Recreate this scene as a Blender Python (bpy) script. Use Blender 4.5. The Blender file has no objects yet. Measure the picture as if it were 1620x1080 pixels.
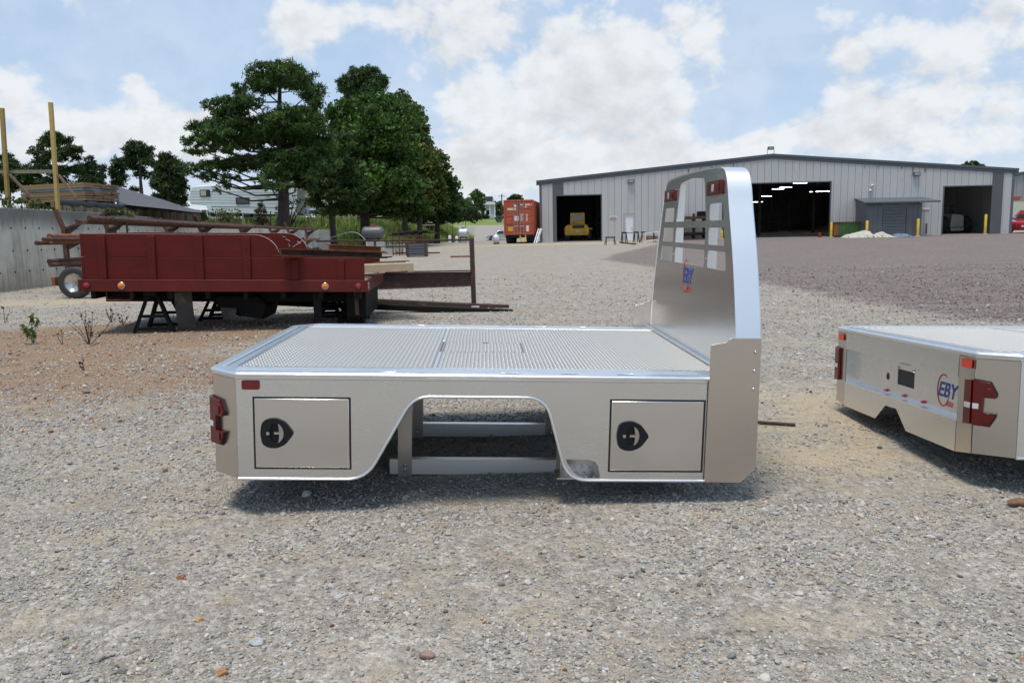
import bpy, bmesh, math, random
import numpy as np
from mathutils import Vector, Matrix, Euler
from mathutils.geometry import tessellate_polygon
random.seed(7); RNG = np.random.default_rng(7)
PI = math.pi
SC = bpy.context.scene
COL = SC.collection
# ------------------------------------------------------------ camera
FPX, HOR, ROLL = 1300.0, 354.0, math.atan(0.021)
PIT = math.atan((540-HOR)/FPX)
CAM = Vector((0, 0, 1.5))
_f = Vector((0, math.cos(PIT), -math.sin(PIT))); _u0 = Vector((0, math.sin(PIT), math.cos(PIT))); _r0 = Vector((1, 0, 0))
_r = _r0*math.cos(ROLL) - _u0*math.sin(ROLL); _u = _u0*math.cos(ROLL) + _r0*math.sin(ROLL)
cd = bpy.data.cameras.new('camera'); cam = bpy.data.objects.new('camera', cd); COL.objects.link(cam)
cd.sensor_width = 36; cd.lens = FPX/1620*36; cd.clip_start = 0.1; cd.clip_end = 6000
cam.matrix_world = Matrix(((_r.x, _u.x, -_f.x, CAM.x), (_r.y, _u.y, -_f.y, CAM.y), (_r.z, _u.z, -_f.z, CAM.z), (0, 0, 0, 1)))
SC.camera = cam
# ------------------------------------------------------------ light
SUN_EL, SUN_AZ = math.radians(77), math.radians(-148)     # azimuth clockwise from +Y
SC.view_settings.view_transform = 'Standard'; SC.view_settings.look = 'None'
SC.view_settings.gamma = 1; SC.view_settings.use_curve_mapping = False
SC.view_settings.exposure = 0.0
sd = bpy.data.lights.new('sun', 'SUN'); sd.energy = 3.5; sd.angle = math.radians(18); sd.color = (1, 0.93, 0.82)
sun = bpy.data.objects.new('sun', sd); COL.objects.link(sun)
sdir = Vector((math.sin(SUN_AZ)*math.cos(SUN_EL), math.cos(SUN_AZ)*math.cos(SUN_EL), math.sin(SUN_EL)))
sun.rotation_euler = sdir.to_track_quat('Z', 'Y').to_euler(); sun.location = (0, 0, 60)
W = bpy.data.worlds.new('World'); SC.world = W; W.use_nodes = True
class NT:
    """small helper to write node trees"""
    def __init__(s, tree): s.t = tree; s.n = tree.nodes; s.l = tree.links
    def node(s, typ, **kw):
        n = s.n.new(typ)
        for k, v in kw.items():
            if k == 'ins':
                for kk, vv in v.items(): s.put(n, kk, vv)
            else: setattr(n, k, v)
        return n
    def put(s, n, key, v):
        sock = n.inputs[key]
        if isinstance(v, bpy.types.NodeSocket): s.l.new(v, sock)
        else: sock.default_value = v
    def math(s, op, a, b=0.0, c=None, clamp=False):
        n = s.n.new('ShaderNodeMath'); n.operation = op; n.use_clamp = clamp
        s.put(n, 0, a); s.put(n, 1, b)
        if c is not None: s.put(n, 2, c)
        return n.outputs[0]
    def mix(s, f, a, b, mode='MIX'):
        n = s.n.new('ShaderNodeMix'); n.data_type = 'RGBA'; n.blend_type = mode
        s.put(n, 0, f); s.put(n, 6, a); s.put(n, 7, b); return n.outputs[2]
    def ramp(s, f, stops, interp='LINEAR'):
        n = s.n.new('ShaderNodeValToRGB'); r = n.color_ramp; r.interpolation = interp
        while len(r.elements) > 1: r.elements.remove(r.elements[-1])
        for i, (p, c) in enumerate(stops):
            e = r.elements[0] if i == 0 else r.elements.new(p)
            e.position = p; e.color = c if len(c) == 4 else (*c, 1)
        s.put(n, 0, f); return n.outputs[0]
    def smooth(s, v, a, b):
        n = s.n.new('ShaderNodeMapRange'); n.interpolation_type = 'SMOOTHSTEP'
        s.put(n, 0, v); s.put(n, 1, a); s.put(n, 2, b); return n.outputs[0]
    def noise(s, vec, scale, detail=4, rough=.55, lac=2.0, dist=0.0):
        n = s.n.new('ShaderNodeTexNoise'); s.put(n, 'Scale', scale); s.put(n, 'Detail', detail)
        s.put(n, 'Roughness', rough); s.put(n, 'Lacunarity', lac); s.put(n, 'Distortion', dist)
        if vec is not None: s.l.new(vec, n.inputs['Vector'])
        return n.outputs
    def voro(s, vec, scale, feature='F1', rnd=1.0):
        n = s.n.new('ShaderNodeTexVoronoi'); n.feature = feature; s.put(n, 'Scale', scale); s.put(n, 'Randomness', rnd)
        if vec is not None: s.l.new(vec, n.inputs['Vector'])
        return n.outputs
    def mapping(s, vec, scale=(1, 1, 1), loc=(0, 0, 0), rot=(0, 0, 0)):
        n = s.n.new('ShaderNodeMapping'); n.inputs['Scale'].default_value = scale
        n.inputs['Location'].default_value = loc; n.inputs['Rotation'].default_value = rot
        s.l.new(vec, n.inputs['Vector']); return n.outputs[0]
    def bump(s, h, strength=.5, dist=.01, normal=None):
        n = s.n.new('ShaderNodeBump'); s.put(n, 'Strength', strength); s.put(n, 'Distance', dist); s.l.new(h, n.inputs['Height'])
        if normal is not None: s.l.new(normal, n.inputs['Normal'])
        return n.outputs[0]
def px_dir(px, py):
    return (_f + _r*((px-810)/FPX) - _u*((py-540)/FPX))
# ------------------------------------------------------------ sky: blue Nishita air with cumulus clouds
w = NT(W.node_tree); w.n.clear()
sky = w.node('ShaderNodeTexSky', sky_type='NISHITA', sun_disc=False, sun_elevation=SUN_EL, sun_rotation=SUN_AZ % (2*PI))
sky.air_density = 1.0; sky.dust_density = 1.0; sky.ozone_density = 1.6; sky.altitude = 200
tc = w.node('ShaderNodeTexCoord'); D = tc.outputs['Generated']
sx = w.node('ShaderNodeSeparateXYZ'); w.l.new(D, sx.inputs[0])
el = w.math('ARCSINE', sx.outputs['Z'])
az = w.math('ARCTAN2', sx.outputs['X'], sx.outputs['Y'])
elc = w.math('MAXIMUM', el, 0.0)
# clouds live in (azimuth, elevation); low ones are foreshortened
sq = w.math('POWER', w.math('ADD', elc, 0.02), 0.8)
cv = w.node('ShaderNodeCombineXYZ'); w.put(cv, 0, w.math('MULTIPLY', az, 1.0)); w.put(cv, 1, w.math('MULTIPLY', sq, 1.15)); w.put(cv, 2, 0.37)
n1 = w.noise(cv.outputs[0], 8.0, 9, .60)[0]
warp = w.node('ShaderNodeVectorMath', operation='MULTIPLY_ADD'); w.l.new(w.noise(cv.outputs[0], 11.0, 3, .5)[1], warp.inputs[0]); warp.inputs[1].default_value = (.05, .05, .05); w.l.new(cv.outputs[0], warp.inputs[2])
vn = w.node('ShaderNodeTexVoronoi'); vn.voronoi_dimensions = '2D'; vn.feature = 'SMOOTH_F1'; w.put(vn, 'Scale', 17.0); w.put(vn, 'Detail', 3.0); w.put(vn, 'Roughness', .55); w.put(vn, 'Lacunarity', 2.1); w.put(vn, 'Smoothness', .35); vn.normalize = True; w.l.new(warp.outputs[0], vn.inputs['Vector'])
puff = w.math('SUBTRACT', .30, vn.outputs['Distance'])
n2 = w.noise(w.mapping(cv.outputs[0], loc=(3.1, 1.7, 4.2)), 2.6, 5, .5)[0]
dens = w.math('ADD', w.math('ADD', w.math('MULTIPLY', w.math('SUBTRACT', n1, .5), 2.5), w.math('MULTIPLY', puff, 1.9)), w.math('SUBTRACT', w.math('MULTIPLY', w.math('SUBTRACT', n2, .5), 1.0), .14))
def blob(px, py, rx, ry, amp):
    d = px_dir(px, py).normalized()
    rx *= .72; ry *= .72; a0 = math.atan2(d.x, d.y); e0 = math.asin(d.z)
    u = w.math('MULTIPLY', w.math('SUBTRACT', az, a0), FPX/rx)
    v = w.math('MULTIPLY', w.math('SUBTRACT', el, e0), FPX/ry)
    r2 = w.math('ADD', w.math('MULTIPLY', u, u), w.math('MULTIPLY', v, v))
    g = w.math('EXPONENT', w.math('MULTIPLY', r2, -1.0))
    return w.math('MULTIPLY', g, amp*.74)
CLOUDS = [  # the cumulus seen over the yard, and the clear blue between
    (900, 90, 260, 150, 1.15), (1000, 200, 260, 90, .75), (760, 200, 120, 100, .75), (800, 285, 170, 40, .8), (1060, 250, 170, 40, .6), (500, 40, 110, 60, .95), (640, 20, 120, 40, .7),
    (20, 110, 60, 70, 1.0), (215, 130, 36, 34, 1.1), (170, 205, 190, 60, 1.0), (330, 190, 90, 50, .8), (60, 230, 120, 40, .5),
    (1115, 60, 42, 40, .8), (1320, 75, 60, 50, .85), (1360, 175, 120, 70, 1.05), (1270, 215, 110, 45, .9), (1580, 160, 130, 120, 1.1), (1480, 60, 90, 60, .45), (1580, 20, 60, 80, .7),
    (760, 262, 170, 50, 1.0), (980, 255, 150, 45, .9), (330, 225, 110, 45, .8), (480, 60, 90, 55, .7), (1180, 225, 60, 30, .6), (1450, 235, 180, 30, .6), (1030, 200, 20, 16, .5),
    (280, 60, 170, 60, -.85), (330, 130, 90, 40, -.35), (560, 100, 60, 60, -.6), (1230, 80, 75, 110, -1.0), (1150, 170, 110, 60, -.75), (1290, 110, 40, 40, -.3), (1400, 80, 30, 60, -.4), (660, 140, 40, 60, -.3), (120, 110, 60, 60, -.5)]
for c in CLOUDS: dens = w.math('ADD', dens, blob(*c))
mask = w.math('ADD', w.math('MULTIPLY', w.smooth(dens, .06, .68), .60), w.math('MULTIPLY', w.smooth(dens, -.45, .9), .36))
veil = w.math('MULTIPLY', w.smooth(w.math('ADD', n2, w.math('MULTIPLY', n1, .5)), .55, .95), w.math('ADD', .14, w.math('MULTIPLY', w.math('EXPONENT', w.math('MULTIPLY', elc, -5.0)), .45)))
mask = w.math('MAXIMUM', mask, veil)
thick = w.smooth(dens, .45, 1.5)
# brightness inside the cloud: sunlit billows and greyer thick bases
n3 = w.noise(w.mapping(cv.outputs[0], loc=(.012, .022, 0)), 8.0, 6, .60)[0]
shade = w.math('ADD', w.math('ADD', w.math('MULTIPLY', w.math('SUBTRACT', n1, n3), 1.2), w.math('MULTIPLY', puff, .30)), w.math('MULTIPLY', thick, -.13))
cval = w.math('ADD', 1.0, shade); cval = w.math('MINIMUM', w.math('MAXIMUM', cval, .80), 1.04)
ccol = w.node('ShaderNodeVectorMath', operation='SCALE'); ccol.inputs[0].default_value = (9.0, 9.1, 9.2); w.put(ccol, 'Scale', cval)
SKY_GAIN = 1.0
hz = w.math('EXPONENT', w.math('MULTIPLY', elc, -9.0))            # bright humid air low down
air = w.mix(w.math('ADD', .70, w.math('MULTIPLY', hz, .2)), sky.outputs[0], (5.0, 7.2, 10.3, 1))
air = w.mix(w.math('MULTIPLY', w.math('EXPONENT', w.math('MULTIPLY', elc, -14.0)), .75), air, (8.5, 8.6, 8.7, 1))
colr = w.mix(w.math('MULTIPLY', mask, .93), air, ccol.outputs[0])
bg = w.node('ShaderNodeBackground'); w.l.new(colr, bg.inputs[0]); bg.inputs[1].default_value = 0.096
out = w.node('ShaderNodeOutputWorld'); w.l.new(bg.outputs[0], out.inputs[0])
W.cycles.sampling_method = 'MANUAL'; W.cycles.sample_map_resolution = 512
# ------------------------------------------------------------ placing helpers
def at(px, py, Y):
    d = px_dir(px, py); return CAM + d*(Y/d.y)
def gp(px, py, z=0.0):
    d = px_dir(px, py); return CAM + d*((z-CAM.z)/d.z)
# ------------------------------------------------------------ mesh builder
class MB:
    def __init__(s, off=(0, 0, 0)): s.v = []; s.f = []; s.m = []; s.off = Vector(off)
    def add(s, vs, fs, m=0):
        b = len(s.v); s.v += [tuple(Vector(v)-s.off) for v in vs]; s.f += [tuple(b+i for i in f) for f in fs]; s.m += [m]*len(fs)
        return s
    def box(s, x0, x1, y0, y1, z0, z1, m=0, M=None):
        vs = [Vector(p) for p in ((x0, y0, z0), (x1, y0, z0), (x1, y1, z0), (x0, y1, z0), (x0, y0, z1), (x1, y0, z1), (x1, y1, z1), (x0, y1, z1))]
        if M is not None: vs = [M @ v for v in vs]
        return s.add(vs, [(0, 3, 2, 1), (4, 5, 6, 7), (0, 1, 5, 4), (1, 2, 6, 5), (2, 3, 7, 6), (3, 0, 4, 7)], m)
    def bar(s, p0, p1, w, h, m=0, up=(0, 0, 1)):
        p0, p1 = Vector(p0), Vector(p1); d = (p1-p0); L = d.length; d = d/L
        upv = Vector(up)
        if abs(d.dot(upv)) > .98: upv = Vector((0, 1, 0))
        sd_ = d.cross(upv).normalized(); u2 = sd_.cross(d)
        M = Matrix((( d.x, sd_.x, u2.x, p0.x), (d.y, sd_.y, u2.y, p0.y), (d.z, sd_.z, u2.z, p0.z), (0, 0, 0, 1)))
        return s.box(0, L, -w/2, w/2, -h/2, h/2, m, M)
    def tube(s, pts, r, n=8, m=0, caps=True, closed=False):
        pts = [Vector(p) for p in pts]; k = len(pts); rs = r if isinstance(r, (list, tuple)) else [r]*k
        vs, fs = [], []; ref = None
        for i, p in enumerate(pts):
            if closed: d = (pts[(i+1) % k]-pts[i-1])
            else: d = pts[min(i+1, k-1)]-pts[max(i-1, 0)]
            d.normalize()
            if ref is None: ref = Vector((0, 0, 1)) if abs(d.z) < .9 else Vector((1, 0, 0))
            a = d.cross(ref).normalized(); b = a.cross(d).normalized(); ref = b
            for j in range(n):
                t = 2*PI*j/n; vs.append(p + a*(rs[i]*math.cos(t)) + b*(rs[i]*math.sin(t)))
        for i in range(k if closed else k-1):
            for j in range(n):
                a0 = i*n+j; a1 = i*n+(j+1) % n; b0 = ((i+1) % k)*n+j; b1 = ((i+1) % k)*n+(j+1) % n
                fs.append((a0, b0, b1, a1))
        if caps and not closed:
            fs.append(tuple(range(n))); fs.append(tuple(reversed(range((k-1)*n, k*n))))
        return s.add(vs, fs, m)
    def lathe(s, prof, origin=(0, 0, 0), axis='Z', n=24, m=0, a0=0, a1=2*PI):
        """prof: (radius, along) pairs"""
        vs, fs = [], []; full = abs(a1-a0-2*PI) < 1e-6; kk = n if full else n+1; o = Vector(origin)
        for r, h in prof:
            for j in range(kk):
                t = a0+(a1-a0)*j/n; c, q = r*math.cos(t), r*math.sin(t)
                vs.append(o + Vector({'Z': (c, q, h), 'Y': (c, h, q), 'X': (h, c, q)}[axis]))
        for i in range(len(prof)-1):
            for j in range(n):
                a = i*kk+j; b = i*kk+(j+1) % kk; fs.append((a, b, b+kk, a+kk))
        return s.add(vs, fs, m)
    def prism(s, loops, t0, t1, fn, m=0, side_m=None):
        """2-D outline with holes, extruded between t0 and t1; fn(u, v, t) -> 3-D"""
        tri = tessellate_polygon([[Vector((u, v, 0)) for u, v in L] for L in loops])
        flat = [p for L in loops for p in L]; n = len(flat)
        vs = [fn(u, v, t0) for u, v in flat]+[fn(u, v, t1) for u, v in flat]
        fs = [tuple(t) for t in tri]+[tuple(i+n for i in reversed(t)) for t in tri]
        s.add(vs, fs, m)
        b = 0; fs2 = []
        for L in loops:
            k = len(L)
            for i in range(k): fs2.append((b+i, b+(i+1) % k, b+(i+1) % k+n, b+i+n))
            b += k
        return s.add(vs, fs2, m if side_m is None else side_m)
    def quad(s, a, b, c, d, m=0): return s.add([a, b, c, d], [(0, 1, 2, 3)], m)
    def ball(s, c, rx, ry=None, rz=None, n=12, k=8, m=0):
        ry = ry or rx; rz = rz or rx; vs, fs = [], []
        for i in range(k+1):
            ph = -PI/2+PI*i/k
            for j in range(n):
                t = 2*PI*j/n; vs.append((c[0]+rx*math.cos(ph)*math.cos(t), c[1]+ry*math.cos(ph)*math.sin(t), c[2]+rz*math.sin(ph)))
        for i in range(k):
            for j in range(n): fs.append((i*n+j, i*n+(j+1) % n, (i+1)*n+(j+1) % n, (i+1)*n+j))
        return s.add(vs, fs, m)
    def build(s, name, mat, parent=None, smooth=None, bevel=0, recalc=True, kind=None):
        me = bpy.data.meshes.new(name); me.from_pydata(s.v, [], s.f)
        mats = mat if isinstance(mat, (list, tuple)) else [mat]
        for q in mats: me.materials.append(q)
        if len(mats) > 1: me.polygons.foreach_set('material_index', s.m)
        if recalc:
            bm = bmesh.new(); bm.from_mesh(me); bmesh.ops.remove_doubles(bm, verts=bm.verts, dist=1e-5)
            bmesh.ops.recalc_face_normals(bm, faces=bm.faces); bm.to_mesh(me); bm.free()
        if smooth:
            me.polygons.foreach_set('use_smooth', [True]*len(me.polygons)); me.set_sharp_from_angle(angle=math.radians(smooth))
        me.update()
        o = bpy.data.objects.new(name, me); COL.objects.link(o)
        if parent is not None: o.parent = parent
        if bevel:
            b = o.modifiers.new('bevel', 'BEVEL'); b.width = bevel; b.segments = 2; b.limit_method = 'ANGLE'; b.angle_limit = math.radians(40)
            me.polygons.foreach_set('use_smooth', [True]*len(me.polygons)); me.set_sharp_from_angle(angle=math.radians(30))
        if kind: o['kind'] = kind
        return o
def empty(name, loc=(0, 0, 0), rot=(0, 0, 0), M=None):
    o = bpy.data.objects.new(name, None); COL.objects.link(o); o.empty_display_size = .2
    if M is not None: o.matrix_world = M
    else: o.location = loc; o.rotation_euler = rot
    return o
def tag(o, label, cat, group=None):
    o['label'] = label; o['category'] = cat
    if group: o['group'] = group
    return o
def thing(name, label, cat, loc=(0, 0, 0), rot=(0, 0, 0), group=None, M=None):
    return tag(empty(name, loc, rot, M), label, cat, group)
def struct(o): o['kind'] = 'structure'; return o
def copy_tree(o, parent=None):
    c = o.copy(); COL.objects.link(c)
    if parent is not None: c.parent = parent
    for ch in list(o.children): copy_tree(ch, c)
    return c
def rrect(x0, x1, y0, y1, r, n=4):
    pts = []
    for cx, cy, a in ((x1-r, y1-r, 0), (x0+r, y1-r, PI/2), (x0+r, y0+r, PI), (x1-r, y0+r, 1.5*PI)):
        for i in range(n+1): t = a+PI/2*i/n; pts.append((cx+r*math.cos(t), cy+r*math.sin(t)))
    return pts
def roundpoly(pts, r, n=5):
    """round the corners of a closed polygon; r may be a list"""
    out = []; k = len(pts)
    for i, p in enumerate(pts):
        ri = r[i] if isinstance(r, (list, tuple)) else r
        p = Vector(p).to_2d() if len(p) > 2 else Vector(p)
        if ri <= 0: out.append(tuple(p)); continue
        a = (Vector(pts[i-1])-p); b = (Vector(pts[(i+1) % k])-p); la, lb = a.length, b.length; a /= la; b /= lb
        ri = min(ri, la*.49, lb*.49); s0 = p+a*ri; s1 = p+b*ri
        for j in range(n+1):
            t = j/n; out.append(tuple((1-t)**2*s0+2*t*(1-t)*p+t*t*s1))
    return out
# ------------------------------------------------------------ numpy value noise
def _h(ix, iy, seed):
    n = (ix.astype(np.int64)*374761393+iy.astype(np.int64)*668265263+seed*974711) & 0x7fffffff
    n = ((n ^ (n >> 13))*1274126177) & 0x7fffffff
    return ((n ^ (n >> 16)) & 0xffff)/65535.0
def vnoise(x, y, seed=0):
    ix, iy = np.floor(x), np.floor(y); fx, fy = x-ix, y-iy; fx = fx*fx*(3-2*fx); fy = fy*fy*(3-2*fy)
    a = _h(ix, iy, seed); b = _h(ix+1, iy, seed); c = _h(ix, iy+1, seed); d = _h(ix+1, iy+1, seed)
    return (a*(1-fx)+b*fx)*(1-fy)+(c*(1-fx)+d*fx)*fy
def fbm(x, y, oct=4, seed=0):
    s = 0; a = .5; t = 0
    for i in range(oct): s = s+a*vnoise(x, y, seed+i*17); t += a; a *= .5; x = x*2.03+5.1; y = y*2.03+1.7
    return s/t
def sstep(v, a, b):
    t = np.clip((v-a)/(b-a), 0, 1); return t*t*(3-2*t)
# ------------------------------------------------------------ materials
def newmat(name):
    m = bpy.data.materials.new(name); m.use_nodes = True; t = NT(m.node_tree); b = t.n['Principled BSDF']; return m, t, b
def C4(c): return (*c, 1) if len(c) == 3 else c
def paint(name, col, rough=.5, metal=0.0, var=.12, scale=3.0, bump=.0, bscale=60.0, dirt=None, dirt_amt=.5, dscale=4.0, stretch=(1, 1, 1), spec=None, coat=0):
    """painted / plain surface with tone variation, optional dirt or rust patches and fine relief"""
    m, t, b = newmat(name); tc = t.node('ShaderNodeTexCoord'); v = t.mapping(tc.outputs['Object'], scale=stretch)
    n = t.noise(v, scale, 5, .6)[0]
    a = tuple(max(0, c*(1-var)) for c in col); z = tuple(c*(1+var) for c in col)
    colr = t.ramp(n, [(.3, a), (.7, z)])
    rg = t.math('ADD', rough-.06, t.math('MULTIPLY', n, .12))
    if dirt is not None:
        d = t.noise(t.mapping(v, loc=(7.3, 2.1, 5.5)), dscale, 7, .65)[0]
        k = t.smooth(d, .62-.22*dirt_amt, .78-.18*dirt_amt)
        colr = t.mix(t.math('MULTIPLY', k, .9), colr, C4(dirt)); rg = t.math('ADD', rg, t.math('MULTIPLY', k, .2))
    t.put(b, 'Base Color', colr); t.put(b, 'Roughness', rg); t.put(b, 'Metallic', metal)
    if spec is not None: t.put(b, 'Specular IOR Level', spec)
    if coat: t.put(b, 'Coat Weight', coat); t.put(b, 'Coat Roughness', .06)
    if bump:
        h = t.noise(v, bscale, 4, .6)[0]; t.l.new(t.bump(h, bump, .01), b.inputs['Normal'])
    return m
def alu(name, col=(.80, .795, .785), rough=.3, brush=(1.5, 60, 160), tone=.05, bump=.012, smudge=.08):
    """brushed mill-finish aluminium: fine streaks along the sheet, faint smudges"""
    m, t, b = newmat(name); tc = t.node('ShaderNodeTexCoord'); O = tc.outputs['Object']
    st = t.noise(t.mapping(O, scale=brush), 6, 4, .7)[0]
    sm = t.noise(O, 2.2, 5, .6)[0]
    k = t.math('ADD', t.math('MULTIPLY', t.math('SUBTRACT', st, .5), tone*2), t.math('MULTIPLY', t.math('SUBTRACT', sm, .5), tone*1.5))
    a = tuple(c*.9 for c in col); z = tuple(min(1, c*1.08) for c in col)
    t.put(b, 'Base Color', t.ramp(t.math('ADD', k, .5), [(.3, a), (.7, z)]))
    t.put(b, 'Metallic', 1.0)
    t.put(b, 'Roughness', t.math('ADD', rough-.05, t.math('ADD', t.math('MULTIPLY', st, .05), t.math('MULTIPLY', sm, smudge))))
    t.l.new(t.bump(st, bump, .003), b.inputs['Normal'])
    return m
def glass_dark(name, col=(.02, .025, .03), rough=.05):
    m, t, b = newmat(name); t.put(b, 'Base Color', C4(col)); t.put(b, 'Roughness', rough); t.put(b, 'Specular IOR Level', .7); return m
def lens(name, col, rough=.12, scale=220):
    """moulded plastic lens with small optic ribs"""
    m, t, b = newmat(name); tc = t.node('ShaderNodeTexCoord'); O = tc.outputs['Object']
    vo = t.voro(O, scale, 'F1', .0)[0]
    t.put(b, 'Base Color', t.mix(t.math('MULTIPLY', vo, .9), C4(col), C4(tuple(c*.55 for c in col))))
    t.put(b, 'Roughness', rough); t.put(b, 'Coat Weight', .25); t.put(b, 'Coat Roughness', .05)
    t.l.new(t.bump(vo, .25, .002), b.inputs['Normal']); return m
def emit(name, col, s):
    m, t, b = newmat(name); t.put(b, 'Base Color', C4(col)); t.put(b, 'Emission Color', C4(col)); t.put(b, 'Emission Strength', s); return m
def wood(name, a, z, stretch=(1, 12, 12), scale=3, bump=.3):
    m, t, b = newmat(name); tc = t.node('ShaderNodeTexCoord'); oi = t.node('ShaderNodeObjectInfo')
    v = t.mapping(tc.outputs['Object'], scale=stretch)
    va = t.node('ShaderNodeVectorMath', operation='ADD'); t.l.new(v, va.inputs[0]); cx = t.node('ShaderNodeCombineXYZ')
    t.put(cx, 0, t.math('MULTIPLY', oi.outputs['Random'], 40)); t.l.new(cx.outputs[0], va.inputs[1])
    n = t.noise(va.outputs[0], scale, 6, .65)[0]
    c = t.ramp(n, [(.28, a), (.72, z)])
    hs = t.node('ShaderNodeHueSaturation'); t.l.new(c, hs.inputs['Color']); t.put(hs, 'Value', t.math('ADD', .8, t.math('MULTIPLY', oi.outputs['Random'], .4)))
    t.put(b, 'Base Color', hs.outputs[0]); t.put(b, 'Roughness', .75); t.l.new(t.bump(n, bump, .01), b.inputs['Normal']); return m
def attr_col_mat(name, rough=.7, trans=0.0, attr='col', spec=.3):
    """leaf / stone colour carried by the pieces themselves"""
    m, t, b = newmat(name); a = t.node('ShaderNodeAttribute', attribute_name=attr)
    t.put(b, 'Base Color', a.outputs['Color']); t.put(b, 'Roughness', rough); t.put(b, 'Specular IOR Level', spec)
    if trans:
        tr = t.node('ShaderNodeBsdfTranslucent'); t.put(tr, 0, t.mix(1.0, a.outputs['Color'], (1.3, 1.5, .6, 1), 'MULTIPLY'))
        mx = t.node('ShaderNodeMixShader'); t.put(mx, 0, trans); t.l.new(b.outputs[0], mx.inputs[1]); t.l.new(tr.outputs[0], mx.inputs[2])
        t.l.new(mx.outputs[0], t.n['Material Output'].inputs[0])
    return m
M = {}
M['alu'] = alu('brushed_aluminium', (.76, .76, .755), .23, (1.2, 60, 130), tone=.09, smudge=.12)
M['alu_door'] = alu('door_aluminium', (.71, .695, .67), .22, (1.0, 60, 150), tone=.06)
M['alu_wing'] = alu('wing_aluminium', (.62, .575, .53), .20, (1.2, 60, 130), smudge=.12)  # brown of the reflected ground is put into the metal tint
M['alu_face'] = alu('polished_aluminium', (.82, .82, .81), .23, (60, 1.5, 130), tone=.04, smudge=.1)
M['alu_band'] = alu('satin_aluminium', (.88, .88, .88), .38, (60, 60, 1.5), tone=.02)
M['alu_bright'] = alu('rail_aluminium', (.88, .885, .89), .27, (1.0, 60, 90), tone=.03)
M['alu_tread'] = alu('tread_aluminium', (.43, .41, .375), .44, (4, 4, 4), tone=.12, smudge=.18)  # plate colour darkened for the small shadows between the lugs
M['alu_lug'] = alu('tread_lug_aluminium', (.60, .575, .535), .44, (5, 5, 5), tone=.06)  # lighter than the plate, so the lit lugs are partly painted
M['alu_shaded'] = alu('extruded_aluminium_shaded', (.50, .48, .45), .26, (90, 50, 1.0), tone=.10, smudge=.25)  # metal darkened to paint the shade and brown reflection under the bed
M['black_rubber'] = paint('black_rubber', (.015, .015, .016), .55, var=.2, bump=.1)
M['black_plastic'] = paint('black_plastic', (.008, .008, .011), .55, spec=.3, var=.15, bump=.15, bscale=400)
M['steel_zinc'] = paint('zinc_steel', (.52, .50, .47), .28, 1.0, .08, 20)
M['red_lens'] = lens('red_lens', (.12, .001, .002)); M['red_reflex'] = lens('red_reflector', (.20, .008, .008), .2, 300)
M['red_sunlit'] = lens('sunlit_red_reflector', (.95, .06, .02), .25, 300)  # sunlight thrown back by the tail reflectors is put into this red
M['clear_lens'] = lens('clear_lens', (.75, .75, .76)); M['amber_lens'] = lens('amber_lens', (1.0, .27, .01), .15, 150)
M['red_small'] = lens('small_red_lens', (.45, .015, .012), .15, 200)
M['blue_print'] = paint('blue_print', (.015, .05, .30), .35, var=.05); M['red_print'] = paint('red_print', (.55, .02, .015), .35, var=.05)
M['white_print'] = paint('white_print', (.7, .68, .65), .5, var=.15, scale=20)
M['red_paint'] = paint('faded_red_paint', (.105, .0108, .008), .62, var=.16, scale=2.0, bump=.18, bscale=14, spec=.22, dirt=(.06, .014, .010), dirt_amt=.2, dscale=3.0, stretch=(1, 1, 3))
M['red_rail'] = paint('red_rail_paint', (.115, .012, .0095), .5, spec=.3, var=.2, scale=3, bump=.1, bscale=20, dirt=(.05, .02, .015), dirt_amt=.25, dscale=7)
M['scuff_and_glint'] = paint('bare_scuff_and_glint', (.50, .42, .38), .6, var=.3, scale=20)  # pale tone for scratches and for the painted board-edge highlight
M['black_steel'] = paint('black_steel', (.007, .007, .007), .7, spec=.2, var=.3, scale=6, bump=.1, dirt=(.025, .018, .013), dirt_amt=.25)
M['rust'] = paint('rusty_steel', (.095, .040, .024), .8, var=.4, scale=5, bump=.3, bscale=50, dirt=(.05, .03, .025), dirt_amt=.6, dscale=6)
M['rust_dark'] = paint('dark_rusty_steel', (.055, .030, .022), .75, var=.4, scale=4, bump=.3, bscale=40, dirt=(.18, .13, .09), dirt_amt=.28, dscale=9)
M['rust_orange'] = paint('orange_rusty_steel', (.24, .085, .032), .8, var=.35, scale=5, bump=.3, bscale=40, dirt=(.09, .05, .035), dirt_amt=.6, dscale=4)
M['mudflap'] = paint('dusty_rubber', (.045, .042, .04), .8, var=.3, scale=3, dirt=(.14, .11, .09), dirt_amt=.55, dscale=4)
M['tyre'] = paint('tyre_rubber', (.035, .034, .033), .8, var=.25, scale=8, bump=.2, dirt=(.07, .06, .05), dirt_amt=.4)
M['chrome'] = paint('chrome', (.55, .54, .52), .3, 1.0, .05)
M['wood_deck'] = wood('weathered_plank', (.20, .14, .10), (.34, .27, .21), (1.0, 10, 10))
M['pallet'] = wood('pallet_pine', (.40, .28, .16), (.60, .47, .31), (1.5, 10, 10))
M['lumber'] = wood('stacked_lumber', (.15, .09, .048), (.32, .20, .11), (1.2, 14, 14))
M['post_wood'] = wood('yellow_post', (.34, .215, .06), (.48, .335, .12), (10, 10, 1))
M['grey_wood'] = wood('grey_board', (.20, .16, .125), (.34, .29, .23), (10, 10, 1))
M['brown_wood'] = wood('brown_brace', (.14, .08, .05), (.24, .15, .10), (3, 3, 3))
M['tarp'] = paint('grey_tarp', (.068, .066, .07), .6, var=.2, scale=2, bump=.4, bscale=5)
M['black_sheet'] = paint('black_plastic_sheet', (.01, .01, .011), .45, var=.3, scale=5, bump=.5, bscale=12)
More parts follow.
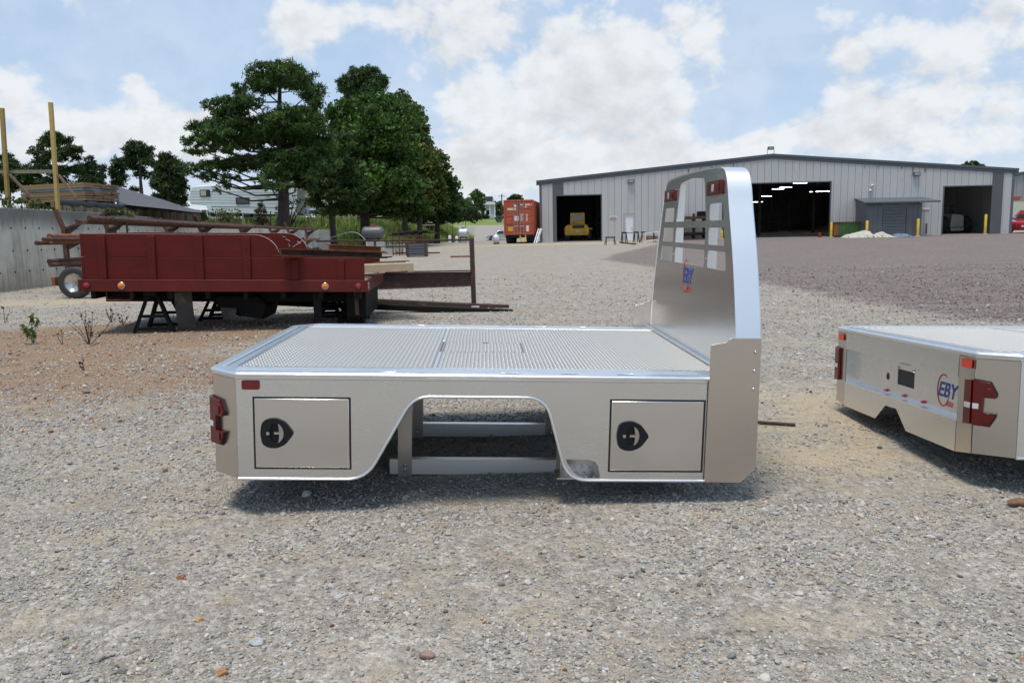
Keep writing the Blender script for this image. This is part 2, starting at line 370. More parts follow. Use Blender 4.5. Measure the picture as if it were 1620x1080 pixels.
M['siding'] = paint('grey_metal_siding', (.50, .495, .485), .42, 0.0, .05, .7, dirt=(.30, .28, .26), dirt_amt=.15, dscale=.6, stretch=(1, 1, .3))
M['siding_dark'] = paint('charcoal_siding', (.115, .12, .132), .45, 0, .08, 1.2, stretch=(1, 1, .3))
M['siding_mid'] = paint('mid_grey_siding', (.30, .305, .31), .45, 0, .06, 1)
M['fascia'] = paint('dark_fascia', (.085, .10, .11), .45, 0, .08, 1)
M['roofing'] = paint('metal_roofing', (.34, .35, .36), .4, 0, .06, 1)
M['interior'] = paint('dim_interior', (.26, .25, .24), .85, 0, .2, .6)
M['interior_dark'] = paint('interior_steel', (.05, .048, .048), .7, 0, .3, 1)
M['concrete'] = paint('concrete_slab', (.36, .345, .32), .85, var=.12, scale=2, bump=.2)
M['white_door'] = paint('white_door_paint', (.74, .76, .78), .4, var=.05, scale=3)
M['white_paint'] = paint('white_paint', (.72, .73, .74), .4, var=.06, scale=3)
M['white_camper'] = paint('camper_white', (.70, .72, .77), .35, var=.05, scale=2)
M['camper_stripe'] = paint('camper_blue_stripe', (.22, .32, .40), .4, var=.05)
M['camper_seam'] = paint('camper_seam', (.36, .39, .43), .4, var=.05)
M['glass'] = glass_dark('dark_glass'); M['glass_pale'] = paint('pale_blind', (.42, .42, .38), .3, var=.1)
M['yellow_post'] = paint('yellow_bollard_paint', (.62, .42, .035), .5, var=.12, dirt=(.2, .14, .06), dirt_amt=.3)
M['yellow_machine'] = paint('machine_yellow', (.80, .46, .025), .45, var=.15, scale=2, dirt=(.15, .1, .04), dirt_amt=.35)
M['cream'] = paint('cream_machine_paint', (.56, .54, .44), .5, var=.1, scale=2)
M['green_paint'] = paint('dumpster_green', (.045, .12, .03), .5, var=.25, scale=2, dirt=(.12, .06, .03), dirt_amt=.4, dscale=3)
M['container'] = paint('container_orange', (.40, .075, .032), .55, var=.14, scale=2, dirt=(.16, .05, .03), dirt_amt=.35, dscale=2)
M['container_side'] = M['container']
M['yellow_label'] = paint('yellow_label', (.65, .36, .03), .5, var=.1); M['cream_label'] = paint('cream_label', (.66, .55, .36), .5, var=.15, scale=12)
M['silver_car'] = paint('silver_car_paint', (.52, .54, .57), .25, .5, .03, 2, coat=.6)
M['red_car'] = paint('red_car_paint', (.30, .018, .018), .25, 0, .05, 2, coat=.6)
M['blue_car'] = paint('faded_blue_car_paint', (.05, .085, .12), .35, 0, .2, 2, coat=.3)
M['tank_grey'] = paint('grey_tank_paint', (.11, .115, .12), .45, 0, .15, 3, dirt=(.09, .07, .06), dirt_amt=.3)
M['tank_silver'] = paint('silver_tank_paint', (.62, .63, .65), .35, .55, .1, 3, dirt=(.35, .25, .2), dirt_amt=.2)
M['tank_red'] = paint('red_cap_paint', (.22, .02, .02), .5); M['tank_blue'] = paint('blue_cap_paint', (.05, .16, .32), .5)
M['block'] = paint('concrete_block', (.40, .40, .39), .9, var=.12, scale=5, bump=.4)
M['tan_wall'] = paint('tan_wall', (.42, .36, .27), .8, var=.06, scale=1)
M['brown_trim'] = paint('brown_trim', (.12, .05, .045), .6); M['house_wall'] = paint('white_clapboard', (.62, .62, .60), .6, var=.06)
M['shingle'] = paint('dark_shingles', (.06, .055, .055), .85, var=.25, scale=6); M['canvas'] = paint('pale_canvas', (.42, .405, .35), .8, var=.12, scale=2, bump=.5, bscale=4)
M['blue_sheet'] = paint('blue_grey_sheet', (.14, .19, .26), .5, var=.2, scale=4); M['bark'] = paint('bark', (.055, .042, .033), .9, var=.35, scale=6, bump=.6, bscale=14, stretch=(3, 3, .6))
M['leaf'] = attr_col_mat('foliage', .55, .22); M['needle'] = attr_col_mat('pine_needles', .6, .12); M['stone'] = attr_col_mat('gravel_stone', .85, 0, spec=.25)
M['grass_blade'] = attr_col_mat('grass_blades', .6, .25); M['twig'] = paint('dry_twig', (.045, .032, .026), .9, var=.3)
M['fence_wire'] = paint('galvanised_wire', (.35, .35, .35), .4, .8); M['rusty_stain'] = paint('rust_streak', (.30, .17, .09), .8, var=.3, scale=3)
M['lamp_on'] = emit('lit_tube', (1, .98, .93), 9.0); M['grey_fixture'] = paint('grey_fixture', (.10, .11, .12), .5); M['lamp_glass'] = paint('lamp_glass', (.30, .31, .32), .15)
M['sign_red'] = paint('faded_sign_red', (.40, .20, .18), .6, var=.15, scale=30)
# concrete retaining wall: grey boards, vertical streaks, damp foot
def concrete_wall_mat():
    m, t, b = newmat('cast_concrete'); tc = t.node('ShaderNodeTexCoord'); O = tc.outputs['Object']; oi = t.node('ShaderNodeObjectInfo')
    ge = t.node('ShaderNodeNewGeometry'); P = ge.outputs['Position']
    n = t.noise(P, 1.3, 6, .6)[0]; st = t.noise(t.mapping(P, scale=(6, 6, .22)), 2.0, 6, .65)[0]
    c = t.ramp(t.math('ADD', t.math('MULTIPLY', n, .5), t.math('MULTIPLY', st, .5)), [(.34, (.31, .285, .24)), (.5, (.60, .56, .475)), (.66, (.70, .66, .57))])
    sx = t.node('ShaderNodeSeparateXYZ'); t.l.new(P, sx.inputs[0])
    foot = t.math('MULTIPLY', t.smooth(t.math('ADD', sx.outputs[2], t.math('MULTIPLY', n, .5)), .95, .1), .45)
    c = t.mix(foot, c, (.36, .30, .20, 1))
    top = t.math('MULTIPLY', t.smooth(t.math('ADD', sx.outputs[2], t.math('MULTIPLY', st, .9)), 1.95, 2.45), .75)
    c = t.mix(top, c, (.085, .085, .08, 1))
    hs = t.node('ShaderNodeHueSaturation'); t.l.new(c, hs.inputs['Color']); t.put(hs, 'Value', t.math('ADD', .93, t.math('MULTIPLY', oi.outputs['Random'], .14)))
    t.put(b, 'Base Color', hs.outputs[0]); t.put(b, 'Roughness', .9); t.l.new(t.bump(n, .25, .02), b.inputs['Normal']); return m
M['cast_concrete'] = concrete_wall_mat()
# yard ground: limestone gravel, tan fines, orange clay, purple-grey crushed stone, grass soil (zones in vertex attribute 'zone')
def ground_mat():
    m, t, b = newmat('yard_gravel'); ge = t.node('ShaderNodeNewGeometry'); P = ge.outputs['Position']
    za = t.node('ShaderNodeAttribute', attribute_name='zone'); sz = t.node('ShaderNodeSeparateColor'); t.l.new(za.outputs['Color'], sz.inputs[0])
    zb = t.node('ShaderNodeAttribute', attribute_name='zone2'); sz2 = t.node('ShaderNodeSeparateColor'); t.l.new(zb.outputs['Color'], sz2.inputs[0])
    Pf = t.mapping(P, scale=(1, 1, 0))
    v1 = t.voro(Pf, 34); v2 = t.voro(t.mapping(Pf, loc=(3, 7, 0)), 85); v3 = t.voro(t.mapping(Pf, loc=(9, 2, 0)), 11)
    def grey(vo):
        s = t.node('ShaderNodeSeparateColor'); t.l.new(vo[1], s.inputs[0]); return s.outputs[0], s.outputs[1]
    g1, h1 = grey(v1); g2, h2 = grey(v2); g3, h3 = grey(v3)
    big = t.noise(Pf, .55, 6, .62)[0]; mid = t.noise(Pf, 3.2, 6, .65)[0]; fine = t.noise(Pf, 120, 3, .7)[0]
    stone = t.ramp(t.math('ADD', t.math('MULTIPLY', g1, .6), t.math('MULTIPLY', g2, .4)), [(.05, (.16, .15, .135)), (.35, (.285, .266, .238)), (.65, (.36, .338, .304)), (.95, (.53, .50, .455))])
    fines = t.ramp(fine, [(.3, (.285, .243, .188)), (.7, (.41, .353, .275))])
    fk = t.math('ADD', t.math('MULTIPLY', t.smooth(t.math('ADD', mid, t.math('MULTIPLY', big, .6)), .72, 1.0), .75), .18, clamp=True)
    c = t.mix(fk, stone, fines)
    sp = t.noise(Pf, 7.0, 5, .8)[0]; sp2 = t.noise(t.mapping(Pf, loc=(4, 9, 0)), 1.6, 6, .75)[0]
    c = t.mix(1.0, c, t.ramp(t.math('ADD', t.math('MULTIPLY', sp, .6), t.math('MULTIPLY', sp2, .4)), [(.36, (.72, .71, .70)), (.5, (1, 1, 1)), (.64, (1.25, 1.24, 1.22))]), 'MULTIPLY')
    tan = t.smooth(t.math('ADD', t.math('MULTIPLY', sz2.outputs[0], 1.0), t.math('MULTIPLY', t.math('SUBTRACT', mid, .5), 1.0)), .25, .9)
    c = t.mix(t.math('MULTIPLY', tan, .8), c, t.ramp(fine, [(.3, (.40, .32, .215)), (.7, (.52, .43, .30))]))
    ora = t.smooth(t.math('ADD', sz.outputs[0], t.math('MULTIPLY', t.math('SUBTRACT', mid, .5), 1.1)), .25, .85)
    oc = t.ramp(t.math('ADD', t.math('MULTIPLY', g2, .5), t.math('MULTIPLY', fine, .5)), [(.25, (.15, .080, .036)), (.55, (.27, .152, .070)), (.8, (.39, .275, .17))])
    c = t.mix(t.math('MULTIPLY', ora, .72), c, oc)
    pur = t.smooth(t.math('ADD', sz.outputs[1], t.math('MULTIPLY', t.math('SUBTRACT', mid, .5), 1.2)), .3, .75)
    streak = t.noise(t.mapping(Pf, scale=(.25, 1.2, 1)), 1.2, 5, .6)[0]
    pcol = t.ramp(t.math('ADD', t.math('MULTIPLY', g1, .55), t.math('MULTIPLY', g2, .45)), [(.12, (.09, .070, .066)), (.5, (.17, .134, .127)), (.78, (.25, .208, .196)), (.93, (.48, .45, .43))])
    pcol = t.mix(t.math('MULTIPLY', t.smooth(streak, .50, .74), .40), pcol, (.33, .30, .275, 1))
    c = t.mix(t.math('MULTIPLY', pur, .92), c, pcol)
    gr = t.smooth(t.math('ADD', sz.outputs[2], t.math('MULTIPLY', t.math('SUBTRACT', mid, .5), .5)), .3, .7)
    gcol = t.ramp(t.math('ADD', t.math('MULTIPLY', mid, .6), t.math('MULTIPLY', big, .4)), [(.3, (.10, .155, .034)), (.5, (.16, .22, .052)), (.72, (.25, .26, .09))])
    c = t.mix(gr, c, gcol)
    far = t.smooth(sz2.outputs[1], .3, .7)                       # road and far drive: plain grey
    c = t.mix(t.math('MULTIPLY', far, .7), c, t.ramp(mid, [(.3, (.24, .225, .21)), (.7, (.32, .30, .285))]))
    t.put(b, 'Base Color', c); t.put(b, 'Roughness', .92); t.put(b, 'Specular IOR Level', .2)
    hgt = t.math('ADD', t.math('MULTIPLY', t.math('SUBTRACT', 1.0, v1[0]), 1.0), t.math('MULTIPLY', t.math('SUBTRACT', 1.0, v2[0]), .45))
    hgt = t.math('ADD', hgt, t.math('MULTIPLY', t.math('SUBTRACT', 1.0, v3[0]), .5)); hgt = t.math('ADD', hgt, t.math('MULTIPLY', fine, .15))
    t.l.new(t.bump(hgt, .9, .022), b.inputs['Normal'])
    return m
M['ground'] = ground_mat()
# ------------------------------------------------------------ terrain
def lerp_tab(v, tab):
    xs, ys = zip(*tab); return np.interp(v, xs, ys)
WALL = [(-14.2, 8), (-13.55, 21.0), (-12.9, 30), (-12.35, 42), (-11.85, 55)]
def wall_x(y): return lerp_tab(y, [(b, a) for a, b in WALL])
def wall_top(y): return lerp_tab(y, [(8, 2.3), (21, 2.22), (27, 2.12), (38, 1.68), (46, 1.5), (55, 1.36)])
def toe_x(y): return lerp_tab(y, [(55, -11.6), (65, -10.2), (81, -7.4), (100, -6.2), (122, -5.6), (140, -5.8)])
def hgt(x, y):
    x = np.asarray(x, float); y = np.asarray(y, float)
    z = (fbm(x*.5, y*.5, 3, 3)-.5)*.05*sstep(y, 45, 20)*sstep(np.abs(x), 30, 8)
    z = z+.045*np.exp(-((x-.0)/2.6)**4-((y-5.0)/1.9)**4)
    base = lerp_tab(y, [(66, 0), (120, -.9), (127, -.7), (150, 1.25), (230, 2.9), (420, 5.5), (3000, 6)])
    z = z+base
    right = 2.8*sstep(x, 33, 44)*sstep(y, 70, 96); z = np.where(y < 140, np.maximum(z, right+np.minimum(base, 0)*(1-sstep(x, 33, 44))), np.maximum(z, right))
    bench = wall_top(y)-.12+np.clip((wall_x(y)-x)*.05, 0, .55)+(fbm(x*.7, y*.7, 3, 9)-.5)*.2
    k1 = np.where(y < 55.3, (x < wall_x(y)-.32)*1.0, 0)
    z = z*(1-k1)+bench*k1
    crest = lerp_tab(y, [(55, 1.35), (62, 1.75), (100, 1.75), (118, 1.5), (135, 1.0), (150, 1.3)])
    k2 = np.where(y >= 55.3, sstep(toe_x(y)-x, -.6, 4.6), 0)
    z2 = np.maximum(crest+np.clip((toe_x(y)-6-x)*.04, 0, .5)+(fbm(x*.5, y*.5, 3, 12)-.5)*.3, z)
    return z*(1-k2)+z2*k2
def ell(x, y, c, rx, ry): return np.exp(-(((x-c[0])/rx)**2+((y-c[1])/ry)**2))
ORANGE = [(gp(150, 532), 3.2, 1.1, 1.0), (gp(20, 548), 2.6, 1.5, .9), (gp(330, 520), 2.2, .9, .9), (gp(480, 508), 2.0, .6, .45), (gp(110, 585), 3.2, 1.5, .62), (gp(-60, 620), 2.4, 1.6, .45), (gp(330, 600), 1.6, 1.2, .3), (gp(60, 680), 1.6, .8, .28), (gp(500, 505), 2.2, .5, .4), (gp(760, 390), 3, 6, .25)]
TAN = [(gp(100, 478), 4.5, 1.3, .8), (gp(1345, 655), .9, .8, .8), (gp(1250, 720), .8, .6, .45), (gp(1330, 740), .6, .4, .45), (gp(240, 545), 3, 1.5, .3), (gp(1000, 880), .8, .3, .25), (gp(150, 860), .7, .25, .3), (gp(330, 955), .30, .12, .42), (gp(70, 975), .3, .10, .40), (gp(450, 965), .25, .10, .36), (gp(1290, 1000), .35, .3, .5), (gp(700, 393), 5, 9, .5), (gp(560, 410), 3, 5, .5), (gp(880, 386), 6, 2.5, .9), (gp(1000, 384), 7, 2, .5), (gp(900, 470), 3, 1.5, .25), (gp(1200, 620), 1.0, .5, .3)]
PB = [(10.5, 6.6), (12, 5.9), (15.3, 5.7), (18, 5.5), (22, 5.0), (26, 4.3), (33, 3.2), (38, 4.2), (45, 6.4), (58, 10.4), (64, 13)]
def zones(x, y, z=None):
    o = sum(a*ell(x, y, c, rx, ry) for c, rx, ry, a in ORANGE); t = sum(a*ell(x, y, c, rx, ry) for c, rx, ry, a in TAN)
    p = sstep(x-lerp_tab(y, [(a, b) for a, b in PB]), -.6, 1.6)*(y < 66)*sstep(y, 9.5, 12)
    g = np.zeros_like(x)
    g = np.maximum(g, np.where(y < 55.3, (x < wall_x(y)-.3)*.9, 0))
    g = np.maximum(g, np.where((y >= 55.3) & (y < 150), sstep(toe_x(y)-x, -.3, .6), 0))
    g = np.maximum(g, sstep(y, 150, 154)); g = np.maximum(g, sstep(x, 36, 40)*sstep(y, 72, 78)); g = np.maximum(g, sstep(np.abs(x), 60, 70))
    f = sstep(y, 70, 90)*(1-sstep(y, 150, 153))
    return o, p, g, t, f
def gline(lo, hi, near0, near1, step, grow):
    a = list(np.arange(near0, near1+step*.5, step)); s = step; v = near1
    while v < hi: s *= grow; v += s; a.append(v)
    s = step; v = near0
    while v > lo: s *= grow; v -= s; a.insert(0, v)
    return np.array(a)
gx = gline(-1500, 1500, -14.5, 9, .14, 1.09); gy = gline(-60, 3000, 1.5, 16, .14, 1.035)
GX, GY = np.meshgrid(gx, gy); GZ = hgt(GX, GY)
def grid_mesh(name, X, Y, Z):
    ny, nx = X.shape; me = bpy.data.meshes.new(name); V = np.stack([X, Y, Z], -1).reshape(-1, 3)
    i = np.arange(ny*nx).reshape(ny, nx); F = np.stack([i[:-1, :-1], i[:-1, 1:], i[1:, 1:], i[1:, :-1]], -1).reshape(-1, 4)
    raw_mesh(me, V, F); return me
def raw_mesh(me, V, F):
    k = F.shape[1]; me.vertices.add(len(V)); me.vertices.foreach_set('co', np.asarray(V, np.float32).ravel())
    me.loops.add(F.size); me.loops.foreach_set('vertex_index', F.astype(np.int32).ravel())
    me.polygons.add(len(F)); me.polygons.foreach_set('loop_start', np.arange(0, F.size, k, dtype=np.int32))
    me.update(calc_edges=True)
gm = grid_mesh('ground', GX, GY, GZ)
o_, p_, g_, t_, f_ = zones(GX.ravel(), GY.ravel())
for nm, arr in (('zone', (o_, p_, g_)), ('zone2', (t_, f_, g_*0))):
    at_ = gm.attributes.new(nm, 'FLOAT_COLOR', 'POINT'); at_.data.foreach_set('color', np.stack([*arr, np.ones_like(o_)], -1).astype(np.float32).ravel())
gm.polygons.foreach_set('use_smooth', [True]*len(gm.polygons)); gm.materials.append(M['ground'])
ground = bpy.data.objects.new('ground', gm); COL.objects.link(ground); struct(ground)
def ground_z(x, y): return float(hgt(np.array([x]), np.array([y]))[0])
# ------------------------------------------------------------ loose gravel: real stones
def stone_proto(seed):
    r = random.Random(seed); bm = bmesh.new(); bmesh.ops.create_icosphere(bm, subdivisions=2, radius=1)
    ax = Vector((1, r.uniform(.62, .95), r.uniform(.42, .72)))
    cuts = [(Vector((r.gauss(0, 1), r.gauss(0, 1), r.gauss(0, 1))).normalized(), r.uniform(.55, .85)) for _ in range(7)]
    for v in bm.verts:
        p = v.co.copy()
        for n, d in cuts:
            e = p.dot(n)-d
            if e > 0: p -= n*e*.9
        p += Vector((r.gauss(0, .03), r.gauss(0, .03), r.gauss(0, .03)))
        v.co = Vector((p.x*ax.x, p.y*ax.y, p.z*ax.z))
    me = bpy.data.meshes.new('stone_shape'); bm.to_mesh(me); bm.free(); me.materials.append(M['stone'])
    return bpy.data.objects.new('stone_shape', me)
M['stone'].node_tree.nodes['Attribute'].attribute_type = 'INSTANCER'
pcoll = bpy.data.collections.new('stone_shapes')
for s in range(12): pcoll.objects.link(stone_proto(100+s))
def scatter_points():
    tab = [(2.0, 6900, .0056), (4.2, 5200, .0060), (6.2, 2900, .0070), (9.2, 1150, .0088), (13.5, 420, .0112), (19, 130, .014), (25, 30, .017)]
    yy_ = np.arange(2.0, 25, .4)
    bands = [(a, a+.4, math.exp(np.interp(a+.2, [q[0] for q in tab], [math.log(q[1]) for q in tab])), np.interp(a+.2, [q[0] for q in tab], [q[2] for q in tab])) for a in yy_] or [(2.0, 3.4, 6800, .0056), (3.4, 5.0, 5200, .0060), (5.0, 7.5, 2700, .0072), (7.5, 11, 1150, .0090), (11, 16, 420, .0115), (16, 24, 90, .015)]
    xs, ys, sc = [], [], []
    for y0, y1, dens, med in bands:
        n = int(dens*(y1-y0)*(1.30*(y0+y1)/2+2.2))
        y = RNG.uniform(y0, y1, n); x = RNG.uniform(-1, 1, n)*(.65*y+1.1)
        s = med*np.exp(RNG.normal(0, .42, n)); s = np.minimum(s*.9, .019+.0006*y)
        cl = fbm(x*2.1, y*3.0, 4, 31); _, _, _, t, _ = zones(x, y)
        keep = RNG.random(n) < np.clip(.52+2.6*(cl-.44)-.9*t, .08, 1)
        xs.append(x[keep]); ys.append(y[keep]); sc.append(s[keep])
    return np.concatenate(xs), np.concatenate(ys), np.concatenate(sc)
px_, py_, ps_ = scatter_points(); ok = px_ > wall_x(py_)+.1; px_, py_, ps_ = px_[ok], py_[ok], ps_[ok]; N = len(px_)
pz_ = hgt(px_, py_)+ps_*RNG.uniform(-.05, .42, N)
oz, pz2, _, tz, _ = zones(px_, py_)
val = np.clip(RNG.normal(.325, .075, N), .15, .56); warm = RNG.normal(0, 1, N)[:, None]
colr_ = val[:, None]*np.array([1.0, .955, .89])*(1+warm*np.array([.02, 0, -.03]))
dk = RNG.random(N) < .06; colr_[dk] *= np.array([.62, .63, .65])
wh = RNG.random(N) < .03; colr_[wh] = np.array([.50, .475, .43])*RNG.uniform(.85, 1.1, (wh.sum(), 1))
ru = (RNG.random(N) < .006+.24*np.clip(oz, 0, 1)*(RNG.random(N) < .8)); colr_[ru] = np.array([.27, .11, .045])*RNG.uniform(.5, 1.4, (ru.sum(), 1))
tn = (RNG.random(N) < .08+.25*np.clip(tz, 0, 1)) & ~ru; colr_[tn] = np.array([.38, .31, .23])*RNG.uniform(.75, 1.2, (tn.sum(), 1))
pu = RNG.random(N) < .9*np.clip(pz2, 0, 1); colr_[pu] = np.array([.16, .13, .126])*RNG.uniform(.6, 1.5, (pu.sum(), 1))
me = bpy.data.meshes.new('gravel'); me.vertices.add(N); me.vertices.foreach_set('co', np.stack([px_, py_, pz_], -1).astype(np.float32).ravel())
a = me.attributes.new('col', 'FLOAT_COLOR', 'POINT'); a.data.foreach_set('color', np.concatenate([colr_, np.ones((N, 1))], 1).astype(np.float32).ravel())
a = me.attributes.new('scl', 'FLOAT_VECTOR', 'POINT'); a.data.foreach_set('vector', (ps_[:, None]*RNG.uniform(.8, 1.25, (N, 3))).astype(np.float32).ravel())
rot = np.stack([RNG.normal(0, .35, N), RNG.normal(0, .35, N), RNG.uniform(0, 6.28, N)], -1)
a = me.attributes.new('rot', 'FLOAT_VECTOR', 'POINT'); a.data.foreach_set('vector', rot.astype(np.float32).ravel())
gravel = bpy.data.objects.new('gravel', me); COL.objects.link(gravel); gravel['kind'] = 'stuff'
ng = bpy.data.node_groups.new('scatter_stones', 'GeometryNodeTree')
ng.interface.new_socket('Geometry', in_out='INPUT', socket_type='NodeSocketGeometry'); ng.interface.new_socket('Geometry', in_out='OUTPUT', socket_type='NodeSocketGeometry')
gi = ng.nodes.new('NodeGroupInput'); go = ng.nodes.new('NodeGroupOutput'); ip = ng.nodes.new('GeometryNodeInstanceOnPoints'); ci = ng.nodes.new('GeometryNodeCollectionInfo')
ci.inputs['Collection'].default_value = pcoll; ci.inputs['Separate Children'].default_value = True; ci.inputs['Reset Children'].default_value = True
def nattr(nm, ty):
    n = ng.nodes.new('GeometryNodeInputNamedAttribute'); n.data_type = ty; n.inputs['Name'].default_value = nm; return n.outputs['Attribute']
ng.links.new(gi.outputs[0], ip.inputs['Points']); ng.links.new(ci.outputs[0], ip.inputs['Instance']); ip.inputs['Pick Instance'].default_value = True
ng.links.new(nattr('scl', 'FLOAT_VECTOR'), ip.inputs['Scale'])
er = ng.nodes.new('FunctionNodeEulerToRotation'); ng.links.new(nattr('rot', 'FLOAT_VECTOR'), er.inputs[0]); ng.links.new(er.outputs[0], ip.inputs['Rotation'])
ng.links.new(ip.outputs[0], go.inputs[0])
md = gravel.modifiers.new('stones', 'NODES'); md.node_group = ng
print('stones', N)
# ------------------------------------------------------------ aluminium flatbed body (built once, copied for the second)
BL, BW, BH, AX, AY = 2.395, 2.13, .551, .16, .144
BOFF = (1.15, 1.06, -.745)
def bed_pose(yaw, pitch, roll, T):
    R = Matrix.Rotation(yaw, 4, 'Z') @ Matrix.Rotation(pitch, 4, 'X') @ Matrix.Rotation(roll, 4, 'Y')
    return Matrix.Translation(T) @ R @ Matrix.Translation(BOFF)
def text_mesh(name, body, size, mat, parent, Mx, shear=.25, bold=.02, ext=.001):
    cu = bpy.data.curves.new(name, 'FONT'); cu.body = body; cu.size = size; cu.shear = shear; cu.offset = bold; cu.extrude = ext
    cu.align_x = 'CENTER'; cu.align_y = 'CENTER'; cu.resolution_u = 3
    tmp = bpy.data.objects.new(name, cu); COL.objects.link(tmp)
    me = bpy.data.meshes.new_from_object(tmp.evaluated_get(bpy.context.evaluated_depsgraph_get()))
    bpy.data.objects.remove(tmp); bpy.data.curves.remove(cu)
    me.transform(Mx); me.materials.clear(); me.materials.append(mat); me.name = name
    o = bpy.data.objects.new(name, me); COL.objects.link(o)
    if parent is not None: o.parent = parent
    return o
def make_flatbed():
    root = thing('truck_flatbed', '-', 'truck bed', M=bed_pose(0.0306, -.0046, .0367, (-1.3907, 4.0633, .7932)))
    B = lambda: MB(BOFF)
    XH = 2.53
    flat = lambda u, v, t: (u, v, t)
    # deck frame: flat extruded margin with stake slots, tread plates inset
    outline = [(0, 0), (2.60, 0), (2.60, BW), (0, BW), (-AX, BW-AY), (-AX, AY)]
    inner = [(-.035, .19), (XH-.01, .19), (XH-.01, BW-.19), (-.035, BW-.19)]
    holes = [inner]
    for xs in (.709, 1.33, 1.64, 1.93):
        for y0, y1 in ((.022, .05), (BW-.05, BW-.022)): holes.append(rrect(xs, xs+.092, y0, y1, .008, 2))
    B().prism([outline]+holes, -.04, 0, flat).build('deck_frame', M['alu_bright'], root, bevel=.002)
    for y0, y1 in ((.075, .082), (.13, .135), (BW-.082, BW-.075), (BW-.135, BW-.13)): B().box(-.02, 2.5, y0, y1, .0, .0035).build('rail_rib', M['alu_bright'], root)
    B().box(-.125, -.118, .2, BW-.2, 0, .0035).build('rail_rib', M['alu_bright'], root)
    for x0 in (-.098, -.045): B().box(x0, x0+.005, .19, BW-.19, -.002, .0006).build('groove_shade', M['black_rubber'], root)  # flush black strips paint the shade of grooves
    nose = [Vector((u, v, -.012)) for u, v in roundpoly([(2.395, -.004), (0, -.004), (-AX-.004, AY), (-AX-.004, BW-AY), (0, BW+.004), (2.395, BW+.004)], [0, .02, .02, .02, .02, 0], 4)]
    B().tube(nose, .011, 8).build('rail_nose', M['alu_bright'], root, smooth=60)
    # tread plates
    zt = -.006
    B().box(-.035, .982, .19, BW-.19, zt-.006, zt).build('deck_plate', M['alu_tread'], root)
    hx0, hx1, hy0, hy1 = 1.0, 1.485, .80, 1.21
    B().prism([[(.986, .19), (XH-.01, .19), (XH-.01, BW-.19), (.986, BW-.19)], [(hx0, hy0), (hx1, hy0), (hx1, hy1), (hx0, hy1)]], zt-.006, zt, flat).build('deck_plate', M['alu_tread'], root)
    lid = B().box(hx0+.002, hx1-.0025, hy0+.0025, hy1-.0025, zt-.004, zt+.001).build('hatch_lid', M['alu_tread'], root)
    B().box(1.24, 1.275, hy1-.035, hy1-.022, zt, zt+.004).build('lid_pull', M['black_plastic'], lid)
    B().box(.95, 1.6, .7, 1.3, zt-.03, zt-.012).build('hatch_well', M['black_rubber'], root)
    for a, b in ((.19, hy0-.03), (hy1+.03, BW-.19)): B().box(.977, .993, a, b, zt, zt+.004).build('weld_seam', M['alu_band'], root, bevel=.0015)
    vs, fs = [], []
    def lugs(x0, x1, y0, y1, px_, py_, ln, wd, hgt, skip=None, z=zt):
        nx = int((x1-x0)/px_); ny = int((y1-y0)/py_)
        for i in range(nx):
            for j in range(ny):
                cx = x0+px_*(i+.5); cy = y0+py_*(j+.5)
                if cy > y1-.01 or (skip and skip[0] < cx < skip[1] and skip[2] < cy < skip[3]): continue
                a = (PI/4 if (i+j) % 2 else -PI/4); c, s = math.cos(a), math.sin(a); b = len(vs)
                for lx, ly, lz in ((-ln, 0, 0), (-ln*.35, -wd, 0), (ln*.35, -wd, 0), (ln, 0, 0), (ln*.35, wd, 0), (-ln*.35, wd, 0), (-ln*.45, 0, hgt), (ln*.45, 0, hgt)):
                    vs.append((cx+c*lx-s*ly, cy+s*lx+c*ly, z+lz))
                for f in ((0, 1, 6), (1, 2, 7, 6), (2, 3, 7), (3, 4, 7), (4, 5, 6, 7), (5, 0, 6)): fs.append(tuple(b+k for k in f))
    lugs(-.03, .975, .195, BW-.195, .0255, .0255, .0160, .0048, .0030)
    lugs(.998, XH-.015, .195, BW-.195, .0215, .0215, .0135, .0042, .0025, (hx0-.003, hx1+.003, hy0-.003, hy1+.003))
    lugs(hx0+.003, hx1-.003, hy0+.003, hy1-.003, .0215, .0215, .0135, .0042, .0025, z=zt+.001)
    B().add(vs, fs).build('tread_lug', M['alu_lug'], root, recalc=False, kind='stuff')
    # side skirts with wheel opening, door openings and step pocket
    arch = roundpoly([(1.683, -BH), (1.561, -.117), (.891, -.117), (.647, -BH)], [.0]*4)
    arch = roundpoly([(2.2, -BH), (1.683, -BH), (1.561, -.117), (.891, -.117), (.647, -BH), (.3, -BH)], [0, .105, .10, .085, .10, 0], 8)
    sk_out = [(0, -.03), (XH, -.03), (XH, -BH)]+arch[1:-1]+[(0, -BH)]
    d1 = (.081, .574, -.500, -.124); d2 = (1.893, 2.388, -.506, -.122)
    step = [(1.672, -.44), (1.79, -.44), (1.825, -.452), (1.842, -.475), (1.855, -.538), (1.775, -.538), (1.74, -.528), (1.712, -.505), (1.688, -.47)]
    for side in (0, 1):
        sgn = -1 if side == 0 else 1
        yy = (lambda t: t) if side == 0 else (lambda t: BW-t)
        fn = lambda u, v, t: (u, yy(t), v)
        hol = [[(d[0], d[2]), (d[1], d[2]), (d[1], d[3]), (d[0], d[3])] for d in (d1, d2)]+[step]
        sk = B().prism([sk_out]+hol, 0, .005, fn).build('side_skirt', M['alu'], root)
        trim = [(u, yy(-.002), v) for u, v in [(2.395, -BH)]+arch[1:-1]+[(0, -BH)]]
        B().tube(trim, .0075, 7).build('skirt_trim', M['alu_bright'], sk, smooth=60)
        tr = B(); tr.box(1.63, 1.86, min(yy(.004), yy(.16)), max(yy(.004), yy(.16)), -.548, -.540); tr.box(1.852, 1.858, min(yy(.004), yy(.16)), max(yy(.004), yy(.16)), -.54, -.43)
        tr.box(1.66, 1.86, min(yy(.155), yy(.16)), max(yy(.155), yy(.16)), -.54, -.42)
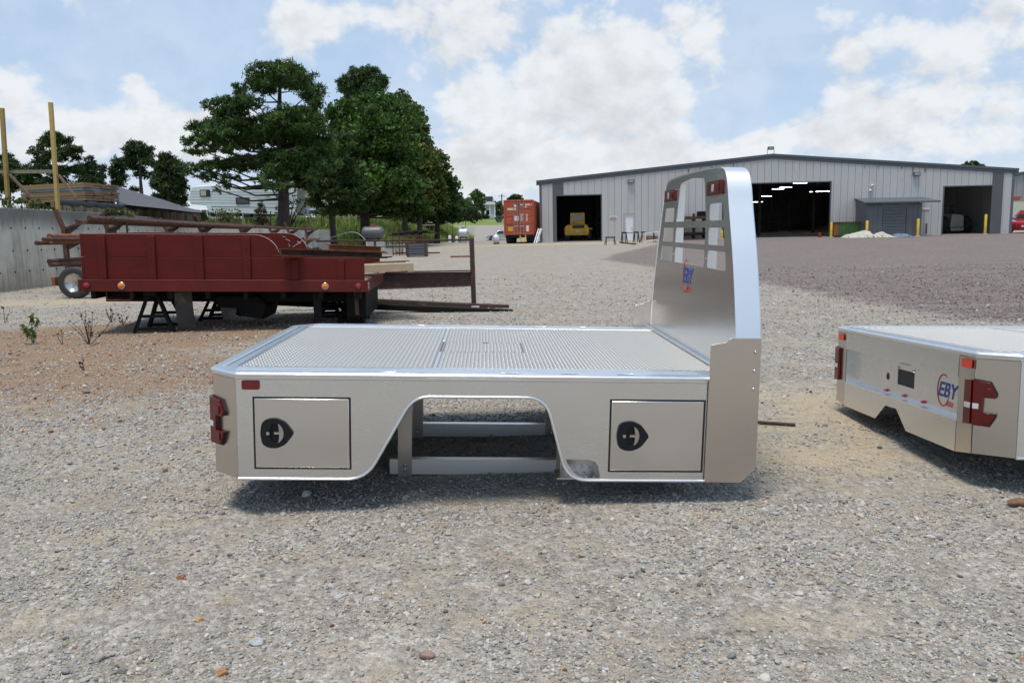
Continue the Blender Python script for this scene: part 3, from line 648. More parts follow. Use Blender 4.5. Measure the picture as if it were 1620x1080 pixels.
        tr.build('step_tray', M['alu_wing'], sk)
        lg = B()
        for q in range(3):
            for p in range(4): lg.ball((1.70+.042*p, yy(.03+.04*q), -.540), .010, .006, .003, 6, 4)
        lg.build('step_tread', M['alu_lug'], sk, kind='stuff')
        for d in (d1, d2):
            x0, x1, z0, z1 = d; g = .009
            ring = B().prism([[(x0-.004, z0-.004), (x1+.004, z0-.004), (x1+.004, z1+.004), (x0-.004, z1+.004)], [(x0+.03, z0+.03), (x1-.03, z0+.03), (x1-.03, z1-.03), (x0+.03, z1-.03)]], .006, .012, fn).build('door_gasket', M['black_rubber'], sk)
            door = B().box(x0+g, x1-g, min(yy(-.005), yy(.010)), max(yy(-.005), yy(.010)), z0+g, z1-g).build('toolbox_door', M['alu_door'], root, bevel=.004)
            cx, cz = x0+.119, (z0+z1)/2+.002
            # D-shaped latch: black bezel, dark cup, crescent paddle
            sh = roundpoly([(-.072, -.056), (-.045, -.074), (.0, -.078), (.045, -.058), (.088, 0), (.045, .058), (.0, .078), (-.045, .074), (-.072, .056), (-.081, 0)], .017, 4)
            cup = [(.030*math.cos(a)-.004+ (.012 if math.cos(a) > 0 else 0), .052*math.sin(a)) for a in [2*PI*i/20 for i in range(20)]]
            lf = lambda u, v, t: (cx+u, yy(t), cz+v)
            mb = B()
            mb.prism([sh, [(u*1.0, v) for u, v in cup]], -.017, -.004, lf, 0)
            mb.prism([[(u*1.04, v*1.04) for u, v in cup]], -.0065, -.0045, lf, 0)
            cres = [(.0+.036*math.cos(a), .050*math.sin(a)) for a in np.linspace(-1.4, 1.4, 11)]+[(.006+.008*math.cos(a), .047*math.sin(a)) for a in np.linspace(1.3, -1.3, 9)]
            mb.prism([cres], -.0145, -.008, lf, 1)
            mb.prism([[(-.012, -.006), (.016, -.006), (.016, .006), (-.012, .006)]], -.012, -.006, lf, 1)
            mb.prism([rrect(-.050, -.034, -.008, .008, .003, 2)], -.019, -.016, lf, 1)
            mb.build('latch', [M['black_plastic'], M['steel_zinc']], door, smooth=30)
        # corner panel and tail light wrapped round the corner
        ed = (lambda p: p) if side == 0 else (lambda p: (p[0], BW-p[1]))
        dx, dy = AX/math.hypot(AX, AY), -AY/math.hypot(AX, AY)
        def cpn(s_, z_, t_):
            x, y = -AX+dx*s_-dy*0+(-AY/math.hypot(AX, AY))*t_, AY+dy*s_-(AX/math.hypot(AX, AY))*t_
            x, y = ed((x, y)); return (x, y, z_)
        LC = math.hypot(AX, AY)
        B().prism([[(0.004, -BH-.004), (LC-.003, -BH), (LC-.003, -.03), (0.004, -.03)]], 0, -.005, cpn).build('corner_panel', M['alu_wing'], root)
        m = B(); cs = [(0, -.150), (.080, -.160), (.112, -.222), (.109, -.242), (.050, -.242), (.048, -.322), (.112, -.322), (.109, -.340), (.082, -.394), (0, -.392)]
        m.prism([cs], .003, .022, cpn, 0)
        rp = [(.003, -.392), (.003, -.150), (-.060, -.157), (-.062, -.398)]   # wraps on to the rear face
        def rfn(s_, z_, t_):
            x, y = ed((-AX-t_, AY-s_)); return (x, y, z_)
        m.prism([rp], .003, .020, rfn, 0)
        m.prism([[(.004, -.305), (.004, -.275), (-.052, -.277), (-.052, -.305)]], .0205, .023, rfn, 1); m.prism([[(0, -.305), (0, -.275), (.03, -.276), (.03, -.305)]], .0225, .024, cpn, 1)
        for z0 in (-.235, -.372): m.prism([rrect(.056, .090, z0, z0+.045, .008, 2)], .022, .027, cpn, 0)
        tl = m.build('tail_light', [M['red_lens'], M['clear_lens']], root, bevel=.004)
        B().prism([[(u*1.06-.002 if u > 0 else u, v-(.006 if v < -.27 else -.006)) for u, v in cs]], .0, .006, cpn).build('light_gasket', M['black_rubber'], tl)
        # reflectors, headboard wing plate
        B().prism([rrect(.030, .120, -.088, -.040, .009, 3)], -.006, -.0005, fn).build('reflector', M['red_reflex'], root, smooth=30)
        B().prism([rrect(.165, .262, -.094, -.046, .009, 3)], .0055, .010, (lambda u, v, t: (-AX-t, u if side == 0 else BW-u, v))).build('reflector', M['red_sunlit'], root, smooth=30)
        wing = roundpoly([(2.395, -.552), (2.395, .165), (2.470, .178), (2.497, .201), (2.653, .201), (2.661, -.475), (2.585, -.556)], [0, .015, .012, .012, .01, .02, .02], 3)
        wg = B().prism([wing], -.018, -.0105, fn).build('headboard_wing', M['alu_wing'], root, bevel=.0015)
        for z in (.13, .034, -.06): B().ball((2.625, yy(-.02), z), .008, .006, .008, 8, 6).build('bolt', M['chrome'], wg, smooth=80)
    # toolboxes behind the doors, chassis sills, sub-frame legs and rails
    for x0, x1 in ((.05, .60), (1.87, 2.42)):
        for y0, y1 in ((.014, .45), (BW-.45, BW-.014)): B().box(x0, x1, y0, y1, -.53, -.06).build('toolbox', M['interior_dark'], root)
    for y in (.64, BW-.64): B().box(-.10, XH, y-.04, y+.04, -.15, -.045).build('sill', M['alu_shaded'], root)
    for k in range(7): B().bar((.12+.36*k, .01, -.075), (.12+.36*k, BW-.01, -.075), .05, .06).build('cross_member', M['alu_shaded'], root)
    for y in (.62, BW-.62):
        for i, x in enumerate((.79, 1.72)):
            m = B(); m.box(x-.04, x+.04, y-.035, y-.029, -.775, -.045); m.box(x-.04, x-.034, y-.03, y+.035, -.775, -.045); m.box(x+.034, x+.04, y-.03, y+.035, -.775, -.045)
            lg = m.build('frame_leg', M['alu_shaded'], root)
            for z in (-.645, -.675): B().ball((x-.0, y-.036, z), .011, .006, .011, 8, 5).build('leg_bolt', M['steel_zinc'], lg, smooth=80)
        m = B(); m.box(.70, 1.86, y-.026, y-.020, -.705, -.615); m.box(.70, 1.86, y-.02, y+.03, -.705, -.699); m.box(.70, 1.86, y-.02, y+.03, -.621, -.615)
        m.build('frame_rail', M['alu_band'], root)
    # tail panel
    X = -AX; fnr = lambda u, v, t: (X-t, u, v)
    y0, y1 = AY+.004, BW-AY-.004; a0, a1 = .30, BW-.30; zb = -.580
    for s0, s1, q0, q1 in ((y0, a0, -.556, zb), (a1, y1, zb, -.556)):
        B().prism([[(s0, q0), (s1, q1), (s1, -.03), (s0, -.03)]], -.004, .0, fnr).build('tail_post', M['alu_wing'], root)
    B().prism([[(a0+.003, -.155), (a1-.003, -.155), (a1-.003, -.03), (a0+.003, -.03)]], -.004, .003, fnr).build('tail_cap', M['alu'], root, bevel=.0015)
    low = [(a0+.003, zb), (.872, zb), (1.022-.01, -.462), (1.166, -.466), (1.308, zb), (a1-.003, zb), (a1-.003, -.402), (a0+.003, -.402)]
    lo = B().prism([low], -.004, .003, fnr).build('tail_skirt', M['alu'], root, bevel=.0015)
    rec = B()
    circ = [(1.254+.024*math.cos(t), -.281+.026*math.sin(t)) for t in [2*PI*i/16 for i in range(16)]]
    rec.prism([[(a0-.02, -.42), (a1+.02, -.42), (a1+.02, -.14), (a0-.02, -.14)], [(.894, -.314), (1.117, -.314), (1.117, -.211), (.894, -.211)], circ], -.055, -.05, fnr)
    rec.box(X, X+.05, a0-.004, a0, -.402, -.155); rec.box(X, X+.05, a1, a1+.004, -.402, -.155)
    rc = rec.build('tail_recess', M['alu'], root)
    B().box(X-.004, X+.052, a0, a1, -.406, -.398).build('tail_ledge', M['alu_bright'], lo)
    B().box(X+.056, X+.2, .85, 1.32, -.36, -.17).build('plate_well', M['interior_dark'], rc)
    for k in range(3): B().tube([(X+.07, .93+.03*k+.02*math.sin(q*1.4+k), -.20-.016*q) for q in range(7)], .006, 5).build('wire', M['black_rubber'], rc)
    for y in (1.259, 1.01, .764): B().lathe([(0, -.022), (.007, -.018), (.011, -.004), (.011, 0)], (X+.05, y, -.376), 'X', 10).build('marker_light', M['red_small'], rc, smooth=50)
    B().box(X+.03, X+.05, .96, 1.05, -.172, -.156).build('plate_lamp', M['clear_lens'], rc)
    for y in (.905, 1.106): B().ball((X+.047, y, -.203), .006, .009, .009, 8, 5).build('clip', M['steel_zinc'], rc)
    def logo(cx, cz, s, place, par):
        """red oval ring, blue italic letters, three red stripes"""
        Mx = place(cx, cz)
        lt = text_mesh('lettering', 'EBY', s*.66, M['blue_print'], par, Mx, .28, s*.014, .0008)
        m = MB(); n = 26; ri = []
        for i in range(n+1):
            t = math.radians(62+ (360-62-20)*i/n); ri.append((math.cos(t)*.36*s-.20*s, math.sin(t)*.50*s))
        vs = []; fs = []
        for i, (u, v) in enumerate(ri):
            k = math.sin(PI*min(1, max(0, i/n))) ** .4*.020*s+.008*s; c = Vector((u+.2*s, v)).normalized()
            vs += [(u-c.x*k, v-c.y*k, 0), (u+c.x*k, v+c.y*k, 0), (u-c.x*k, v-c.y*k, .0012), (u+c.x*k, v+c.y*k, .0012)]
        for i in range(n):
            a = i*4; fs += [(a+2, a+3, a+7, a+6), (a, a+4, a+5, a+1), (a, a+2, a+6, a+4), (a+1, a+5, a+7, a+3)]
        m.add(vs, fs)
        for k in range(3): m.box((.02-.02*k)*s, .40*s, (-.36-.055*k)*s, (-.325-.055*k)*s, 0, .0012)
        m.v = [tuple(Mx @ Vector(v)) for v in m.v]
        m.build('emblem', M['red_print'], par)
    o = Vector(BOFF)
    logo(.508, -.268, .185, lambda cy, cz: Matrix(((0, 0, -1, X+.0495-o.x), (-1, 0, 0, cy-o.y), (0, 1, 0, cz-o.z), (0, 0, 0, 1))), rc)
    # headboard: flat pierced face with a wide hoop band
    prof = [(0, -.06), (.002, .1), (.010, .2), (.035, .3), (.072, .42), (.112, .54), (.155, .656), (.205, .77), (.257, .89), (.284, .965), (.312, 1.02), (.345, 1.052), (.40, 1.072), (.52, 1.081), (.75, 1.087), (BW/2, 1.09)]
    outl = prof+[(BW-u, v) for u, v in reversed(prof[:-1])]
    wins = []
    c0, c1 = .690, BW-.690
    big = roundpoly([(c0, .797), (c1, .797), (1.35, 1.062), (.765, 1.062)], [.025, .025, .07, .05], 4)
    big = roundpoly([(c0, .797), (c1, .797), (c1-.075, 1.045), (BW/2, 1.062), (c0+.075, 1.045)], [.02, .02, .03, 0, .03], 3)
    wins.append(big)
    for z0, z1, e in ((.66, .757, .302), (.528, .628, .25)): wins.append(rrect(c0, c1, z0, z1, .02, 3))
    for z0, z1, e in ((.797, .892, .335), (.66, .757, .300), (.528, .628, .248)):
        wins.append(roundpoly([(e, z0), (.620, z0), (.622, z1), (e+.022, z1)], .018, 3)); wins.append(roundpoly([(BW-.620, z0), (BW-e, z0), (BW-e-.022, z1), (BW-.622, z1)], .018, 3))
    fx = lambda u, v, t: (t, u, v)
    hb = B().prism([outl]+wins, XH, XH+.005, fx).build('headboard_face', M['alu_face'], root)
    m = B(); vs = []; fs = []; XB = 2.658; n = len(outl)
    # curve the band with finer sampling
    fine = []
    for i in range(n-1):
        for j in range(4): t = j/4; fine.append((outl[i][0]*(1-t)+outl[i+1][0]*t, outl[i][1]*(1-t)+outl[i+1][1]*t))
    fine.append(outl[-1])
    P_ = np.array(fine)
    for _ in range(2): P_[1:-1] = P_[:-2]*.25+P_[1:-1]*.5+P_[2:]*.25
    nrm = np.gradient(P_, axis=0); nrm = np.stack([-nrm[:, 1], nrm[:, 0]], 1); nrm /= np.linalg.norm(nrm, axis=1)[:, None]
    ring = [(-.002, 0.004), (-.004, .010), (XB-XH-.006, .010), (XB-XH, .005), (XB-XH, .0), (.006, .0)]
    for (u, v), (a, b) in zip(P_, nrm):
        for x, k in ring: vs.append((XH+x, u+a*k, v+b*k))
    K = len(ring)
    for i in range(len(P_)-1):
        for j in range(K): fs.append((i*K+j, i*K+(j+1) % K, (i+1)*K+(j+1) % K, (i+1)*K+j))
    m.add(vs, fs).build('headboard_band', M['alu_band'], root, smooth=35)
    for y in (.655, BW-.655):
        B().box(XH+.006, XH+.055, y-.029, y+.029, -.04, 1.045).build('headboard_upright', M['alu_band'], root)
    for y0, y1 in ((.362, .652), (BW-.652, BW-.362)):
        m = B(); m.prism([rrect(y0, y1, .933, 1.016, .012, 3)], XH-.016, XH-.001, fx, 0); m.prism([rrect(y0+.03, y1-.03, .948, 1.002, .008, 3)], XH-.021, XH-.016, fx, 0)
        m.prism([rrect((y0+y1)/2-.02, (y0+y1)/2+.02, .955, .995, .004, 2)], XH-.023, XH-.0205, fx, 1)
        bl = m.build('brake_light', [M['red_lens'], M['clear_lens']], root, bevel=.003)
    for y in (.655, BW-.655): B().ball((XH-.001, y, .58), .003, .007, .007, 8, 5).build('bolt', M['chrome'], hb)
    B().box(XH-.035, XH-.003, .03, BW-.03, .002, .012).build('base_angle', M['alu_bright'], root, bevel=.002)
    logo(1.065, .452, .205, lambda cy, cz: Matrix(((0, 0, -1, XH-.0008-o.x), (-1, 0, 0, cy-o.y), (0, 1, 0, cz-o.z), (0, 0, 0, 1))), hb)
    return root
bed1 = make_flatbed()
tag(bed1, 'aluminium truck flatbed with tall windowed headboard, standing alone in the middle of the gravel', 'truck bed', 'aluminium flatbeds set on the gravel')
bed2 = copy_tree(bed1); bed2.matrix_world = bed_pose(.0046, -.0505, .0232, (2.6675, 4.2382, .766))
tag(bed2, 'aluminium truck flatbed cut off by the right edge, its lettered tail panel facing the yard', 'truck bed', 'aluminium flatbeds set on the gravel')
# ------------------------------------------------------------ old red farm truck bed on trestles
tp = at(128, 461, 12.0); tq = at(577, 462, 12.2)
tdir = (tq-tp).normalized(); tyaw = math.atan2(tdir.y, tdir.x); troll = -math.asin(tdir.z); TL = (tq-tp).length
TM = Matrix.Translation(tp) @ Matrix.Rotation(tyaw, 4, 'Z') @ Matrix.Rotation(troll, 4, 'Y')
TW = 2.25; TG = -.60
truck = thing('red_truck_bed', 'old red wooden-sided truck bed propped on black trestles', 'truck bed', M=TM @ Matrix.Translation((2.1, 1.1, TG)))
tB = lambda: MB((2.1, 1.1, TG))
sc = TL/4.19
def tx(zx): return (zx-15)*.00286*sc
RH = .175
tB().box(0, TL, 0, .035, 0, RH).build('side_rail', M['red_rail'], truck, bevel=.006)
tB().box(0, TL, TW-.035, TW, 0, RH).build('side_rail', M['red_rail'], truck, bevel=.006)
tB().box(TL, TL+.045, 0, TW, .0, RH).build('tail_rail', M['red_rail'], truck, bevel=.006)
tB().box(-.04, 0, 0, TW, .0, RH).build('head_rail', M['red_rail'], truck, bevel=.006)
for k in range(11):
    y0 = .04+k*(TW-.08)/11; tB().box(.0, TL-.002, y0, y0+(TW-.08)/11-.008, RH-.05, RH-.004-.006*random.random()).build('deck_plank', M['wood_deck'], truck)
for side in (0, 1):
    y0 = .035 if side == 0 else TW-.035-.04
    fn = lambda u, v, t: (u, y0+t, v)
    z1 = RH+.325; z2 = RH+.66
    tB().prism([[(tx(35), RH-.02), (tx(1478), RH-.02), (tx(1478), z1), (tx(35), z1)]], 0, .038, fn).build('side_board', M['red_paint'], truck, bevel=.005)
    cur = [(tx(905)+.37*math.sin(a), z2-.33*(1-math.cos(a))*.98) for a in np.linspace(0, 1.35, 10)]
    up = [(tx(35), z1+.006), (cur[-1][0]+.06, z1+.006)]+cur[::-1]+[(tx(35), z2)]
    bd = tB().prism([up], 0, .038, fn).build('side_board', M['red_paint'], truck, bevel=.005)
    cap = tB(); cp = [(tx(40), z2)]+cur
    for (a, b), (c, d) in zip(cp[:-1], cp[1:]): cap.bar((a, y0+.019, b+.001), (c, y0+.019, d+.001), .026, .004)
    cap.build('edge_highlight', M['scuff_and_glint'], bd)  # pale strip paints the highlight along the board's top edge
    ys = (0.008, .036) if side == 0 else (TW-.036, TW-.008)
    for zx0, zx1, top in ((110, 150, z2-.02), (362, 402, z2-.02), (606, 646, z2-.02), (849, 889, z2-.02), (1100, 1136, z1-.03), (1340, 1374, z1-.03)):
        stk = tB().box(tx(zx0), tx(zx1), ys[0]-.0, ys[1]-.002, RH+.002, top).build('stake', M['red_paint'], truck, bevel=.006)
        for q in range(3 if top > z1 else 2):
            yb = ys[0]-.003 if side == 0 else ys[1]+.001
            tB().ball(((tx(zx0)+tx(zx1))/2, yb, RH+.08+.2*q), .008, .006, .008, 6, 4).build('bolt', M['red_rail'], stk)
for k, (z0, z1) in enumerate(((RH-.02, RH+.325), (RH+.331, RH+.66))):
    tB().box(tx(20), tx(35)-.002, .0355, TW-.0355, z0, z1).build('front_board', M['red_paint'], truck, bevel=.005)
for zx in (222, 1273):
    tB().lathe([(.0, -.012), (.048, -.012), (.055, -.004), (.055, .0)], (tx(zx), 0, RH*.5-.002), 'Y', 20).build('light_bezel', M['steel_zinc'], truck, smooth=40)
    tB().lathe([(0, -.030), (.027, -.027), (.040, -.018), (.040, -.012)], (tx(zx), 0, RH*.5-.002), 'Y', 20).build('amber_light', M['amber_lens'], truck, smooth=40)
for zx in (45, 1447):
    tB().lathe([(0, -.022), (.03, -.018), (.042, -.008), (.042, 0)], (tx(zx), 0, RH*.5), 'Y', 18).build('side_light', M['red_small'], truck, smooth=40)
    tB().lathe([(.043, -.010), (.055, -.006), (.055, 0)], (tx(zx), 0, RH*.5), 'Y', 18).build('light_grommet', M['black_rubber'], truck, smooth=40)
m = tB(); fnT = lambda u, v, t: (TL+.045+t, u, v)
for k, pts in enumerate(([(.06, .04), (.085, .04), (.085, .12), (.115, .12), (.115, .14), (.04, .14), (.04, .12), (.06, .12)], [(.14, .04), (.165, .04), (.165, .14), (.14, .14)])):
    m = tB().prism([pts], .0005, .002, fnT).build('painted_mark', M['white_print'], truck)
for x0, z0, x1, z1, w_ in ((2.62, .60, 2.80, .72, .010), (2.50, .74, 2.58, .70, .008), (2.70, .70, 2.75, .66, .012), (2.84, .62, 2.90, .625, .014), (2.93, .58, 2.95, .60, .02), (2.66, .54, 2.70, .545, .012), (2.55, .66, 2.57, .60, .006), (2.45, .78, 2.50, .772, .008)):
    tB().bar((x0, TW-.0765, z0), (x1, TW-.0765, z1), .003, w_).build('scratch', M['scuff_and_glint'], bd)
# running gear below: steel channels, cross members, hoist box, mud flaps
for y in (.62, TW-.62): tB().box(.1, TL-.05, y-.05, y+.05, -.20, -.002).build('frame_channel', M['black_steel'], truck, bevel=.008)
for k in range(8): tB().box(.12+k*.55, .19+k*.55, .04, TW-.04, -.11, -.004).build('cross_member', M['black_steel'], truck)
hoist = [(tx(640), -.10), (tx(880), -.10), (tx(930), -.25), (tx(908), -.46), (tx(760), -.40), (tx(660), -.26)]
tB().prism([hoist], .45, 1.25, lambda u, v, t: (u, t, v)).build('hoist_box', M['black_steel'], truck, bevel=.02)
tB().prism([[(tx(690), -.26), (tx(775), -.28), (tx(770), -.44), (tx(705), -.46)]], .32, .34, lambda u, v, t: (u, t, v)).build('splash_guard', M['mudflap'], truck)
for zx0, zx1, b, mt in ((473, 565, .07, 'mudflap'), (1200, 1242, .02, 'black_steel')):
    m = tB(); nn = 8; vs, fs = [], []
    for i in range(nn+1):
        f = i/nn
        for u in (0, 1):
            for d in (0, .012):
                vs.append((tx(zx0)+(tx(zx1)-tx(zx0))*u+b*f*f*(.4 if u else .25), .12+b*f*f+d+.01*math.sin(3*f+u), -.004-(.56 if b > .05 else .50)*f))
    for i in range(nn):
        a = i*4; fs += [(a, a+2, a+6, a+4), (a+1, a+5, a+7, a+3), (a, a+4, a+5, a+1), (a+2, a+3, a+7, a+6)]
    m.add(vs, fs).build('mud_flap', M[mt], truck, smooth=50)
m = tB(); m.tube([(tx(140), .03, 0), (tx(140), .03, -.115), (tx(147), .03, -.125), (tx(262), .03, -.125), (tx(268), .03, -.115), (tx(268), .03, 0)], .009, 6); m.build('step_loop', M['red_rail'], truck, smooth=60)
tB().box(TL-.32, TL-.02, .3, TW-.3, -.42, -.02).build('rear_hitch', M['black_steel'], truck, bevel=.01)
tB().bar((TL-.16, .2, -.02), (TL-.14, .18, -.36), .05, .05).build('hinge_link', M['rust'], truck)
# trestles the bed stands on
TREST = TM
def trestle(x, y, h, wid, label):
    base = TM @ Vector((x, y, 0)); gz = ground_z(base.x, base.y)
    t = thing('trestle', label, 'trestle', (base.x, base.y, gz), (0, 0, tyaw), 'trestles under the red truck bed')
    H = base.z-gz+h
    for dy in (-.28, .28):
        for s in (-1, 1): MB().bar((s*.06, dy*.8, H), (s*wid, dy, .0), .05, .05).build('leg', M['black_steel'], t)
        MB().bar((-wid*.62, dy*.92, H*.42), (wid*.62, dy*.92, H*.42), .035, .045).build('brace', M['black_steel'], t)
        MB().bar((-wid*.92, dy, H*.10), (wid*.92, dy, H*.10), .035, .045).build('foot_bar', M['black_steel'], t)
    MB().box(-.09, .09, -.34, .34, H-.03, H+.03).build('head_beam', M['black_steel'], t)
    return t
trestle(tx(352), .42, -.04, .29, 'black A-frame trestle under the near left end of the red truck bed')
trestle(tx(520), TW-.4, -.2, .26, 'black A-frame trestle behind the grey mud flap of the red truck bed')
trestle(tx(1365), .95, -.2, .20, 'black A-frame trestle under the tail of the red truck bed, nearest the dark hitch')
trestle(tx(1190), TW-.5, -.2, .2, 'black A-frame trestle behind the narrow black flap under the red truck bed')
# load lying on the tail: rusty channel beam, pallet, steel strips
ba = at(444, 399, 11.95); bb = at(604, 404, 14.0)
bz = Vector((0, 0, 1)); m = MB(); d = (bb-ba).normalized(); L = (bb-ba).length
for dz, w_, h_ in ((.045, .25, .014), (-.045, .25, .014), (0, .014, .08)): m.bar((0, 0, dz), (L, 0, dz), w_, h_)
o = m.build('steel_beam', M['rust']); o.location = ba; o.rotation_euler = d.to_track_quat('X', 'Z').to_euler(); tag(o, 'long rusty brown steel I-beam lying across the tail of the red truck bed', 'beam')
m = MB(); L2 = L*.55
for dz, w_, h_ in ((.04, .2, .012), (-.04, .2, .012), (0, .012, .08)): m.bar((0, 0, dz), (L2, 0, dz), w_, h_)
o = m.build('steel_beam', M['rust_orange']); o.location = ba.lerp(bb, .44)+Vector((0, 0, .10)); o.rotation_euler = d.to_track_quat('X', 'Z').to_euler(); tag(o, 'shorter orange-rust steel I-beam stacked on the long rusty brown beam', 'beam')
pc = at(590, 430, 13.3)
pal = thing('pallet', 'pale wooden pallet overhanging the tail of the red truck bed', 'pallet', pc, (0, .0, tyaw+.40))
for k in range(6): MB().box(-.52, .52, -.5+k*.18, -.5+k*.18+.10+.02*(k % 2), .115, .135).build('deck_board', M['pallet'], pal)
for k in range(3): MB().box(-.5, -.46+.0, 0, 0, 0, 0) if False else MB().box(-.52, .52, -.5+k*.47, -.46+k*.47, .022, .114).build('stringer', M['pallet'], pal)
for k in range(3): MB().box(-.52+k*.47, -.42+k*.47, -.5, .5, 0, .021).build('bottom_board', M['pallet'], pal)
for i, (x, y, a) in enumerate(((.12, .0, .3), (.16, .12, .2))):
    o = MB().box(-.42, .42, -.035, .035, .137+.012*i, .147+.012*i).build('steel_strip', M['black_steel' if i else 'rust_dark']); o.location = pc+Vector((x, y, 0)); o.rotation_euler = (0, 0, a+.08)
    tag(o, ('dark brown flat steel strip lying on the pallet' if i == 0 else 'black flat steel strip uppermost on the pallet'), 'steel strip')
# ------------------------------------------------------------ rusty frame and beams behind the tail
def span(p0, p1, w_, h_, name, mat, label, cat, group=None, parent=None):
    p0, p1 = Vector(p0), Vector(p1); o = MB().bar((0, 0, 0), ((p1-p0).length, 0, 0), w_, h_).build(name, M[mat], parent, bevel=min(w_, h_)*.12)
    o.location = p0; o.rotation_euler = (p1-p0).normalized().to_track_quat('X', 'Z').to_euler()
    if label: tag(o, label, cat, group)
    return o
Yf = 14.9
p_top = at(746, 377, Yf); p_bot = at(750, 488, Yf)
fr = thing('steel_gate', 'dark rusty steel gate with a tall post standing behind the tail of the red bed', 'gate', (p_bot.x, p_bot.y, ground_z(p_bot.x, p_bot.y)))
o_ = fr.location
def fb(a, b, w_, h_, nm, mt):
    return MB(o_).bar(a, b, w_, h_, up=(0, 1, 0) if abs((b-a).z) > .5 else (0, 0, 1)).build(nm, M[mt], fr, bevel=.006)
fb(p_bot, p_top, .085, .085, 'post', 'rust_dark')
fb(at(744, 379.5, Yf), at(500, 381.5, Yf), .05, .035, 'top_bar', 'rust_dark')
MB(o_).prism([[(at(577, 432, Yf).x, at(577, 432, Yf).z), (at(577, 457, Yf).x, at(577, 457, Yf).z), (at(746, 451, Yf).x, at(746, 451, Yf).z), (at(746, 430, Yf).x, at(746, 430, Yf).z)]], Yf-.01, Yf+.01, lambda u, v, t: (u, t, v)).build('web_plate', M['rust_dark'], fr)
fb(at(577, 431, Yf), at(746, 428, Yf), .12, .02, 'top_flange', 'rust'); fb(at(577, 458, Yf), at(746, 452, Yf), .10, .016, 'bottom_flange', 'rust_dark')
fb(at(560, 474, Yf), at(744, 483, Yf), .12, .07, 'base_channel', 'rust_dark')
span(at(430, 478, 14.4), at(811, 494, 14.2), .14, .10, 'timber_beam', 'black_steel', 'long dark weathered beam lying nearest on the gravel behind the red bed', 'beam')
span(at(440, 471, 15.1), at(805, 486, 14.8), .12, .09, 'timber_beam', 'rust_dark', 'long dark beam lying just behind the nearest beam on the gravel', 'beam')
m = MB(); cpt = at(752, 486, 14.6); m.box(-.07, .07, -.05, .05, -.06, .02); o = m.build('steel_block', M['block']); o.location = cpt; tag(o, 'small pale block resting on the dark beam at the foot of the rusty post', 'block')
# ------------------------------------------------------------ trailer wheel behind the red bed
wc = at(119, 441.5, 19.0)
tw_ = thing('utility_trailer', 'low trailer with a chrome-rimmed tyre behind the left end of the red bed', 'trailer', (wc.x, wc.y, 0))
whl = MB((wc.x, wc.y, 0)).lathe([(.20, -.10), (.30, -.12), (.345, -.105), (.365, -.07), (.365, .07), (.345, .105), (.30, .12), (.20, .10)], (wc.x, wc.y, .365), 'Y', 28).build('tyre', M['tyre'], tw_, smooth=40)
MB((wc.x, wc.y, 0)).lathe([(0, -.07), (.03, -.07), (.05, -.03), (.12, -.035), (.15, -.06), (.19, -.085), (.215, -.105), (.222, -.10), (.215, -.05), (.20, .1)], (wc.x, wc.y, .365), 'Y', 24).build('rim', M['chrome'], whl, smooth=40)
for k in range(6):
    a = k*PI/3; MB((wc.x, wc.y, 0)).ball((wc.x+.085*math.cos(a), wc.y-.045, .365+.085*math.sin(a)), .012, .014, .012, 6, 4).build('wheel_nut', M['chrome'], whl)
x0, y0 = wc.x, wc.y
MB((x0, y0, 0)).box(x0-.55, x0+3.4, y0+.16, y0+.26, .34, .46).build('frame_rail', M['black_steel'], tw_); MB((x0, y0, 0)).box(x0-.55, x0+3.4, y0+1.5, y0+1.6, .34, .46).build('frame_rail', M['black_steel'], tw_)
MB((x0, y0, 0)).box(x0-.55, x0-.47, y0+.0, y0+1.7, .30, .50).build('end_bumper', M['rust_orange'], tw_)
for k in range(5): MB((x0, y0, 0)).box(x0-.4+.8*k, x0-.3+.8*k, y0+.26, y0+1.5, .36, .44).build('cross_member', M['black_steel'], tw_)
# ------------------------------------------------------------ foliage builders
def leaf_mesh(name, C, size, col, kind, up=None):
    """C: leaf centres (n,3); one small blade / leaf polygon each, random attitude"""
    n = len(C); r = RNG
    d = r.normal(0, 1, (n, 3)); d[:, 2] += .25 if kind == 'leaf' else .55
    if up is not None: d += up
    d /= np.linalg.norm(d, axis=1)[:, None]
    e = r.normal(0, 1, (n, 3)); e -= d*np.sum(e*d, 1)[:, None]; e /= np.linalg.norm(e, axis=1)[:, None]
    s = size*np.exp(r.normal(0, .28, n))[:, None]
    if kind == 'leaf':
        w_ = .42; V = np.stack([C-d*s*.5, C+e*s*w_, C+d*s*.55, C-e*s*w_], 1); k = 4
    else:
        w_ = .17; V = np.stack([C-e*s*w_-d*s*.5, C+e*s*w_-d*s*.5, C+d*s*.9], 1); k = 3
    me = bpy.data.meshes.new(name); raw_mesh(me, V.reshape(-1, 3), np.arange(n*k).reshape(n, k))
    a = me.attributes.new('col', 'FLOAT_COLOR', 'FACE'); a.data.foreach_set('color', np.concatenate([np.clip(col, .003, 1), np.ones((n, 1))], 1).astype(np.float32).ravel())
    return me
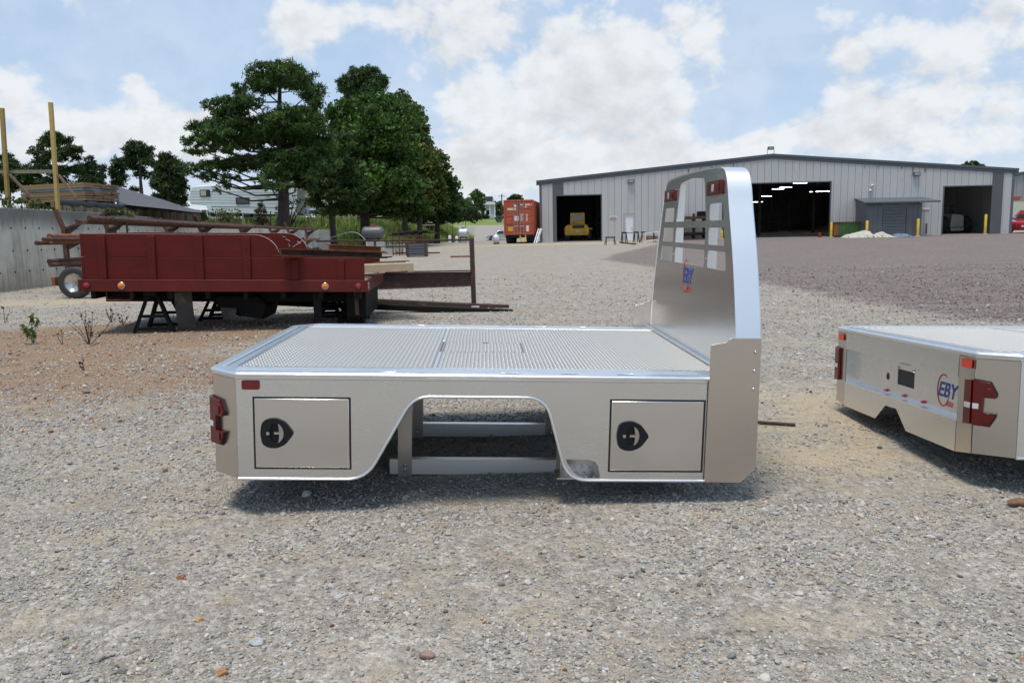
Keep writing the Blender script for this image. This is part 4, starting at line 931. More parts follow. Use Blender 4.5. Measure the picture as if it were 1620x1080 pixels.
def fill_clump(c, rad, dens, leaf, kind, base, jit=.25):
    """one bough: sub-clumps over an ellipsoid, leaves round each"""
    rad = np.array(rad); area = (rad[0]*rad[2]+rad[0]*rad[1]+rad[1]*rad[2])
    ns = int(np.clip(area*3.2/ (max(.22, min(rad)*.42)**2) * .42, 6, 60))
    P, K = [], []
    sub = max(.14, .5*float(min(rad)), .30*float(math.sqrt(rad[0]*rad[2])))
    for i in range(ns):
        d = RNG.normal(0, 1, 3); d /= np.linalg.norm(d); q = c+d*rad*RNG.uniform(.35, .95)
        m = max(6, int(dens*(6.0 if kind == 'needle' else 2.2)*sub*sub*RNG.uniform(.5, 1.5)/(leaf*leaf)))
        g = RNG.normal(0, 1, (m, 3)); g /= np.linalg.norm(g, axis=1)[:, None]
        g = q+g*(sub*np.array([1.15, 1.15, .7])*RNG.uniform(.25, 1.0, (m, 1)))
        f = np.exp(RNG.normal(0, jit)); hue = RNG.normal(0, .10)
        b = np.array(base)*.84*f*np.array([1+hue, 1, 1-hue*.5])
        P.append(g); K.append(b*np.exp(RNG.normal(0, .16, (m, 1))))
    return np.concatenate(P), np.concatenate(K)
def make_tree(name, label, cat, base_px, Y, blobs, leaf=.2, kind='leaf', base=(.045, .085, .018), trunk_r=.25, dens=3.0, group=None, top_px=None, gz=None, depth=.85, fork=.0, limbs=True, seed=0):
    """blobs: crown masses as seen from the yard (px, py, rx, ry); each gets its own real depth"""
    b0 = at(base_px[0], base_px[1], Y); z0 = ground_z(b0.x, b0.y) if gz is None else gz
    b0 = Vector((b0.x, b0.y, z0))
    root = thing(name, label, cat, b0, group=group)
    cs = []; sc_ = Y/FPX; xs = [q[0] for q in blobs]; half = (max(xs)-min(xs))/2*sc_+.3
    for i, q in enumerate(blobs):
        cpx, cpy, rx, ry = q[:4]; off = (q[0]-(max(xs)+min(xs))/2)*sc_/half if half else 0
        room = half*depth*math.sqrt(max(.06, 1-min(1, off*off)))
        dz = q[4] if len(q) > 4 else RNG.uniform(-1, 1)*room*.8
        p = at(cpx, cpy, Y+dz); k = (Y+dz)/FPX
        g_ = 1.04 if kind == 'needle' else 1.06; rx *= g_; ry *= g_
        cs.append((np.array(p), np.array([rx*k, min(rx*k, max(ry*k*1.3, rx*k*.8)), ry*k])))
    P, K = [], []
    for c, r in cs:
        a, b = fill_clump(c, r, dens, leaf, kind, base); P.append(a); K.append(b)
    P = np.concatenate(P)-np.array(b0); K = np.concatenate(K)
    me = leaf_mesh('crown', P, leaf, K, kind); me.materials.append(M['needle' if kind != 'leaf' else 'leaf'])
    o = bpy.data.objects.new('crown', me); COL.objects.link(o); o.parent = root
    if trunk_r > 0:
        top = at(*(top_px or (base_px[0], min(q[1] for q in blobs)+8)), Y); H = top.z-z0
        m = MB(b0); n = 9; pts = []; rs = []
        for i in range(n):
            f = i/(n-1); wob = .05*H*math.sin(f*5+seed)*f*(1-f)
            pts.append((b0.x+(top.x-b0.x)*f+wob, b0.y+wob*.6, z0-.15+(H+.15)*f)); rs.append(max(.03, trunk_r*(1.25 if i == 0 else 1)*(1-.82*f)))
        m.tube(pts, rs, 9)
        if limbs:
            for c, r in cs:
                if r[0] < .25: continue
                cz = (c[2]-r[2]*.3-z0)/H; f = max(.22, min(.96, cz*.93-.03)); i = min(n-2, int(f*(n-1))); g = f*(n-1)-i
                s = Vector(pts[i]).lerp(Vector(pts[i+1]), g); e = Vector(c)
                mid = s.lerp(e, .5)+Vector((0, 0, -.10*(e-s).length)); r0 = max(.022, min(trunk_r*.28*(1-.6*f), .03+.013*(e-s).length))
                m.tube([s, s.lerp(mid, .55), mid, mid.lerp(e, .6)+Vector((0, 0, .03)), e], [r0, r0*.85, r0*.7, r0*.45, r0*.2], 6)
                for q in range(3):
                    d = Vector(RNG.normal(0, 1, 3)*r*.38); m.tube([mid.lerp(e, .6), e+d*.5, e+d], [r0*.35, r0*.22, r0*.1], 5)
        m.build('trunk', M['bark'], root, smooth=60, recalc=False)
    return root
def bush(name, label, cat, px, py, Y, blobs, leaf, base, kind='leaf', dens=2.2, group=None, gz=None):
    return make_tree(name, label, cat, (px, py), Y, blobs, leaf, kind, base, 0.03, dens, group, gz=gz)
GP = 'tall pines along the left skyline'
PINE = (.036, .062, .018)
big = [(443, 117, 50, 19), (415, 133, 24, 17), (378, 143, 17, 11), (470, 128, 34, 16), (493, 146, 21, 18), (501, 166, 14, 12), (440, 105, 22, 9),
       (347, 166, 28, 11), (385, 163, 30, 14), (362, 178, 34, 10), (319, 202, 30, 11), (372, 196, 46, 17), (310, 224, 22, 12), (340, 214, 34, 12), (316, 238, 24, 8), (393, 226, 44, 14), (350, 234, 30, 10),
       (307, 263, 20, 9), (347, 262, 38, 11), (393, 257, 40, 14), (300, 275, 14, 7), (330, 279, 24, 8), (358, 292, 13, 8), (362, 281, 18, 8), (344, 300, 9, 5),
       (455, 183, 44, 17), (430, 192, 26, 14), (486, 196, 32, 20), (461, 222, 38, 22), (440, 250, 38, 18), (492, 240, 34, 26), (467, 268, 40, 18), (425, 293, 15, 9), (412, 283, 18, 9), (482, 290, 24, 14), (410, 212, 30, 12), (360, 214, 24, 9), (450, 205, 30, 14), (470, 250, 34, 20), (440, 272, 36, 12), (475, 180, 28, 16), (500, 270, 26, 20), (512, 235, 20, 22), (505, 222, 24, 24), (448, 296, 22, 9), (520, 255, 20, 18), (408, 207, 26, 12)]
make_tree('pine_tree', 'big spreading pine in front of the white camper, the widest pine in the yard', 'tree', (447, 357), 48, big, .17, 'needle', (.052, .098, .020), .38, 2.6, top_px=(443, 118), seed=1, depth=.9)
make_tree('pine_tree', 'dark pine with a bare stout trunk just right of the big spreading pine', 'tree', (525, 346), 55, [(526, 278, 37, 22), (517, 250, 32, 22), (545, 297, 42, 15), (505, 300, 20, 12), (540, 262, 26, 18), (575, 305, 26, 12), (522, 310, 18, 10), (560, 285, 26, 14), (535, 225, 26, 16), (520, 290, 40, 20), (540, 330, 34, 10), (512, 335, 22, 8), (550, 310, 34, 14), (500, 320, 18, 10), (560, 325, 30, 12), (508, 262, 26, 22)], .18, 'needle', (.050, .095, .020), .26, 2.6, top_px=(522, 240), seed=2)
GB = 'broadleaf trees crowding the grass bank'
make_tree('pine_tree', 'tall tree whose dark rounded top stands above the leafy trees on the bank', 'tree', (570, 348), 72, [(572, 125, 36, 15), (556, 140, 24, 13), (590, 138, 22, 14), (576, 113, 26, 9), (570, 155, 28, 12), (604, 130, 12, 10), (548, 130, 12, 9), (573, 175, 30, 14)], .22, 'needle', (.042, .078, .018), .3, 2.8, seed=3)
mapl = [(588, 172, 58, 24), (560, 190, 44, 26), (566, 214, 52, 32), (619, 205, 44, 32), (594, 253, 66, 38), (630, 250, 40, 34), (625, 296, 58, 32), (575, 296, 48, 28), (540, 190, 22, 20), (545, 225, 28, 24), (600, 160, 40, 14), (640, 180, 20, 24), (590, 322, 46, 16), (640, 322, 40, 16), (605, 215, 50, 40, -4), (590, 285, 55, 35, -4.5), (560, 255, 36, 26, -3), (560, 328, 34, 12, -2), (615, 332, 40, 12, 0), (655, 332, 30, 12, 1), (580, 310, 50, 20, -3.5), (630, 300, 40, 24, -3.5)]
make_tree('broadleaf_tree', 'large dense green tree, the broadest of the leafy trees on the bank', 'tree', (577, 349), 62, mapl, .24, 'leaf', (.060, .115, .020), .42, 3.2, GB, seed=4)
make_tree('broadleaf_tree', 'open-crowned tree showing behind and right of the broad dense tree', 'tree', (640, 350), 76, [(634, 158, 20, 13), (648, 175, 22, 20), (640, 220, 34, 34), (655, 260, 34, 34), (664, 235, 20, 26), (659, 190, 15, 20), (655, 212, 18, 18), (668, 218, 14, 16), (650, 240, 22, 22), (660, 260, 20, 20), (640, 200, 22, 24), (672, 205, 8, 8), (648, 290, 26, 26)], .26, 'leaf', (.065, .11, .024), .3, 2.6, GB, seed=5)
make_tree('broadleaf_tree', 'yellow-green tree right of the broad dense tree on the bank', 'tree', (662, 351), 68, [(674, 256, 22, 24), (668, 284, 28, 22), (684, 266, 14, 18), (655, 270, 30, 26), (672, 310, 34, 22), (690, 300, 18, 20), (656, 308, 28, 18), (676, 304, 22, 16), (690, 285, 10, 12), (664, 235, 14, 12), (650, 330, 26, 12), (668, 325, 30, 14), (640, 335, 24, 10)], .24, 'leaf', (.088, .118, .022), .25, 2.8, GB, seed=6)
make_tree('broadleaf_tree', 'dark ragged tree at the right end of the row on the bank', 'tree', (690, 352), 80, [(694, 258, 14, 20), (697, 280, 18, 22), (704, 300, 22, 24), (708, 322, 26, 22), (690, 343, 26, 8), (660, 344, 28, 8), (716, 345, 18, 8), (630, 344, 30, 7), (680, 275, 24, 26), (700, 300, 18, 22), (692, 325, 26, 18), (706, 318, 14, 18), (690, 245, 8, 10), (682, 300, 18, 20), (668, 335, 30, 12), (700, 335, 26, 14), (712, 330, 16, 12)], .26, 'leaf', (.052, .095, .022), .28, 3.0, GB, seed=7)
bush('shrub', 'large dark shrub at the foot of the tree row, left of the pale shrub', 'shrub', 714, 352, 92, [(716, 318, 18, 24), (726, 334, 20, 16), (700, 325, 18, 22), (708, 340, 14, 12), (714, 305, 8, 10), (700, 342, 16, 9), (726, 326, 10, 14)], .26, (.036, .065, .018), dens=3)
bush('shrub', 'round grey-green shrub at the right end of the tree row beside the lawn', 'shrub', 736, 353, 98, [(738, 332, 18, 18), (748, 341, 14, 11), (722, 338, 16, 14), (730, 342, 12, 10), (734, 322, 9, 7)], .26, (.062, .092, .034), dens=3)
# left skyline pines beyond the wall
def pine(label, base_px, Y, bl, r=.2, seed=0, top=None): return make_tree('pine_tree', label, 'tree', base_px, Y, bl, .24, 'needle', (.040, .068, .020), r, 2.7, GP, seed=seed, top_px=top, gz=2.1)
pine('tallest of the far pines, behind the second yellow post', (86, 340), 72, [(85, 214, 14, 7), (80, 224, 24, 10), (102, 222, 14, 8), (57, 238, 14, 8), (112, 238, 21, 9), (87, 246, 26, 10), (66, 252, 16, 8), (120, 250, 12, 6), (60, 266, 22, 9), (95, 270, 26, 10), (122, 268, 14, 8), (50, 280, 18, 8), (84, 288, 26, 8)], .3, 11)
pine('smaller pine right of the tallest far pine, above the lumber stack', (143, 335), 76, [(142, 256, 10, 8), (150, 268, 17, 10), (134, 268, 12, 9), (158, 280, 12, 8), (142, 284, 20, 9), (128, 284, 12, 8), (150, 294, 18, 8)], .22, 12)
pine('slim pine with a rounded top and a long bare trunk behind the grey tarp', (222, 335), 78, [(217, 228, 16, 7), (208, 236, 16, 8), (230, 236, 13, 8), (222, 248, 22, 9), (205, 252, 14, 8), (234, 256, 13, 8), (215, 264, 16, 8), (226, 275, 14, 7), (212, 300, 12, 6)], .26, 13)
pine('small dark pine left of the slim round-topped pine', (186, 335), 80, [(183, 255, 8, 7), (188, 264, 13, 9), (180, 272, 11, 8), (190, 280, 14, 8), (184, 292, 14, 8)], .2, 14)
pine('dense dark pine next to the front of the white camper', (268, 340), 70, [(262, 248, 16, 8), (256, 258, 16, 9), (272, 258, 16, 10), (266, 272, 28, 13), (284, 268, 12, 10), (252, 288, 16, 12), (268, 296, 28, 16), (284, 294, 12, 14), (275, 316, 24, 14), (256, 314, 16, 10)], .28, 15)
pine('dark pine cut by the left edge behind the first yellow post', (14, 340), 74, [(8, 250, 14, 9), (18, 262, 18, 10), (2, 270, 18, 12), (30, 278, 22, 12), (10, 290, 26, 14), (45, 292, 18, 10), (-20, 268, 16, 14), (-25, 295, 20, 14)], .28, 16)
# thin saplings, bushes on the bank
bush('cedar_bush', 'rusty brown young cedar beside the big pine trunk', 'shrub', 413, 366, 44, [(413, 322, 5, 8), (412, 334, 9, 9), (414, 346, 13, 9), (412, 357, 14, 8), (420, 352, 10, 8), (406, 350, 8, 10)], .10, (.075, .055, .032), kind='needle', dens=3.2)
bush('bush', 'pale grey-green bush in front of the white camper', 'shrub', 358, 364, 42, [(352, 338, 16, 11), (368, 340, 14, 10), (340, 346, 12, 9), (360, 350, 20, 9), (376, 350, 10, 7), (350, 355, 22, 8), (330, 352, 12, 7)], .07, (.12, .12, .06), dens=1.3)
bush('bush', 'dark green weeds on top of the concrete wall under the plank edge', 'shrub', 181, 343, 25.5, [(178, 336, 9, 4), (188, 337, 6, 4), (170, 339, 6, 3)], .07, (.045, .06, .022), dens=2)
bush('bush', 'yellow-green weeds on the concrete wall, right of the dark green weeds', 'shrub', 200, 343, 26.2, [(198, 337, 7, 5), (208, 340, 6, 4)], .07, (.12, .125, .04), dens=1.4)
bush('bush', 'clump of green weeds at the foot of the first yellow post', 'shrub', 34, 326, 24, [(24, 317, 10, 6), (40, 320, 12, 6), (56, 322, 10, 4), (8, 318, 8, 6)], .09, (.07, .085, .03), dens=1.6)
for i, (px, py, Y, sub, lab) in enumerate(((455, 358, 49, 5, 'thin bare sapling with dark stems right beside the big pine trunk'),)):
    b = at(px, py, Y); z = ground_z(b.x, b.y); t = thing('sapling', lab, 'sapling', (b.x, b.y, z)); 
    P = []
    for k in range(6):
        e = at(px+(k-2.5)*10+6, 308+abs(k-3)*6, Y+RNG.uniform(-.6, .6)); s = Vector((b.x, b.y, z)); mid = s.lerp(e, .5)+Vector((RNG.uniform(-.1, .1), 0, .1))
        MB(s).tube([s, s.lerp(mid, .5), mid, e], [.05, .045, .03, .01], 6).build('stem', M['bark'], t); 
        for q in range(26): P.append(np.array(mid.lerp(e, RNG.uniform(0, 1)))-np.array(s)+RNG.normal(0, .16, 3))
    P = np.array(P); me = leaf_mesh('foliage', P, .12, np.array([.05, .075, .025])*np.exp(RNG.normal(0, .3, (len(P), 1))), 'leaf'); me.materials.append(M['leaf']); o = bpy.data.objects.new('foliage', me); COL.objects.link(o); o.parent = t
# far trees round the house and behind the shed
FT = (.055, .085, .028)
make_tree('broadleaf_tree', 'young bright green tree standing on the lawn left of the house', 'tree', (754, 350), 190, [(755, 306, 8, 6), (750, 313, 8, 7), (760, 314, 8, 7), (754, 324, 11, 7), (748, 332, 7, 5), (762, 330, 7, 5)], .5, 'leaf', (.060, .11, .028), .25, 3, gz=1.9, seed=20)
make_tree('broadleaf_tree', 'distant tree showing above the top of the orange container', 'tree', (815, 345), 260, [(816, 312, 9, 4), (810, 316, 8, 4), (822, 317, 8, 4), (816, 322, 13, 5), (815, 332, 14, 6)], .7, 'leaf', FT, .3, 2.6, gz=3, seed=21)
make_tree('broadleaf_tree', 'pale distant tree between the house and the container', 'tree', (788, 345), 280, [(788, 323, 6, 5), (793, 328, 6, 5), (785, 330, 6, 5), (790, 336, 8, 5)], .7, 'leaf', (.09, .115, .055), .3, 2, gz=3, seed=22)
make_tree('broadleaf_tree', 'round treetop rising over the right end of the shed roof', 'tree', (1536, 330), 120, [(1530, 262, 9, 5), (1540, 261, 10, 5), (1548, 265, 8, 5), (1536, 270, 14, 6), (1536, 285, 16, 10)], .4, 'leaf', (.07, .095, .025), .3, 3, gz=2.5, seed=23)
make_tree('broadleaf_tree', 'distant tree low on the horizon between the container and the shed', 'tree', (850, 345), 240, [(850, 333, 7, 4), (856, 336, 7, 4), (846, 338, 7, 4)], .7, 'leaf', FT, .3, 2.6, gz=3, seed=24)
m = []
for i in range(420):
    px = RNG.uniform(-500, 2200); Y = RNG.uniform(420, 560); p = at(px, 347, Y); m.append((p.x, p.y, 5.2+RNG.uniform(0, 1.5)))
P, K = [], []
for q in m:
    a, b = fill_clump(np.array(q), np.array([5.5, 4, 2.6])*RNG.uniform(.6, 1.3), 1.6, 1.0, 'leaf', (.065, .09, .045)); P.append(a); K.append(b)
P = np.concatenate(P); me = leaf_mesh('treeline', P, 1.0, np.concatenate(K), 'leaf'); me.materials.append(M['leaf']); o = bpy.data.objects.new('treeline', me); COL.objects.link(o); o['kind'] = 'stuff'
print('treeline', len(P))
# ------------------------------------------------------------ grass on the bank and lawn
def grass_patch(n, xr, yr, cond, h, w_, col, name):
    x = RNG.uniform(*xr, n); y = RNG.uniform(*yr, n); k = cond(x, y); x, y = x[k], y[k]; n = len(x); z = hgt(x, y)
    a = RNG.uniform(0, 6.28, n); hh = h*np.exp(RNG.normal(0, .35, n)); pat = fbm(x*.4, y*.4, 4, 5); hh *= .5+pat
    dx, dy = np.cos(a)*w_, np.sin(a)*w_; lean = RNG.normal(0, .3, (n, 2))*hh[:, None]
    V = np.stack([np.stack([x-dx, y-dy, z-.03], 1), np.stack([x+dx, y+dy, z-.03], 1), np.stack([x+lean[:, 0], y+lean[:, 1], z+hh], 1)], 1)
    K = np.array(col)*np.exp(RNG.normal(0, .25, (n, 1)))*(.7+.7*pat[:, None]); st = RNG.random(n) < .22*(pat > .5); K[st] = np.array([.19, .17, .075])*np.exp(RNG.normal(0, .2, (st.sum(), 1)))
    me = bpy.data.meshes.new(name); raw_mesh(me, V.reshape(-1, 3), np.arange(n*3).reshape(n, 3))
    at_ = me.attributes.new('col', 'FLOAT_COLOR', 'FACE'); at_.data.foreach_set('color', np.concatenate([K, np.ones((n, 1))], 1).astype(np.float32).ravel())
    me.materials.append(M['grass_blade']); o = bpy.data.objects.new(name, me); COL.objects.link(o); o['kind'] = 'stuff'; return o
grass_patch(60000, (-22, -4), (54, 128), lambda x, y: (x < toe_x(y)+.1) & (y > 55.4), .40, .055, (.20, .26, .075), 'grass')
grass_patch(14000, (-24, -11), (20, 56), lambda x, y: x < wall_x(y)-.5, .22, .03, (.08, .10, .035), 'grass')
# ------------------------------------------------------------ concrete retaining wall, cast in narrow boards
wall = thing('retaining_wall', 'long grey concrete retaining wall with board joints along the left', 'wall', (float(wall_x(21.0)), 21.0, 0))
wo = wall.location
def wpt(y, off=0.0): return Vector((float(wall_x(y))+off, y, 0))
y = 17.0; k = 0
while y < 55:
    y1 = min(55, y+.6); a, b = wpt(y+.004), wpt(y1-.004); za, zb = float(wall_top(y)), float(wall_top(y1))
    m = MB(wo); off = .004*math.sin(k*12.9)
    for t0, t1 in ((0, 1),):
        A = [Vector((a.x+off, a.y, -.9)), Vector((b.x+off, b.y, -.9)), Vector((b.x+off, b.y, zb)), Vector((a.x+off, a.y, za))]
        Bk = [p+Vector((-.12, 0, 0)) for p in A]
        m.add(A+Bk, [(0, 1, 2, 3), (7, 6, 5, 4), (0, 4, 5, 1), (1, 5, 6, 2), (2, 6, 7, 3), (3, 7, 4, 0)])
    m.build('concrete_panel', M['cast_concrete'], wall, bevel=.012); y = y1; k += 1
m = MB(wo)
ys = np.linspace(17, 55, 20)
for y0, y1 in zip(ys[:-1], ys[1:]):
    a, b = wpt(y0), wpt(y1); za, zb = float(wall_top(y0))-.006, float(wall_top(y1))-.006
    A = [Vector((a.x-.10, a.y, -.9)), Vector((b.x-.10, b.y, -.9)), Vector((b.x-.10, b.y, zb)), Vector((a.x-.10, a.y, za))]; Bk = [p+Vector((-.24, 0, 0)) for p in A]
    m.add(A+Bk, [(0, 1, 2, 3), (7, 6, 5, 4), (2, 6, 7, 3), (1, 5, 6, 2), (3, 7, 4, 0)])
m.build('wall_core', M['cast_concrete'], wall)
m = MB(wo); y = 17.0
while y < 55:
    p = wpt(y)
    for f in (.22, .48, .76):
        z = float(wall_top(y))*f
        m.ball((p.x+.004, p.y, z), .012, .035, .03, 6, 4)
    y += .6
m.build('tie_mark', M['rust_dark'], wall, kind='stuff')
# ------------------------------------------------------------ pipe rack in front of the wall
RX = 1.75
rack = thing('pipe_rack', 'long rusty cantilever pipe rack in front of the concrete wall', 'rack', (-11.5, 22.3, 0)); ro = rack.location
RK = [(22.3, 1.62), (24.4, 1.60), (28.0, 1.55), (30.6, 1.50), (34.6, 1.45), (38.4, 1.38), (41.0, 1.32), (44, 1.26)]
for i, (y, z) in enumerate(RK):
    x = float(wall_x(y))+RX-.25
    MB(ro).bar((x, y, -.1), (x, y, z), .11, .11, up=(0, 1, 0)).build('post', M['rust'], rack)
    MB(ro).bar((x, y, z-.05), (x-.19+.06*math.sin(i*2), y, z+.50-.06*(i % 3)), .10, .10, up=(0, 1, 0)).build('stub', M['rust'], rack)
    for zz, ln in ((z, .62), (z-.36, .72), (z-.95, .75)):
        MB(ro).bar((x, y, zz), (x+ln, y, zz+.17 if zz == z else zz+.05), .07, .06).build('arm', M['rust'], rack)
        MB(ro).prism([[(x+.05, zz-.02), (x+.48, zz+.11 if zz == z else zz+.0), (x+.05, zz-.22)]], y-.012, y+.012, lambda u, v, t: (u, t, v)).build('gusset', M['rust_dark'], rack)
    MB(ro).box(x-.10, x+.9, y-.08, y+.08, -.05, .08).build('foot', M['rust_dark'], rack)
def pipe(y0, y1, dx, z0, z1, r, label, mat='rust', closed=False):
    p0 = Vector((float(wall_x(y0))+RX+dx, y0, z0)); p1 = Vector((float(wall_x(y1))+RX+dx, y1, z1)); d = p1-p0; n = 8
    m = MB(p0); m.tube([p0, p0.lerp(p1, .5)+Vector((0, 0, -.015)), p1], r, 10, caps=closed)
    m.tube([p0, p0+d*.02], r*.82, 10, caps=True)
    o = m.build('steel_pipe', M[mat], None, smooth=50); o.location = p0; tag(o, label, 'pipe', 'pipes lying on the rack'); return o
pipe(22.6, 34.8, .28, 1.88, 1.60, .075, 'topmost rusty pipe on the rack arms, nearest the wall stubs')
pipe(22.3, 34.6, .12, 1.80, 1.55, .060, 'thinner rusty pipe beside the topmost pipe, its open end showing')
pipe(23.5, 34.2, .42, 1.86, 1.58, .055, 'rusty pipe on the outer side of the topmost rack arms')
pipe(32.5, 43.4, .30, 1.66, 1.42, .06, 'far rusty pipe on the upper rack arms reaching toward the wall end')
pipe(31.5, 37.5, .12, 1.66, 1.55, .045, 'pale worn pipe overlapping the near pipes on the upper rack', 'steel_zinc')
pipe(21.0, 31, .15, 1.42, 1.30, .075, 'thick rusty pipe uppermost of the bundle sticking out left above the truck bed', 'rust_orange')
pipe(20.8, 31, .30, 1.30, 1.20, .062, 'rusty pipe in front of the thick pipe in the middle bundle', 'rust_orange')
pipe(20.6, 31, .05, 1.27, 1.18, .055, 'rusty pipe sticking out farthest left of the middle bundle', 'rust')
pipe(20.3, 31, .42, 1.36, 1.22, .05, 'rusty pipe on the outer side of the middle bundle', 'rust')
pipe(20.8, 30, .20, .80, .76, .065, 'rusty pipe lying higher of the two bundles poking out low beside the tyre', 'rust')
pipe(20.6, 30, .34, .72, .70, .055, 'lowest rusty pipe poking out beside the tyre', 'rust')
pipe(36, 44, .35, 1.02, .90, .07, 'far rusty pipe on the middle rack arms, behind the curved board', 'rust_orange')
pipe(36, 44.5, .2, .55, .42, .06, 'far rusty pipe on the low rack arms, behind the curved board', 'rust')
# ------------------------------------------------------------ timber edging behind the wall, lumber, posts, tarp heap
pA, pB = at(94, 338, 26.3), at(318, 352, 35.6); tA, tB_ = at(94, 318, 26.3), at(318, 334, 35.6)
dock = thing('plank_barrier', 'low barrier of upright weathered planks behind the concrete wall, black plastic along its top', 'barrier', (pA.x, pA.y, pA.z-.2)); do = dock.location
d = Vector((pB.x-pA.x, pB.y-pA.y, 0)); n = int(d.length/.2); u = d.normalized()
for i in range(n):
    f0, f1 = i/n, (i+1)/n; a = pA.lerp(pB, f0); b = pA.lerp(pB, f1); zt = tA.z+(tB_.z-tA.z)*f0; off = .012*math.sin(i*7.7)
    m = MB(do); q = a+u*.006; r = b-u*.006; nrm = Vector((u.y, -u.x, 0))
    lo, hi = a.z-.45, zt-.02*abs(math.sin(i*3.1))
    P = [q+nrm*off, r+nrm*off]; m.add([Vector((p.x, p.y, h)) for h in (lo, hi) for p in P]+[Vector((p.x, p.y, h))-nrm*.04 for h in (lo, hi) for p in P], [(0, 1, 3, 2), (5, 4, 6, 7), (2, 3, 7, 6), (0, 2, 6, 4), (1, 5, 7, 3)])
    m.build('plank', M['grey_wood'] if i % 3 else M['lumber'], dock)
m = MB(do); vs, fs = [], []; nn = 40
for i in range(nn+1):
    f = i/nn; a = pA.lerp(pB, f); zt = tA.z+(tB_.z-tA.z)*f; nrm = Vector((u.y, -u.x, 0)); w1 = .025*math.sin(i*1.7)+.02*math.sin(i*4.1)
    for off, dz in ((.03, -.12+w1), (.05+.02*math.sin(i*2.3), .0), (.0, .05+w1*.6), (-.25, .07+w1)): p = a+nrm*off; vs.append((p.x, p.y, zt+dz))
for i in range(nn):
    for j in range(3): fs.append((i*4+j, i*4+j+1, i*4+j+5, i*4+j+4))
m.add(vs, fs).build('plastic_sheet', M['black_sheet'], dock, smooth=80)
cC, cL, cR = at(134, 317, 28.0), at(33, 319, 29.3), at(189, 320, 30.2)
U = Vector((cL.x-cC.x, cL.y-cC.y, 0)); V_ = Vector((cR.x-cC.x, cR.y-cC.y, 0)); zb = cC.z; ztop = at(134, 288, 28).z
lum = thing('lumber_stack', 'stack of rough tan lumber with dark spacer strips on the ground above the wall', 'lumber stack', (cC.x, cC.y, zb)); lo_ = lum.location
nl = 7; hL = (ztop-zb)/nl
for L in range(nl):
    z0 = zb+L*hL; z1 = z0+hL*.86
    if L == 4:
        MB(lo_).prism([[(0.01, .01), (1, .02), (.99, 1), (.02, .99)]], z0, z0+hL*.9, lambda a, b, t: tuple(cC+U*a+V_*b+Vector((0, 0, t-zb)))).build('spacer', M['blue_sheet'], lum); continue
    nb = 4
    for q in range(nb):
        b0, b1 = q/nb+.006, (q+1)/nb-.006; e0, e1 = RNG.uniform(-.02, .012), 1+RNG.uniform(-.02, .02)
        MB(lo_).prism([[(e0, b0), (e1, b0), (e1, b1), (e0, b1)]], z0, z1+RNG.uniform(-.01, .01), lambda a, b, t: tuple(cC+U*a+V_*b+Vector((0, 0, t-zb)))).build('plank', M['lumber'], lum)
m = MB(lo_)
for a0 in (.1, .5, .9): m.prism([[(a0-.03, 0), (a0+.03, 0), (a0+.03, 1), (a0-.03, 1)]], zb-.14, zb-.005, lambda a, b, t: tuple(cC+U*a+V_*b+Vector((0, 0, t-zb))))
for a0 in (.1, .5, .9): MB(lo_).prism([[(a0-.03, 0), (a0+.03, 0), (a0+.03, 1), (a0-.03, 1)]], -.2, -.005, lambda a, b, t: tuple(cC+U*a+V_*b+Vector((0, 0, t)))).build('bearer', M['brown_wood'], lum)
Yp = 25.2
for px0, py0, px1, py1, lab in ((3, 171, 13, 325, 'yellow wooden post at the left edge of the view'), (80, 162, 92, 336, 'tall yellow wooden post in front of the lumber stack')):
    span(at(px1, py1, Yp), at(px0, py0, Yp), .11, .11, 'wooden_post', 'post_wood', lab, 'post', 'yellow posts standing above the wall')
span(at(-30, 272.5, Yp+.12), at(90, 271.5, Yp+.12), .04, .10, 'cross_rail', 'grey_wood', 'grey board nailed across the two yellow posts', 'board')
span(at(15, 276, Yp), at(50, 313, Yp-.0), .06, .07, 'brace_board', 'brown_wood', 'slanting brown brace right of the post at the left edge', 'board')
span(at(93, 277, Yp), at(121, 314, Yp), .06, .07, 'brace_board', 'brown_wood', 'slanting brown brace right of the tall post by the lumber', 'board')
m = MB(); vs, fs = [], []
cols = [(184, 293, 322), (200, 297, 324), (218, 303, 326), (238, 309, 328), (258, 314, 330), (278, 322, 332), (300, 329, 335), (320, 333, 337)]
for i, (px, t_, b_) in enumerate(cols):
    for j, f in enumerate((0, .25, .5, .75, 1.0)):
        vs.append(at(px, b_+(t_-b_)*f**.8+(RNG.uniform(-1, 1) if 0 < j < 4 else 0), 30+4.5*f))
    p = at(px, t_, 34.5); vs.append(Vector((p.x-.4, p.y+1.5, p.z-.15))); vs.append(Vector((p.x-.8, p.y+3.2, 1.9)))
for i in range(len(cols)-1):
    for j in range(6): fs.append((i*7+j, i*7+j+1, (i+1)*7+j+1, (i+1)*7+j))
base = vs[21]; o = MB((base.x, base.y, base.z)).add(vs, fs).build('tarp_heap', M['tarp'], smooth=60); o.location = (base.x, base.y, base.z); tag(o, 'long heap under a grey tarpaulin sloping down beside the lumber stack', 'tarp heap')
b = o.modifiers.new('sub', 'SUBSURF'); b.levels = 1; b.render_levels = 1
